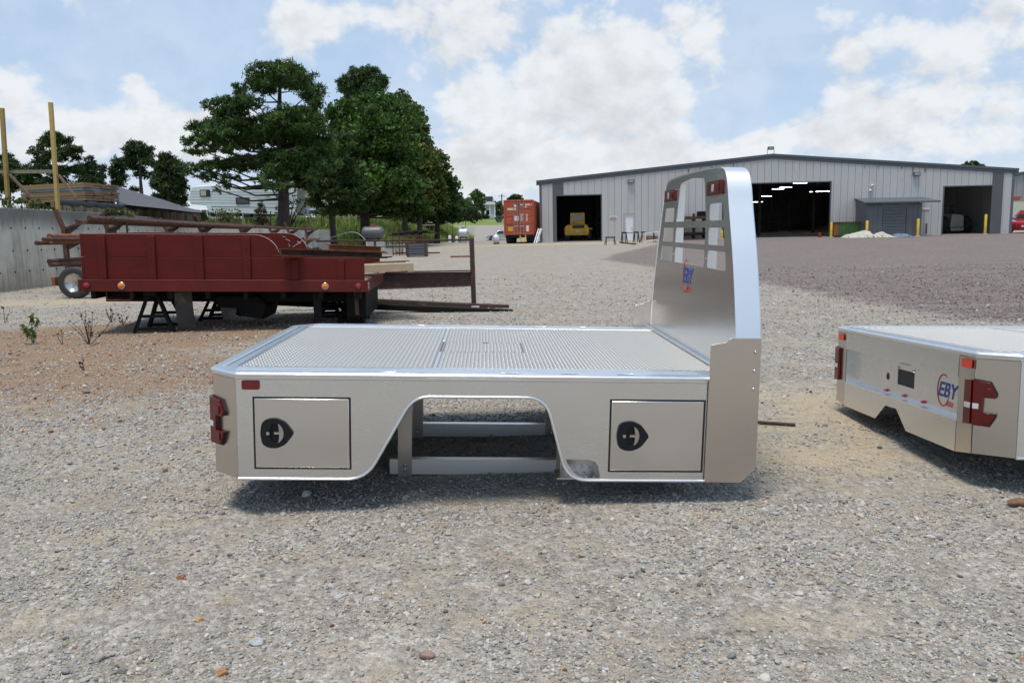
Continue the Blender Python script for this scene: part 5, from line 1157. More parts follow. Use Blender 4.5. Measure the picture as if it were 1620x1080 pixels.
# ------------------------------------------------------------ white fifth-wheel camper on the bank, pickup in front of it
def camper():
    Y = 60; sc_ = Y/FPX; zg = 2.15; p0 = at(297, 330, Y)
    t = thing('camper_trailer', 'long white fifth-wheel camper parked on the bank behind the big pine', 'camper', (p0.x+3.5, Y+1.2, zg)); o = t.location
    f = lambda px, py: (at(px, py, Y).x, at(px, py, Y).z)
    prof = [f(296.5, 314), f(302, 297), f(309, 294.5), f(345, 292), f(440, 296.5), f(470, 298), f(470, 341), f(330, 336), f(326, 325), f(302, 323)]
    body = MB(o).prism([prof], Y, Y+2.4, lambda u, v, q: (u, q, v)).build('body', M['white_camper'], t, bevel=.05)
    for py0, py1, mt in ((302.3, 303.2, 'camper_seam'), (306.5, 307, 'camper_seam'), (311, 311.5, 'camper_seam'), (315.5, 316, 'camper_seam'), (320, 320.4, 'camper_seam'), (326, 328, 'camper_stripe')):
        a, b = f(301 if py0 < 320 else (303 if py0 < 322 else 334), py0), f(469, py0+2); c, d = f(301, py1), f(469, py1+2)
        MB(o).prism([[a, b, (b[0], b[1]-(a[1]-c[1])), (a[0], c[1])]], Y-.012, Y-.001, lambda u, v, q: (u, q, v)).build('stripe', M[mt], t)
    for x0, y0, x1, y1, pale in ((316, 300.5, 333, 311, True), (373, 313, 395, 323, False)):
        a, b = f(x0, y0), f(x1, y1); w = MB(o).prism([rrect(a[0], b[0], b[1], a[1], .06, 3)], Y-.05, Y-.002, lambda u, v, q: (u, q, v)).build('window', M['black_rubber'], t)
        k = (b[0]-a[0])*.62 if pale else (b[0]-a[0])-.06
        MB(o).prism([rrect(a[0]+.06, a[0]+k, b[1]+.06, a[1]-.06, .03, 3)], Y-.06, Y-.048, lambda u, v, q: (u, q, v)).build('pane', M['glass_pale'] if pale else M['glass'], w)
    for px in (392, 404):
        c = f(px, 344); MB(o).lathe([(0, 0), (.14, -.0), (.2, -.03), (.36, -.03), (.37, .0), (.37, .2), (0, .2)], (c[0], Y+.1, zg+.37), 'Y', 18).build('wheel', M['tyre'], t, smooth=40)
    a, b = f(420, 307), f(427, 311); MB(o).box(a[0], b[0], Y-.03, Y-.001, b[1], a[1]).build('vent', M['glass_pale'], t)
    MB(o).box(f(330, 338)[0], f(470, 338)[0], Y+.4, Y+2, zg+.30, zg+.55).build('chassis', M['black_steel'], t)
    return t
camper()
# generic small road vehicle: side profile lofted, glass, wheels
def vehicle(name, label, cat, loc, rotz, L, Wd, H, paintm, pickup=False, wheel_r=.34, lift=0, group=None):
    t = thing(name, label, cat, loc, (0, 0, rotz), group=group); z0 = wheel_r*.75+lift
    hb = H*.58
    if pickup:
        body = [(0, .05), (0, .38), (.03, .47), (.26, .52), (.28, .53), (.62, .53), (1.0, .53), (1.0, .08)]; cab = [(.27, .52), (.36, .98), (.40, 1.0), (.58, 1.0), (.62, .53)]
    else:
        body = [(0, .08), (0, .36), (.03, .46), (.27, .55), (.90, .57), (.985, .52), (1, .30), (.99, .08)]; cab = [(.27, .54), (.40, .95), (.46, 1.0), (.70, 1.0), (.78, .95), (.90, .56)]
    S = lambda pts: [(-L/2+u*L, z0-.12+v*(H-z0+.12)) for u, v in pts]
    fn = lambda u, v, q: (u, q, v)
    MB().prism([roundpoly(S(body), .10, 3)], -Wd/2, Wd/2, fn).build('body', M[paintm], t, bevel=.05)
    cb = MB(); P = S(cab); vs = []
    for q, sgn in ((-Wd/2, 1), (Wd/2, -1)):
        for (u, v), (cu, cvv) in zip(P, cab): vs.append((u, q+sgn*(.02+.18*max(0, (cvv-.55)/.45)), v))
    k = len(P); fs = [tuple(range(k)), tuple(reversed(range(k, 2*k)))]+[(i, (i+1) % k, (i+1) % k+k, i+k) for i in range(k)]
    cabo = cb.add(vs, fs).build('cabin', M[paintm], t, bevel=.03)
    cx = sum(u for u, v in P)/k; cz = sum(v for u, v in P)/k
    for sgn in (-1, 1):
        # side windows, front and rear halves
        zl, zh = S([(0, .60)])[0][1], S([(0, .94)])[0][1]
        xa, xb = S([(cab[0][0]+.06, 0)])[0][0], S([(cab[-1][0]-.07 if not pickup else cab[-1][0]-.015, 0)])[0][0]; xm = xa+(xb-xa)*.52
        ta, tb = xa+(S([(cab[1][0], 0)])[0][0]-xa)*.95+.05, (S([(cab[-2][0], 0)])[0][0]-.06)
        def qf(u, v, s_): f = (v-zl)/(zh-zl); return (u, sgn*(Wd/2-.012-.165*f)+sgn*s_, v)
        for pts in ([(xa, zl), (xm-.03, zl), (xm-.03, zh), (ta, zh)], [(xm+.03, zl), (xb, zl), (tb, zh), (xm+.03, zh)]):
            vs = [qf(u, v, .006) for u, v in pts]+[qf(u, v, -.03) for u, v in pts]
            MB().add(vs, [(0, 1, 2, 3), (7, 6, 5, 4), (0, 4, 5, 1), (1, 5, 6, 2), (2, 6, 7, 3), (3, 7, 4, 0)]).build('window', M['glass'], cabo)
        for u in (.18, .80):
            w = MB().lathe([(0, -.10), (wheel_r*.6, -.10), (wheel_r*.66, -.11), (wheel_r*.95, -.11), (wheel_r, -.07), (wheel_r, .09), (0, .09)], (-L/2+u*L, sgn*(Wd/2-.08), wheel_r), 'Y', 18).build('wheel', M['tyre'], t, smooth=40)
            MB().lathe([(0, -.02*sgn-.0), (wheel_r*.5, -.03*sgn), (wheel_r*.6, .0)], (-L/2+u*L, sgn*(Wd/2+.032), wheel_r), 'Y', 14).build('rim', M['steel_zinc'], w, smooth=40)
    for sgn in (-1, 1):
        MB().box(-L/2-.01, -L/2+.09, sgn*Wd*.36-.16, sgn*Wd*.36+.16, z0+.20, z0+.34).build('headlight', M['clear_lens'], t, bevel=.02)
        MB().box(L/2-.06, L/2+.012, sgn*Wd*.40-.10, sgn*Wd*.40+.10, z0+.20, z0+.42).build('taillight', M['red_lens'], t, bevel=.02)
    a, b = S([(cab[0][0]+.015, .60)])[0], S([(cab[1][0]-.005, .92)])[0]
    MB().add([(a[0]-.02, -Wd*.40, a[1]), (a[0]-.02, Wd*.40, a[1]), (b[0]-.02, Wd*.34, b[1]), (b[0]-.02, -Wd*.34, b[1]), (a[0]+.03, -Wd*.40, a[1]), (a[0]+.03, Wd*.40, a[1]), (b[0]+.03, Wd*.34, b[1]), (b[0]+.03, -Wd*.34, b[1])], [(0, 1, 2, 3), (7, 6, 5, 4), (0, 4, 5, 1), (1, 5, 6, 2), (2, 6, 7, 3), (3, 7, 4, 0)]).build('windscreen', M['glass'], cabo)
    return t
q = at(322, 338, 66); vehicle('pickup_truck', 'pale pickup truck parked under the front of the white camper', 'pickup truck', (q.x, 66, ground_z(q.x, 66)-.25), math.radians(212), 4.2, 1.7, 1.4, 'white_paint', True)
for px, c, lab in ((470, 'red_car', 'red car beside the tan building seen between the trunks'), (480, 'blue_car', 'dark car between the red and the pale car by the tan building'), (496, 'silver_car', 'pale car right of the dark car by the tan building')):
    q = at(px, 341, 84); vehicle('parked_car', lab, 'car', (q.x, 84, ground_z(q.x, 84)), math.radians(80+px % 7), 4.4, 1.8, 1.45, c, group='cars parked at the tan building')
# tan building behind the trees
tb0 = at(452, 345, 92); tb1 = at(700, 345, 92)
tan = thing('tan_building', 'low tan building half hidden behind the trees on the bank', 'building', ((tb0.x+tb1.x)/2, 92, 2.2)); o = tan.location
fz = lambda px, py: (at(px, py, 92).x, at(px, py, 92).z)
wa, wb = fz(473, 313), fz(492, 321)
MB(o).prism([[(tb0.x, 1.5), (tb1.x, 1.5), (tb1.x, fz(700, 300)[1]), (tb0.x, fz(452, 297)[1])], [(wa[0], wb[1]), (wb[0], wb[1]), (wb[0], wa[1]), (wa[0], wa[1])]], 92, 92.25, lambda u, v, t: (u, t, v)).build('wall', M['tan_wall'], tan)
MB(o).box(tb0.x, tb0.x+.25, 92.26, 101, 1.5, fz(452, 297)[1]).build('wall', M['tan_wall'], tan); MB(o).box(tb1.x-.25, tb1.x, 92.26, 101, 1.5, fz(700, 300)[1]).build('wall', M['tan_wall'], tan)
MB(o).box(tb0.x-.2, tb1.x+.2, 91.8, 101.3, fz(452, 297)[1]+.02, fz(452, 297)[1]+.3).build('roof', M['fascia'], tan)
wn = MB(o).prism([[(wa[0], wb[1]), (wb[0], wb[1]), (wb[0], wa[1]), (wa[0], wa[1])], [(wa[0]+.07, wb[1]+.07), (wb[0]-.07, wb[1]+.07), (wb[0]-.07, wa[1]-.07), (wa[0]+.07, wa[1]-.07)]], 91.97, 92.1, lambda u, v, t: (u, t, v)).build('window', M['fascia'], tan)
for k in range(2):
    x0 = wa[0]+.07+k*(wb[0]-wa[0]-.14)/2; MB(o).box(x0+.02, x0+(wb[0]-wa[0]-.14)/2-.02, 92.02, 92.05, wb[1]+.07, wa[1]-.07).build('pane', M['glass'], wn)
MB(o).box(wa[0]-.3, wb[0]+.3, 91.9, 91.998, wb[1]-.28, wb[1]-.02).build('sill', M['brown_trim'], wn)
for px in (505, 508): pass
# wire fence on the bank
fence = thing('wire_fence', 'thin wire fence on leaning steel posts along the top of the bank', 'fence', tuple(at(467, 356, 50))); fo = fence.location; prev = None
for i, (px, py0, py1, Y) in enumerate(((384, 366, 338, 41), (428, 362, 334, 46), (467, 358, 336, 50), (491, 358, 341, 53), (509, 357, 333, 56), (530, 356, 335, 60), (556, 355, 337, 64), (585, 354, 338, 69))):
    a, b = at(px, py0, Y), at(px+1.2*math.sin(i*3), py1, Y); a.z -= .1
    MB(fo).bar(a, b, .05, .05, up=(0, 1, 0)).build('post', M['fence_wire'] if i % 3 == 0 else M['rust_dark'], fence)
    if prev:
        for f in (.45, .75, .95): MB(fo).tube([prev[0].lerp(prev[1], f), a.lerp(b, f)], .008, 4).build('wire', M['fence_wire'], fence)
    prev = (a, b)
for px, mt, h in ((711, 'white_paint', .8), (722, 'white_paint', .7)):
    p = at(px, 355, 88); z = ground_z(p.x, p.y)
    o = MB().lathe([(0, 0), (.16, 0), (.16, h-.1), (.1, h), (0, h)], (0, 0, 0), 'Z', 12).build('marker_post', M[mt], smooth=40); o.location = (p.x, p.y, z); tag(o, 'short white post on the bank end, '+('left of a pair' if px < 715 else 'right of a pair'), 'post', 'white posts at the end of the bank')
# ------------------------------------------------------------ propane tanks
def tank(label, px, py, Y, rx_px, ry_px, mat, cap, axis, stand):
    c = at(px, py, Y); k = Y/FPX; r = ry_px*k; h = rx_px*k; gz = ground_z(c.x, Y)
    t = thing('propane_tank', label, 'gas tank', (c.x, Y, c.z-r)); o = t.location
    prof = []
    for i in range(7): a = PI/2*i/6; prof.append((r*math.sin(a), -h+r*.62*(1-math.cos(a))))
    prof += [(q[0], -q[1]) for q in reversed(prof)]
    if axis == 'Y': MB(o).lathe(prof, tuple(c), 'Y', 24).build('shell', M[mat], t, smooth=60)
    else: MB(o).lathe(prof, tuple(c), 'X', 24).build('shell', M[mat], t, smooth=60)
    MB(o).lathe([(0, .2*r+.0), (r*.30, .2*r), (r*.36, .12*r), (r*.36, -.3*r), (0, -.3*r)], (c.x, c.y, c.z+r*1.08), 'Z', 14).build('valve_cap', M[cap], t, smooth=40)
    for s in (-.5, .5):
        if axis == 'X': MB(o).box(c.x+s*h-.05, c.x+s*h+.05, Y-r*.6, Y+r*.6, c.z-r-.06, c.z-r*.72).build('foot', M['black_steel'], t)
        else: MB(o).box(c.x-r*.6, c.x+r*.6, Y+s*h-.05, Y+s*h+.05, c.z-r-.06, c.z-r*.72).build('foot', M['black_steel'], t)
    if stand:
        zt = c.z-r-.065
        for dx in ((-.32, .32) if stand == 2 else (0,)):
            b = MB().box(-.24, .24, -.35, .35, 0, max(.15, zt-gz)).build('concrete_block', M['block'], bevel=.02); b.location = (c.x+dx+.15*(stand == 2), Y, gz)
            tag(b, ('concrete block under the right half of the grey tank' if dx > 0 else ('concrete block under the left half of the grey tank' if stand == 2 else 'concrete block under the blue-capped silver tank')), 'block')
    return t
tank('grey horizontal propane tank with a red cap on concrete blocks', 590, 368.5, 52, 18, 10, 'tank_grey', 'tank_red', 'X', 2)
tank('silver propane tank with a blue cap seen above the steel bar', 733, 368.8, 76, 9, 7.2, 'tank_silver', 'tank_blue', 'X', 1)
tank('silver propane tank lying end-on on the ground by the orange container', 785, 378, 63, 11, 6.8, 'tank_silver', 'tank_silver', 'Y', False)
# ------------------------------------------------------------ scrap corner below the bank
cg = gp(655, 404); Yc = cg.y; k_ = Yc/FPX
cage = thing('steel_cage', 'rusty open steel frame loaded with dark scrap below the grass bank', 'steel rack', (cg.x, Yc, 0)); co = cage.location
cz = lambda py: at(655, py, Yc).z
xa, xb, xc = at(622, 400, Yc).x, at(663, 400, Yc).x, at(690, 400, Yc).x
for x in np.linspace(xa, xb, 5):
    for dy in (0, 1.1): MB(co).bar((x, Yc+dy, 0), (x, Yc+dy, cz(373)), .05, .05, up=(0, 1, 0)).build('upright', M['rust_orange' if dy else 'rust'], cage)
for z in (cz(373), cz(385), .12):
    for dy in (0, 1.1): MB(co).bar((xa, Yc+dy, z), (xb+.3, Yc+dy, z), .05, .05).build('rail', M['rust'], cage)
for i in range(9):
    x = at(624+6*i, 370, Yc).x; MB(co).bar((x-.35, Yc+.1+.12*i % 1, cz(371.5)+.05*(i % 3)), (x+.55, Yc+.9, cz(369.5)+.06*(i % 4)), .08, .07).build('scrap_piece', M['black_steel' if i % 2 else 'rust_dark'], cage)
for i in range(4): MB(co).ball((at(650+7*i, 368, Yc).x, Yc+.3, cz(368-1.5*(i % 2))), .16, .14, .10, 8, 5).build('scrap_lump', M['black_steel'], cage)
bx = gp(660, 406); crate = thing('steel_crate', 'grey slatted steel crate standing in front of the rusty steel frame', 'crate', (bx.x, bx.y, 0)); cw = 14*bx.y/FPX; ch = 19*bx.y/FPX
for q in range(5): MB().box(-cw, cw, -.30, -.26, .05+q*ch/5, .05+q*ch/5+ch/5*.75).build('slat', M['grey_fixture'], crate)
for q in range(5): MB().box(-cw, cw, .66, .70, .05+q*ch/5, .05+q*ch/5+ch/5*.75).build('slat', M['grey_fixture'], crate)
for x in (-cw, cw): MB().box(x-.03, x+.03, -.33, .73, 0, ch+.05).build('end_frame', M['rust_dark'], crate)
MB().box(-cw, cw, -.25, .65, ch*.6, ch*.9).build('load', M['black_steel'], crate)
tp_ = gp(622, 403); o = MB(); w = 16*tp_.y/FPX; h = 10*tp_.y/FPX
o.box(-w, w, -.25, -.20, .05, h); o.box(-w, w, .35, .40, .05, h); o.box(-w, -w+.05, -.2, .35, .05, h); o.box(w-.05, w, -.2, .35, .05, h); o.box(-w, w, -.25, .4, 0, .05)
o = o.build('trough', M['canvas']); o.location = tp_; tag(o, 'pale cream open trough left of the grey steel crate', 'trough')
for i, (px, py, L, a, lab) in enumerate(((683, 401, .9, .3, 'dark steel offcut on the ground right of the grey crate'), (596, 408, 1.5, .1, 'dark beam offcut lying in front of the cream trough'), (728, 407, .9, -.1, 'lone brown board lying on the open gravel'))):
    p = gp(px, py); o = MB().box(-L/2, L/2, -.06, .06, 0, .07).build('offcut', M['rust_dark' if i < 2 else 'rust_orange']); o.location = p; o.rotation_euler = (0, 0, a); tag(o, lab, 'scrap')
# white hose looped over the wall end
p = [at(520, 377, 50), at(540, 371, 49.5), at(552, 367.5, 49), at(566, 369, 49), at(578, 380, 49), at(582, 391, 49)]
P = []
for i in range(len(p)-1):
    for j in range(5):
        t = j/5; P0, P1, P2, P3 = p[max(0, i-1)], p[i], p[i+1], p[min(len(p)-1, i+2)]
        P.append(.5*((2*P1)+(P2-P0)*t+(2*P0-5*P1+4*P2-P3)*t*t+(3*P1-P0-3*P2+P3)*t**3))
o = MB(P[0]).tube(P, .018, 6).build('hose', M['white_print'], smooth=60); o.location = P[0]; tag(o, 'thin white hose arching off the end of the concrete wall', 'hose')
# ------------------------------------------------------------ big grey metal workshop
SA = math.radians(-5.0); sO = gp(857, 383.5); sO.z = 0
SU = Vector((math.cos(SA), math.sin(SA), 0)); SN = Vector((math.sin(SA), -math.cos(SA), 0))      # SN points to the camera
SMX = Matrix.Translation(sO) @ Matrix.Rotation(SA, 4, 'Z')
def fac(px, py, off=0.0):
    d = px_dir(px, py); o = sO+SN*off; t = (o-CAM).dot(SN)/d.dot(SN); p = CAM+d*t-o; return (p.dot(SU), p.z)
shed = thing('metal_workshop', 'wide grey corrugated metal workshop with three open doorways', 'building', M=SMX)
S0 = fac(855, 380)[0]; S1 = fac(1599, 368)[0]; ZL = fac(853, 289)[1]; ZR = fac(1600, 271.5)[1]; SR, ZT = fac(1222, 248)
ZE = (ZL+ZR)/2; DEP = 46.0
d1 = (fac(881, 380)[0], fac(951, 380)[0], fac(915, 309.5)[1]); d2 = (fac(1143, 375)[0], fac(1311, 375)[0], fac(1250, 289.5)[1]); d3 = (fac(1490, 368)[0], fac(1566, 368)[0], fac(1528, 295)[1])
wd = (fac(988.5, 382)[0], fac(1003, 382)[0], fac(995, 339.5)[1])
fxz = lambda u, v, t: (u, t, v)
def hole(d): return [(d[0], -.02), (d[1], -.02), (d[1], d[2]), (d[0], d[2])]
# front wall: outline runs round the doorways (open at the ground)
def front_outline():
    pts = [(S0, -.3)]
    for d in (d1, wd, d2, d3): pts += [(d[0], -.3), (d[0], d[2]), (d[1], d[2]), (d[1], -.3)]
    return pts+[(S1, -.3), (S1, ZE), (SR, ZT), (S0, ZE)]
MB().prism([front_outline()], .02, .12, fxz).build('front_wall', M['siding_dark'], shed)  # dark backing seen through the sheet gaps stands in for rib shadows
MB().box(S0, S0+.12, .121, DEP, -1.6, ZE+.03).build('side_wall', M['siding'], shed); MB().box(S1-.12, S1, .121, DEP, -1.6, ZE+.03).build('side_wall', M['siding'], shed)
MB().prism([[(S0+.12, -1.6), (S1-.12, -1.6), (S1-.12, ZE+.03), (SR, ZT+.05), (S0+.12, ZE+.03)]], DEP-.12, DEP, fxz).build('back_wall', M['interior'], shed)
MB().box(S0+.13, S1-.13, .13, DEP-.13, -.25, .02).build('floor_slab', M['concrete'], shed)
for a, b in (((S0-.25, ZE-.03), (SR, ZT)), ((SR, ZT), (S1+.25, ZE-.03))):
    MB().prism([[a, b, (b[0], b[1]+.14), (a[0], a[1]+.14)]], .02, DEP, fxz).build('roof_sheet', M['roofing'], shed)
    MB().prism([[(a[0], a[1]-.16), (b[0], b[1]-.16), (b[0], b[1]+.05), (a[0], a[1]+.05)]], -.10, -.015, fxz).build('fascia', M['fascia'], shed, bevel=.02)
    MB().prism([[(a[0], a[1]+.055), (b[0], b[1]+.055), (b[0], b[1]+.22), (a[0], a[1]+.22)]], -.14, -.02, fxz).build('gutter_trim', M['roofing' if False else 'fascia'], shed)
for x0, x1 in ((S0-.03, S0+.16), (S1-.16, S1+.03)): MB().box(x0, x1, -.05, -.002, -.3, ZE-.05).build('corner_trim', M['siding_dark'], shed)
# wall sheets: each its own piece, with a low stiffening rib and narrow gaps to the dark backing
def top_at(x): return ZE+(ZT-ZE)*(1-abs(x-SR)/max(1e-3, (SR-S0 if x < SR else S1-SR)))-.02
dk = [(fac(874, 300)[0], fac(891.5, 300)[0]), (fac(1567, 330)[0], fac(1584.5, 330)[0])]
ribs = MB(); ns_ = 68; pw = (S1-S0-.3)/ns_
for i in range(ns_):
    x0 = S0+.16+i*pw; x1 = x0+pw-.022; segs = [(x0, x1, -.28)]
    for d in (d1, d2, d3, wd):
        new = []
        for a, b, z0 in segs:
            lo, hi = d[0]-.08, d[1]+.08
            if b <= lo or a >= hi: new.append((a, b, z0)); continue
            if a < lo-.03: new.append((a, lo, z0))
            new.append((max(a, lo), min(b, hi), d[2]+.075))
            if b > hi+.03: new.append((hi, b, z0))
        segs = new
    for a, b, z0 in segs:
        if top_at(a)-.1 < z0: continue
        ya = -.030-.006*abs(math.sin(i*5.3))
        MB().prism([[(a, z0), (b, z0), (b, top_at(b)-.14), (a, top_at(a)-.14)]], ya, .018, fxz).build('wall_sheet', M['siding'], shed)
        if b-a > .3:
            for q in (.33, .67):
                xm = a+(b-a)*q; ribs.add([(xm-.03, ya-.0005, z0), (xm-.008, ya-.012, z0), (xm+.008, ya-.012, z0), (xm+.03, ya-.0005, z0), (xm-.03, ya-.0005, top_at(xm)-.15), (xm-.008, ya-.012, top_at(xm)-.15), (xm+.008, ya-.012, top_at(xm)-.15), (xm+.03, ya-.0005, top_at(xm)-.15)], [(0, 1, 5, 4), (1, 2, 6, 5), (2, 3, 7, 6)])
ribs.build('sheet_crease', M['siding'], shed, kind='stuff')
# charcoal replacement sheets
a, b = dk[0]
MB().prism([[(a, -.3), (d1[0]-.06, -.3), (d1[0]-.06, d1[2]+.04), (b, d1[2]+.04), (b, top_at(b)-.16), (a, top_at(a)-.16)]], -.060, -.045, fxz).build('dark_sheet', M['siding_dark'], shed)
a, b = dk[1]; MB().prism([[(a, -.3), (b, -.3), (b, top_at(b)-.16), (a, top_at(a)-.16)]], -.060, -.045, fxz).build('dark_sheet', M['siding_dark'], shed)
for a, b in dk:
    n = 5
    for i in range(n):
        x = a+(b-a)*(i+.5)/n; z0 = -.28 if not (d1[0]-.08 < x < d1[1]) else d1[2]+.05
        MB().box(x-.022, x+.022, -.085, -.061, z0, top_at(x)-.2).build('sheet_rib', M['siding_dark'], shed)
for d in (d1, d2, d3):
    f = MB(); t_ = .07
    f.box(d[0]-t_, d[0], -.075, .13, -.25, d[2]+t_); f.box(d[1], d[1]+t_, -.075, .13, -.25, d[2]+t_); f.box(d[0]+.001, d[1]-.001, -.075, .13, d[2], d[2]+t_)
    f.build('door_frame', M['siding_dark'], shed)
dr = MB().box(wd[0]+.05, wd[1]-.05, .01, .06, .0, wd[2]-.05).build('door', M['white_door'], shed, bevel=.01)
f = MB(); f.box(wd[0]-.05, wd[0]+.045, -.045, .1, -.02, wd[2]+.05); f.box(wd[1]-.045, wd[1]+.05, -.045, .1, -.02, wd[2]+.05); f.box(wd[0]+.05, wd[1]-.05, -.045, .1, wd[2]-.045, wd[2]+.05); f.build('door_frame', M['siding'], shed)
MB().ball((wd[1]-.16, -.02, 1.0), .05, .05, .05, 8, 6).build('handle', M['chrome'], dr)
# flood lamps, sign, rust streaks
def wallbox(px, py, w_, h_, dep, name, mt, parent=shed, bev=.02):
    s, z = fac(px, py); return MB().box(s-w_/2, s+w_/2, -.04-dep, -.041, z-h_/2, z+h_/2).build(name, M[mt], parent, bevel=bev), s, z
for px, py in ((998, 287), (1449, 275.5)):
    o, s, z = wallbox(px, py, .48, .30, .22, 'flood_lamp', 'grey_fixture'); MB().box(s-.18, s+.18, -.272, -.262, z-.10, z+.10).build('lamp_pane', M['lamp_glass'], o)
o, s, z = wallbox(970, 344, .56, .26, .012, 'sign', 'white_print', bev=0)
MB().box(s-.26, s+.26, -.060, -.053, z-.12, z-.02).build('sign_band', M['sign_red'], o); 
for k in range(3): MB().box(s-.2+.14*k, s-.1+.14*k, -.060, -.053, z+.03, z+.08).build('sign_print', M['sign_red'], o)
o, s, z = wallbox(1464, 331, .56, .24, .012, 'sign', 'white_print', bev=0); MB().box(s-.26, s+.26, -.060, -.053, z-.11, z-.03).build('sign_band', M['sign_red'], o)
for px in (1018, 1040, 1089, 1108, 1126, 1160, 1368, 1390, 1426, 1444, 1463):
    s, z = fac(px, 270); z = top_at(s)-.17; h = .12+.35*abs(math.sin(px)); w_ = .03+.05*abs(math.sin(px*1.7))
    MB().prism([[(s-w_, z), (s+w_, z), (s+w_*.6, z-h*.6), (s+w_*.1, z-h), (s-w_*.7, z-h*.5)]], -.0395, -.0375, fxz).build('rust_streak', M['rusty_stain'], shed)
m, s, z = wallbox(898, 291.5, .0, .0, .0, 'x', 'siding') if False else (None, 0, 0)
s, z = fac(1221, 236)
rl = MB().box(s-.22, s+.22, .2, .5, z-.02, z+.22).build('ridge_lamp', M['grey_fixture'], shed, bevel=.02)
MB().box(s-.17, s+.17, .18, .199, z+.02, z+.18).build('lamp_pane', M['lamp_glass'], rl)
for dx in (-.25, .25): MB().tube([(s+dx, .35, ZT+.1), (s+dx, .35, z+.02)], .02, 6).build('bracket', M['grey_fixture'], rl)
for px, py in ((1379, 294), (1376, 302)):
    s, z = fac(px, py); c = MB().lathe([(0, -.26), (.05, -.26), (.09, -.20), (.09, -.02), (0, -.02)], (s, -.03, z), 'Y', 12).build('camera', M['white_paint'], shed, smooth=40)
    MB().ball((s, -.28, z), .045, .03, .045, 8, 6).build('camera_lens', M['glass'], c)
# interior: tube lights, racking, portal columns
for px, py in ((1266, 290.5), (1243, 297.3), (1231, 299.8), (1302, 303.5), (1212, 311), (1289, 304), (1199, 320), (918, 318)):
    Yl = {1266: 8, 1243: 15, 1231: 18, 1302: 14, 1212: 26, 1289: 30, 1199: 34, 918: 20}[px]; s, z = fac(px, py, -Yl)
    if px == 918: continue
    fxt = MB().box(s-.6, s+.6, Yl-.12, Yl+.12, z+.06, z+.14).build('tube_light', M['white_paint'], shed); MB().box(s-.55, s+.55, Yl-.07, Yl+.07, z+.02, z+.058).build('lit_tube', M['lamp_on'], fxt)
for x in (SR-6, SR+1, SR+8, SR-13, SR+14):
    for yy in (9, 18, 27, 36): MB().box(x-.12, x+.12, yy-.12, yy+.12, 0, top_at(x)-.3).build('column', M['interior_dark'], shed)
for x0, x1, yy, h in ((17, 21, 20, 2.2), (21.5, 24, 26, 1.6), (14.5, 17, 16, 1.2), (3.5, 6, 22, 2), (31, 33.5, 18, 1.6)):
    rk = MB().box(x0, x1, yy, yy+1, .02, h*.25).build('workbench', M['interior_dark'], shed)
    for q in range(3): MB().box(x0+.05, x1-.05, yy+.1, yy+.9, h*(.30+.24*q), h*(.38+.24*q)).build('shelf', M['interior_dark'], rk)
# lean-to with canopy and roller door
lt = thing('lean_to', 'charcoal lean-to with a grey roller door and a canopy built against the workshop', 'lean-to', M=SMX @ Matrix.Translation((fac(1400, 371)[0], 0, 0))); lx = fac(1400, 371)[0]
LD = 2.55; l0 = fac(1352, 372)[0]; l1 = fac(1456, 372, LD)[0]; zt = fac(1416, 322, LD)[1]; zb_ = fac(1352, 315.5)[1]
T = lambda: MB((lx, 0, 0))
g0, g1, gz_ = fac(1395, 371, LD)[0], fac(1433, 371, LD)[0], fac(1415, 328, LD)[1]
T().prism([[(l0, -.2), (g0, -.2), (g0, gz_), (g1, gz_), (g1, -.2), (l1, -.2), (l1, zt), (l0, zt)]], -LD, -LD+.08, fxz).build('front_wall', M['siding_dark'], lt)
T().prism([[(-LD+.081, -.2), (-.04, -.2), (-.04, zb_-.06), (-LD+.081, zt-.02)]], l0, l0+.06, lambda u, v, t: (t, u, v)).build('side_wall', M['siding_dark'], lt)
T().prism([[(-LD+.081, -.2), (-.04, -.2), (-.04, zb_-.06), (-LD+.081, zt-.02)]], l1-.06, l1, lambda u, v, t: (t, u, v)).build('side_wall', M['siding_dark'], lt)
x = l0+.15
while x < l1:
    if not (g0-.12 < x < g1+.12): T().box(x-.02, x+.02, -LD-.022, -LD-.001, -.15, zt-.03).build('wall_rib', M['siding_dark'], lt)
    x += .31
for q in range(9):
    h = gz_/9; T().box(g0+.03, g1-.03, -LD+.02, -LD+.05, q*h+.008, (q+1)*h-.008).build('door_slat', M['grey_fixture'], lt)
cr = fac(1487, 321, LD+.3)[0]
T().add([(l0-.1, -.03, zb_), (cr-.1, -.03, zb_-.02), (cr, -LD-.45, zt+.02), (l0-.35, -LD-.45, zt+.03), (l0-.1, -.03, zb_+.09), (cr-.1, -.03, zb_+.07), (cr, -LD-.45, zt+.13), (l0-.35, -LD-.45, zt+.14)], [(3, 2, 1, 0), (4, 5, 6, 7), (0, 1, 5, 4), (1, 2, 6, 5), (2, 3, 7, 6), (3, 0, 4, 7)]).build('canopy', M['fascia'], lt)
T().box(cr-.2, cr, -.9-.1, -.9, 0, 0) if False else None
s, z = fac(1465, 360); T().box(s-.04, s+.04, -.12, -.035, z-.45, z+.3).build('meter_pipe', M['brown_trim'], lt)
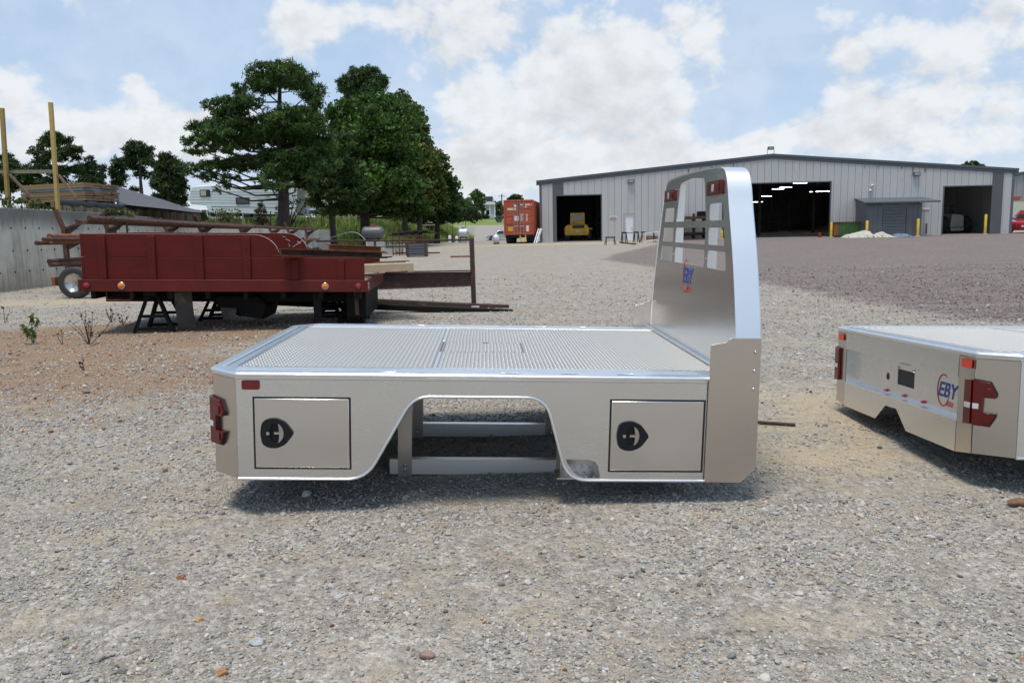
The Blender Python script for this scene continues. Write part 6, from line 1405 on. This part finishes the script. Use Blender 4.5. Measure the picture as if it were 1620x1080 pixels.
# bollards
for px, py0, py1, off, lab in ((1315.5, 351.5, 375, 1.2, 'yellow bollard at the left end of the green dumpster'), (1372, 349, 373, 2.9, 'yellow bollard at the right end of the green dumpster'), (1453, 346, 372, 2.9, 'yellow bollard at the right corner of the lean-to'), (1560, 339, 370, .35, 'yellow bollard at the right side of the right doorway'), (1142, 364, 379, 1.0, 'yellow bollard at the left side of the middle doorway, seen through the headboard')):
    s, z1 = fac(px, py0, off); base = SMX @ Vector((s, -off, 0)); h = z1
    bo = thing('bollard', lab, 'bollard', base, group='yellow bollards at the workshop'); MB().lathe([(.095, 0), (.095, h-.04), (.07, h-.005), (0, h)], (0, 0, 0), 'Z', 14).build('post', M['yellow_post'], bo, smooth=40); MB().lathe([(0, 0), (.2, 0), (.2, .03), (.12, .05)], (0, 0, 0), 'Z', 14).build('footing', M['concrete'], bo, smooth=40)
# green dumpster
s0, s1 = fac(1318, 372, 1.2)[0], fac(1368, 372, 1.2)[0]; h = fac(1340, 351, 1.2)[1]
dm = thing('dumpster', 'open green steel dumpster with rusty corner beside the middle doorway', 'dumpster', M=SMX @ Matrix.Translation(((s0+s1)/2, -1.2, 0))); w = (s1-s0)/2
for y0, y1, x0, x1 in ((-.06, .0, -w, w), (1.06, 1.12, -w, w)): MB().prism([[(x0+.25, .1), (x1-.1, .1), (x1, h), (x0, h)]], y0, y1, fxz).build('side_panel', M['green_paint'], dm)
MB().prism([[(.0, .1), (1.06, .1), (1.06, h), (0, h)]], -w+.02, -w+.10, lambda u, v, t: (t, u, v)).build('end_panel', M['rust'], dm); MB().prism([[(.0, .1), (1.06, .1), (1.06, h), (0, h)]], w-.10, w-.02, lambda u, v, t: (t, u, v)).build('end_panel', M['green_paint'], dm)
MB().box(-w+.2, w-.15, 0, 1.06, .06, .14).build('floor', M['rust'], dm); MB().box(-w-.02, w+.02, -.09, -.061, h-.10, h).build('top_rail', M['rust'], dm)
for i in range(4): x = -w+.5+i*(2*w-.8)/3; MB().box(x-.05, x+.05, -.10, -.061, .12, h-.12).build('rib', M['green_paint'], dm)
MB().box(-w, -w+.32, -.075, -.0605, .1, h-.1).build('corner_plate', M['rust_orange'], dm)
# crumpled canvas and sheets in front
def crumple(label, name, cat, px0, px1, py0, py1, off, mat, seed):
    s0, zt = fac(px0, py0, off); s1, _ = fac(px1, py1, off); H = zt; r = np.random.default_rng(seed); nx, ny = 22, 9; vs, fs = [], []
    for j in range(ny):
        for i in range(nx):
            u, v = i/(nx-1), j/(ny-1); env = (math.sin(PI*u)**.6)*(math.sin(PI*v)**.7)
            vs.append((s0+(s1-s0)*u-(s0+s1)/2+r.normal(0, .05), -v*1.9+.9+r.normal(0, .06), max(.02, H*env*.8*(.35+.55*float(vnoise(np.array([u*4+seed]), np.array([v*3.]), seed)[0])*1.5))))
    for j in range(ny-1):
        for i in range(nx-1): a = j*nx+i; fs.append((a, a+1, a+nx+1, a+nx))
    o = MB().add(vs, fs).build(name, M[mat], smooth=40); o.matrix_world = SMX @ Matrix.Translation(((s0+s1)/2, -off, 0)); tag(o, label, cat)
crumple('crumpled cream canvas tarp heaped in front of the dumpster and lean-to', 'canvas_tarp', 'tarp', 1334, 1384, 361, 373, 4.2, 'canvas', 3)
crumple('flatter piece of cream canvas lying right of the heaped canvas tarp', 'canvas_tarp', 'tarp', 1376, 1411, 365, 373, 4.6, 'canvas', 5)
crumple('blue-grey folded plastic sheeting on the ground before the roller door', 'plastic_sheeting', 'sheeting', 1409, 1438, 363.5, 371, 4.0, 'blue_sheet', 8)
# yellow wheel loader in the left doorway
def loader():
    off = -2.6; sc_ = None
    f = lambda px, py: fac(px, py, off)
    sC = f(912, 378)[0]; t = thing('forklift_loader', 'yellow rough-terrain loader parked inside the left doorway, rear toward the yard', 'loader', M=SMX @ Matrix.Translation((sC, -off, .02)))
    T = lambda: MB((sC, 0, 0))
    bx0, bx1 = f(894, 360)[0], f(931, 360)[0]; z = lambda py: f(912, py)[1]
    cab = T(); cw0, cw1 = f(901.5, 350)[0], f(925.5, 350)[0]
    cab = T().prism([[(cw0, z(362)), (cw1, z(362)), (cw1-.03, z(337)), (cw0+.03, z(337))], [(cw0+.14, z(349)), (cw1-.14, z(349)), (cw1-.16, z(339)), (cw0+.16, z(339))]], .3, 1.9, fxz).build('cab', M['yellow_machine'], t, bevel=.03)
    T().box(cw0+.15, cw1-.15, .40, .44, z(349), z(339)).build('rear_window', M['glass_pale'], cab)
    T().prism([roundpoly([(bx0, z(372.5)), (bx1, z(372.5)), (bx1+.05, z(362)), (bx1-.12, z(356)), (bx0+.12, z(356)), (bx0-.05, z(362))], .12, 3)], -.3, 2.6, fxz).build('hood', M['yellow_machine'], t, bevel=.04)
    g = T().box(f(906, 355)[0], f(924, 355)[0], -.36, -.302, z(361.5), z(356.5)).build('grille', M['black_steel'], t)
    for q in range(5): T().box(f(906, 355)[0]+.05, f(924, 355)[0]-.05, -.385, -.361, z(361.2)+q*.055, z(361.2)+q*.055+.025).build('grille_bar', M['grey_fixture'], g)
    for q in range(4): T().box(f(907, 355)[0]+q*.2, f(907, 355)[0]+q*.2+.1, -.345, -.302, z(355.5), z(354.2)).build('tail_light', M['red_small' if q % 2 else 'amber_lens'], t)
    for a, b in ((893.2, 901), (928.3, 935.8)):
        x0, x1 = f(a, 370)[0], f(b, 370)[0]; r = z(364)/2+.05
        for y in (.25, 2.6):
            w = T().lathe([(r*.45, x0), (r*.9, x0), (r, x0+.05), (r, x1-.05), (r*.9, x1), (r*.45, x1), (r*.45, x0)], (0, y, r), 'X', 22).build('tyre', M['tyre'], t, smooth=40)
            T().lathe([(0, x0+.05), (r*.44, x0+.04), (r*.44, x1-.04), (0, x1-.05)], (0, y, r), 'X', 16).build('rim', M['yellow_machine'], w, smooth=40)
        T().box(x0-.05, x1+.05, -.25, .9, z(363.5), z(361.8)).build('mudguard', M['yellow_machine'], t)
    T().box(f(911, 366)[0], f(916, 366)[0], -.32, -.301, z(368), z(364)).build('plate', M['cream_label'], t)
    T().box(f(905, 372)[0], f(921, 372)[0], -.42, -.2, z(375.5), z(372.4)).build('hitch', M['black_steel'], t)
loader()
def tractor():
    off = -4; f = lambda px, py: fac(px, py, off); z = lambda py: f(1512, py)[1]; x0, x1 = f(1503, 360)[0], f(1524.5, 360)[0]
    t = thing('tractor', 'cream coloured tractor inside the right doorway, bonnet toward the yard', 'tractor', M=SMX @ Matrix.Translation(((x0+x1)/2, -off, .02))); T = lambda: MB(((x0+x1)/2, 0, 0))
    T().prism([roundpoly([(x0, z(360)), (x1, z(360)), (x1-.05, z(341)), (x0+.1, z(338.5))], .12, 3)], 0, 3.6, fxz).build('bonnet', M['cream'], t, bevel=.05)
    T().prism([[(x0+.05, z(365.5)), (x1-.08, z(365.5)), (x1+.02, z(361)), (x0-.02, z(361))]], -.12, .8, fxz).build('nose', M['cream'], t, bevel=.03)
    T().box(x0+.18, x1-.2, -.02, -.001, z(359.5), z(356.5)).build('grille', M['glass_pale'], t)
    for a, b in ((x0-.62, x0-.15), (x1+.12, x1+.6)):
        T().lathe([(.2, a), (.62, a), (.68, a+.06), (.68, b-.06), (.62, b), (.2, b), (.2, a)], (0, .6, .68), 'X', 20).build('tyre', M['tyre'], t, smooth=40)
        T().box(a, b, 2.4, 4.2, .1, 1.5).build('rear_wheel', M['tyre'], t, bevel=.3)
    cb = T()
    for xx in (x0-.55, x1+.4): cb.bar((xx, 3.4, .9), (xx, 3.4, z(325.5)), .08, .08, up=(0, 1, 0))
    cb.box(x0-.7, x1+.55, 3.0, 4.6, z(326), z(325)); cb.build('roll_frame', M['grey_fixture'], t)
    T().tube([(x1-.5, .9, z(340)), (x1-.5, .9, z(334))], .05, 8).build('exhaust', M['black_steel'], t)
tractor()
# ------------------------------------------------------------ things standing along the workshop front
def sh(px, py, z=0.0): p = gp(px, py, z); return p
def sawhorse(label, px, py, w, h, mat, name='sawhorse'):
    p = sh(px, py); t = thing(name, label, 'sawhorse', p, (0, 0, SA+.15), 'sawhorses before the workshop')
    MB().box(-w/2, w/2, -.05, .05, h-.09, h).build('beam', M[mat], t)
    for sx in (-1, 1):
        for sy in (-1, 1): MB().bar((sx*w*.38, 0, h-.06), (sx*w*.5, sy*.32, 0), .05, .05, up=(1, 0, 0)).build('leg', M[mat], t)
        MB().bar((sx*w*.44, -.16, h*.45), (sx*w*.44, .16, h*.45), .04, .05).build('brace', M[mat], t)
    return t
sawhorse('small rusty sawhorse alone left of the white door', 965.5, 387, .65, .52, 'rust')
sawhorse('dark sawhorse below the left edge of the white door', 987.5, 385, .34, .78, 'black_steel')
sawhorse('dark sawhorse below the right edge of the white door', 1006.5, 384, .34, .78, 'black_steel')
a, b = at(983.5, 368.5, sh(987, 385).y), at(1008, 368.5, sh(1006, 384).y); span(a, b, .06, .06, 'steel_tube', 'blue_sheet', 'thin blue-grey steel tube laid across the two dark sawhorses', 'tube')
a, b = gp(981, 384.3), gp(1005, 387.2); a.z = b.z = .05; span(a, b, .18, .06, 'channel', 'rust_dark', 'dark steel channel on the ground before the two dark sawhorses', 'channel')
wf = sh(1031, 384); wfr = thing('pipe_stand', 'white steel pipe stand before the scrap timber heap near the headboard', 'stand', wf, (0, 0, SA)); s_ = wf.y/FPX
for x0, z0, x1, z1 in ((-10, 16, 11, 17), (-10, 0, -10, 16), (-12, 3, 10, 4.5), (11, 2, 11, 17)): MB().bar((x0*s_, 0, z0*s_), (x1*s_, 0, z1*s_), .07, .09, up=(0, 1, 0)).build('tube', M['white_paint'], wfr)
sawhorse('dark trestle loaded with timber offcuts behind the white pipe stand', 1025, 384, 1.0, .78, 'rust_dark')
for i in range(9):
    p = sh(1030+2.2*(i % 4), 383.0-.3*(i % 3)); o = MB().box(-.45, .45, -.05, .05, 0, .10).build('timber_offcut', M['lumber']); o.location = p+Vector((0, .1*i, .1+.11*(i//3))); o.rotation_euler = (0, .05*math.sin(i), SA+.25*math.sin(i*2.2))
    o.name = 'timber_offcut'; tag(o, 'short tan timber offcut in the loose heap behind the white pipe stand', 'timber', 'timber offcuts behind the white pipe stand')
# laden lumber rack seen through the headboard
rp = sh(1097, 379.5); rk = thing('material_rack', 'rusty cantilever rack laden with dark steel and timber, seen through the headboard', 'rack', rp, (0, 0, SA)); s_ = rp.y/FPX
for x in (-16, 0, 16): MB().bar((x*s_, 0, 0), (x*s_, 0, 41*s_), .16, .16, up=(0, 1, 0)).build('post', M['rust_dark'], rk)
for z in (4, 17, 29):
    for x in (-16, 0, 16):
        for sy in (-1, 1): MB().bar((x*s_, 0, z*s_), (x*s_, sy*.9, (z+2)*s_), .1, .1).build('arm', M['rust_dark'], rk)
    for j in range(12):
        y = -.85+.15*j; L = (22+5*math.sin(j*2.1+z))*s_; mt = ('black_steel', 'rust_dark', 'rust', 'lumber')[(j+z) % 4]
        if z == 17 and j % 2: continue
        MB().bar((-L+.3*math.sin(j), y, (z+4+1.6*(j % 3))*s_), (L, y+.05, (z+4+1.4*((j+1) % 3))*s_), .12, .13).build('stock_bar', M[mt], rk)
MB().box(6*s_, 19*s_, -.5, .5, 36*s_, 44*s_).build('scrap_box', M['black_steel'], rk)
MB().box(-20*s_, 20*s_, -.8, .8, 0, 2.2*s_).build('base_timber', M['lumber'], rk)
o = MB().lathe([(.05, 0), (.13, 0), (.13, .32), (.06, .36), (0, .36)], (0, 0, 0), 'Z', 12).build('fuel_can', M['tank_red'], smooth=40); p = SMX @ Vector((fac(1297, 373, .8)[0], -.8, 0)); o.location = p; tag(o, 'small red can on the ground at the right jamb of the middle doorway', 'can')
# ------------------------------------------------------------ shipping container on its chassis
c0, c1 = at(797.5, 372, 63), at(845, 371, 63); cw = (c1-c0).length; cz0 = c0.z; chh = 2.62
ca = math.radians(-5.5); ct = thing('shipping_container', 'orange-red shipping container on a trailer, doors toward the yard', 'container', M=Matrix.Translation((c0.x, c0.y, cz0)) @ Matrix.Rotation(ca, 4, 'Z'))
CL = 12.0
MB().box(.0, cw, .06, CL, .12, chh-.06).build('body', M['container'], ct)
for k in range(44): y = .25+k*.27; MB().box(cw+.0, cw+.03, y, y+.14, .2, chh-.14).build('side_rib', M['container'], ct)
for x0, x1, z0, z1 in ((0, .12, .0, chh), (cw-.12, cw+.0, .0, chh), (.121, cw-.121, 0, .14), (.121, cw-.121, chh-.14, chh)): MB().box(x0, x1, -.02, .055, z0, z1).build('end_frame', M['container'], ct, bevel=.015)
for i, (x0, x1) in enumerate(((.13, cw/2-.006), (cw/2+.006, cw-.13))):
    dr = MB().box(x0, x1, .0, .04, .15, chh-.15).build('door', M['container'], ct)
    for q in range(4):
        z0 = .24+q*.57; MB().box(x0+.05, x1-.05, -.018, -.001, z0, z0+.42).build('door_panel', M['container'], dr, bevel=.012)
    for rx in ((x1-.35, x1-.10) if i == 0 else (x0+.10, x0+.35)):
        MB().tube([(rx, -.05, .03), (rx, -.05, chh-.03)], .025, 6).build('lock_rod', M['steel_zinc'], dr)
    MB().box((x1-.36 if i == 0 else x0+.06), (x1-.06 if i == 0 else x0+.38), -.075, -.05, .62, .68).build('handle', M['steel_zinc'], dr)
    lab = [((x0+.16, 1.84, .68, .18), 'cream_label'), ((x0+.66, 1.06, .34, .36), 'white_print'), ((x0+.2, .28, .36, .34), 'yellow_label')] if i == 0 else [((x0+.55+.0, .24, .2, .46), 'white_print')]
    for (lx_, lz, lw, lh), mt in lab:
        lo_ = MB().box(lx_, lx_+lw, -.026, -.0185, lz, lz+lh).build('label_plate', M[mt], dr)
    if i == 0: MB().lathe([(0, -.026), (.11, -.026), (.11, -.0185), (0, -.0185)], (x0+.74, 0, 2.18), 'Y', 14).build('badge', M['white_print'], dr)
    else:
        rows = [(2.18, .55, .13, ((0, .26), (.36, .74), (.80, .86))), (2.02, .55, .11, ((.34, .52),)), (1.46, .45, .09, ((0, .26), (.40, .62))), (1.32, .45, .09, ((0, .16), (.40, .62))), (1.18, .45, .09, ((0, .26), (.40, .62))), (1.04, .45, .09, ((0, .2), (.40, .62)))]
        for z, o_x, hh, segs in rows:
            for s0, s1 in segs:
                n = max(1, int((s1-s0)/.075))
                for q in range(n): MB().box(x0+.14+s0+q*.075, x0+.14+s0+q*.075+.052, -.024, -.0185, z, z+hh).build('stencil_mark', M['white_print'], dr)
tr = thing('container_chassis', 'black skeletal trailer with a yellow rear guard carrying the orange container', 'trailer', M=Matrix.Translation((c0.x, c0.y, 0)) @ Matrix.Rotation(ca, 4, 'Z'))
zb = cz0
for x in (.5, cw-.5): MB().box(x-.08, x+.08, .1, CL-.2, zb-.36, zb-.01).build('chassis_rail', M['black_steel'], tr)
for x0, x1 in ((.02, .34), (.36, .68), (cw-.68, cw-.36), (cw-.34, cw-.02)):
    for y in (1.6, 2.9):
        w = MB().lathe([(.2, x0), (.44, x0), (.5, x0+.04), (.5, x1-.04), (.44, x1), (.2, x1), (.2, x0)], (0, y, .5), 'X', 20).build('wheel', M['tyre'], tr, smooth=40)
gx0, gx1 = cw*.54, cw*.72
for x in (gx0, gx1): MB().box(x-.04, x+.04, -.08, .02, .12, zb-.05).build('guard_post', M['yellow_machine'], tr)
MB().box(gx0-.04, gx1+.04, -.085, .02, .12, .17).build('guard_bar', M['yellow_machine'], tr); MB().box(gx0, gx1, -.07, .01, zb*.5, zb*.5+.06).build('guard_rung', M['yellow_machine'], tr)
for x0, x1 in ((.05, .62), (cw-.62, cw-.05)): MB().box(x0, x1, 1.0, 1.02, .12, zb-.2).build('mud_flap', M['black_rubber'], tr)
MB().box(.1, cw-.1, -.02, .1, zb-.2, zb-.01).build('rear_beam', M['black_steel'], tr)
for k, (px, py) in enumerate(((848, 384), (851, 384), (853, 383))):
    a = gp(px-3, py+1.5); b = at(px+4, 362, a.y+1.2); o = span(a, b, .06, .10, 'white_board', 'white_paint', ('white board', 'thin white board', 'short white board')[k]+(' leaning at the workshop corner, nearest the container', ' leaning in the middle of three at the workshop corner', ' leaning closest to the workshop corner')[k], 'board')
# ------------------------------------------------------------ far things: car, house, lawn truck, pole, second shed
q = at(786, 381, 122); vehicle('parked_car', 'silver sedan parked left of the orange container', 'car', (q.x+.55, 122, ground_z(q.x, 122)), math.radians(8), 4.4, 1.75, 1.42, 'silver_car')
q = at(800, 349, 178); vehicle('monster_truck', 'faded blue pickup on huge tyres standing on the lawn behind the container', 'pickup truck', (q.x+.3, 178, ground_z(q.x, 178)), math.radians(4), 5.4, 2.0, 1.7, 'blue_car', True, wheel_r=.72, lift=.25)
hY = 236; hz_ = ground_z(at(770, 347, hY).x, hY); hp = at(770, 347, hY); hs = hY/FPX
ho = thing('farmhouse', 'small pale house with a columned porch and dark roof beyond the lawn', 'house', (hp.x, hY, hz_)); o = ho.location
H = lambda: MB()
W2 = 16*hs; zt_ = (347-323)*hs
H().box(-9*hs, 12*hs, 1.5, 10, 0, zt_).build('wall', M['house_wall'], ho)
rf = H().prism([[(-6*hs, zt_-.1), (13*hs, zt_-.1), (9.5*hs, zt_+11*hs), (-4.5*hs, zt_+11*hs)]], 2, 9.5, fxz).build('roof', M['shingle'], ho)
H().add([(-11*hs, -1.2, zt_-.5), (14*hs, -1.2, zt_-.5), (13*hs, 2.2, zt_+.4), (-10*hs, 2.2, zt_+.4), (-11*hs, -1.2, zt_-.3), (14*hs, -1.2, zt_-.3), (13*hs, 2.2, zt_+.6), (-10*hs, 2.2, zt_+.6)], [(3, 2, 1, 0), (4, 5, 6, 7), (0, 1, 5, 4), (1, 2, 6, 5), (2, 3, 7, 6), (3, 0, 4, 7)]).build('porch_roof', M['roofing'], ho)
H().prism([[(-4.5*hs, zt_+.6), (0, zt_+.6), (-2.2*hs, zt_+8*hs)]], .8, 2.2, fxz).build('gable', M['house_wall'], ho); H().prism([[(9.6*hs, zt_+.6), (13.5*hs, zt_+.6), (10.4*hs, zt_+9*hs)]], 1.4, 2.2, fxz).build('gable', M['house_wall'], ho)
for x in (-10, -2, 5.5, 13): H().box(x*hs-.14, x*hs+.14, -1.0, -.75, 0, zt_-.45).build('column', M['white_paint'], ho)
for x in (-6, 2): w = H().box(x*hs-.6, x*hs+.6, 1.40, 1.49, .9, 2.6).build('window', M['white_paint'], ho); H().box(x*hs-.45, x*hs+.45, 1.36, 1.395, 1.05, 2.45).build('pane', M['glass'], w)
H().box(7*hs, 9*hs, 1.42, 1.49, .3, 2.5).build('door', M['white_door'], ho)
for k in range(22): x = -10*hs+k*1.06*hs; H().box(x-.05, x+.05, -.9, -.82, .25, 1.05).build('baluster', M['white_paint'], ho)
H().box(-10*hs, 13*hs, -.92, -.80, 1.05, 1.15).build('porch_rail', M['white_paint'], ho); H().box(-11*hs, 14*hs, -1.2, 1.49, -.3, .2).build('porch_floor', M['grey_fixture'], ho)
for px, lab in ((752, 'dark low hedge bush in front of the farmhouse porch, on the left'), (764, 'dark low hedge bush in front of the farmhouse porch, on the right')):
    bush('bush', lab, 'shrub', px, 347, 226, [(px, 342, 7, 3.5), (px+5, 343, 6, 3)], .5, (.04, .055, .03), gz=ground_z(at(px, 347, 226).x, 226))
q = at(794.5, 345, 250); gz = ground_z(q.x, 250); pole = thing('utility_pole', 'slim dark utility pole right of the farmhouse', 'utility pole', (q.x, 250, gz)); zt2 = at(794.5, 307, 250).z-gz
MB().tube([(0, 0, -.2), (0, 0, zt2)], [.2, .15], 8).build('pole', M['bark'], pole); MB().box(-1.0, 1.0, -.06, .06, zt2-.7, zt2-.55).build('crossarm', M['bark'], pole)
q = at(828, 352, 140)
p0 = Vector((at(1600, 352, 112).x, 112, 0)); p0.z = ground_z(p0.x+8, 112)
s2 = thing('grey_shed', 'second grey metal shed up the grassy rise behind the right corner of the workshop', 'building', p0); z1 = at(1603, 279, 112).z-p0.z; z2 = at(1613, 276, 112).z-p0.z
zbot = at(1610, 318, 112).z-p0.z
MB().prism([[(-1, zbot-.6), (16, zbot-.6), (16, z2+.4), (1.0, z2), (-1, z1-.3)]], 0, 14, fxz).build('wall', M['siding_mid'], s2)
MB().prism([[(-1.2, z1-.1), (1.0, z2+.05), (16.2, z2+.45), (16.2, z2+.7), (1.0, z2+.35), (-1.2, z1+.2)]], -.3, 14.3, fxz).build('roof', M['fascia'], s2)
for k in range(18): MB().box(.4+k*.85, .48+k*.85, -.06, -.001, zbot-.5, z2-.05).build('wall_rib', M['siding_mid'], s2)
q = at(1609, 317, 108); o = MB().prism([[(-.5, .0), (.4, 0), (.6, .55), (-.6, .55), (-.7, .3)]], 0, .7, fxz).build('red_bucket', M['container'], bevel=.05); o.location = (q.x, 108, at(1609, 317, 108).z); tag(o, 'orange-red machine bucket in front of the second grey shed', 'bucket')
q = at(1612, 371, 63.5); vehicle('pickup_truck', 'red pickup truck cut by the right edge beside the workshop corner', 'pickup truck', (q.x+1.2, 63.5, 0), math.radians(28), 5.4, 1.9, 1.75, 'red_car', True)
q = at(1601, 364, 75); vehicle('parked_car', 'dark car parked behind the red pickup truck', 'car', (q.x+2.2, 76, ground_z(q.x, 76)), math.radians(30), 4.4, 1.8, 1.45, 'blue_car')
# ------------------------------------------------------------ weeds, stalks, stick and single stones in the foreground
def weed(label, px, py, h, green, n, seed, name='weed'):
    p = gp(px, py); p.z = ground_z(p.x, p.y); r = np.random.default_rng(seed); t = thing(name, label, 'plant', p)
    P, K = [], []
    for k in range(n):
        a = r.uniform(0, 6.28); sp = h*(.12+.5*(k/max(1, n)))*(0 if k == 0 else 1); e = Vector((math.cos(a)*sp, math.sin(a)*sp*.7, h*(1-.5*k/max(1, n))*r.uniform(.85, 1.05)))
        mid = e*.5+Vector((r.normal(0, .02), r.normal(0, .02), .04*h))
        MB().tube([(0, 0, -.02), mid, e], [.005, .004, .002], 5).build('stem', M['twig'] if not green else M['leaf_green'], t)
        for q in range(30 if green else 5):
            f = r.uniform(.25, 1); P.append(np.array(mid.lerp(e, f) if f > .5 else mid*f*2)+r.normal(0, .012 if green else .006, 3)); K.append(np.array((.085, .14, .03) if green else (.07, .045, .03))*np.exp(r.normal(0, .25)))
    me = leaf_mesh('leaves', np.array(P), .07 if green else .03, np.array(K), 'needle' if green else 'leaf', up=np.array([0, 0, -1.6 if green else .5])); me.materials.append(M['leaf']); o = bpy.data.objects.new('leaves', me); COL.objects.link(o); o.parent = t
M['leaf_green'] = paint('green_stem', (.08, .12, .03), .6)
weed('single fresh green weed on the orange dirt at the far left', 54, 545, .36, True, 4, 1)
weed('tallest dry brown stalk with side twigs, left of the truck bed trestle', 141, 545, .52, False, 9, 2, 'dry_stalk')
weed('short single dry stalk between the green weed and the tall stalk', 99, 545, .22, False, 2, 3, 'dry_stalk')
weed('dark dry tuft left of the near trestle foot', 176, 511, .26, False, 7, 4, 'dry_stalk')
weed('thin upright dry stem at the left edge above the green weed', 8, 512, .28, False, 2, 5, 'dry_stalk')
weed('small dry sprig behind the dark tuft beside the trestle', 194, 515, .18, False, 4, 6, 'dry_stalk')
weed('tiny dry twig standing in the gravel below the tall stalk', 134, 586, .14, False, 2, 7, 'dry_stalk')
def rock(label, px, py, w_px, h_px, col, seed, name='rock'):
    p = gp(px, py); r = random.Random(seed); s = w_px*(p.y/FPX)/2*1.02; bm = bmesh.new(); bmesh.ops.create_icosphere(bm, subdivisions=3, radius=1)
    cuts = [(Vector((r.gauss(0, 1), r.gauss(0, 1), r.gauss(0, 1))).normalized(), r.uniform(.5, .85)) for _ in range(11)]
    for v in bm.verts:
        q = v.co.copy()
        for n, d in cuts:
            e = q.dot(n)-d
            if e > 0: q -= n*e*.92
        q *= 1+r.gauss(0, .012); v.co = Vector((q.x*s*1.15, q.y*s*.8, q.z*s*h_px/w_px*1.2))
    me = bpy.data.meshes.new(name); bm.to_mesh(me); bm.free(); me.materials.append(paint('rock_'+str(seed), col, .85, var=.3, scale=40, bump=.4, bscale=120))
    o = bpy.data.objects.new(name, me); COL.objects.link(o); o.location = (p.x, p.y, ground_z(p.x, p.y)+s*h_px/w_px*.55); o.rotation_euler = (0, 0, r.uniform(-.5, .5)); tag(o, label, 'stone')
rock('lump of brown stone at the right edge in front of the second flatbed', 1606, 803, 30, 18, (.17, .095, .05), 21)
rock('reddish grey stone at the bottom centre of the view', 676, 1044, 24, 18, (.26, .17, .14), 22)
rock('flat blue-grey stone at the bottom left, the palest slab there', 406, 1022, 28, 14, (.42, .43, .44), 23)
rock('orange-brown stone near the bottom edge below the blue-grey slab', 352, 1068, 20, 12, (.36, .16, .06), 24)
rock('yellow-orange chip on the bare tan patch at the lower left', 315, 985, 13, 8, (.50, .26, .07), 25)
rock('dark grey rounded stone on the left gravel beside the first flatbed', 135, 622, 15, 7, (.14, .13, .12), 26)
rock('rust-red stone in the left foreground gravel', 288, 921, 14, 9, (.24, .10, .05), 27)
rock('white stone in the shade under the left end of the first flatbed', 486, 797, 14, 12, (.55, .54, .51), 28)
rock('pale block of stone on the gravel right of the first flatbed', 1262, 948, 16, 10, (.46, .45, .43), 29)
a, b = gp(1198, 677), gp(1258, 680); a.z = ground_z(a.x, a.y)+.015; b.z = ground_z(b.x, b.y)+.012
span(a, b, .035, .016, 'stick', 'bark', 'flat weathered stick lying on the gravel between the two flatbeds', 'stick')
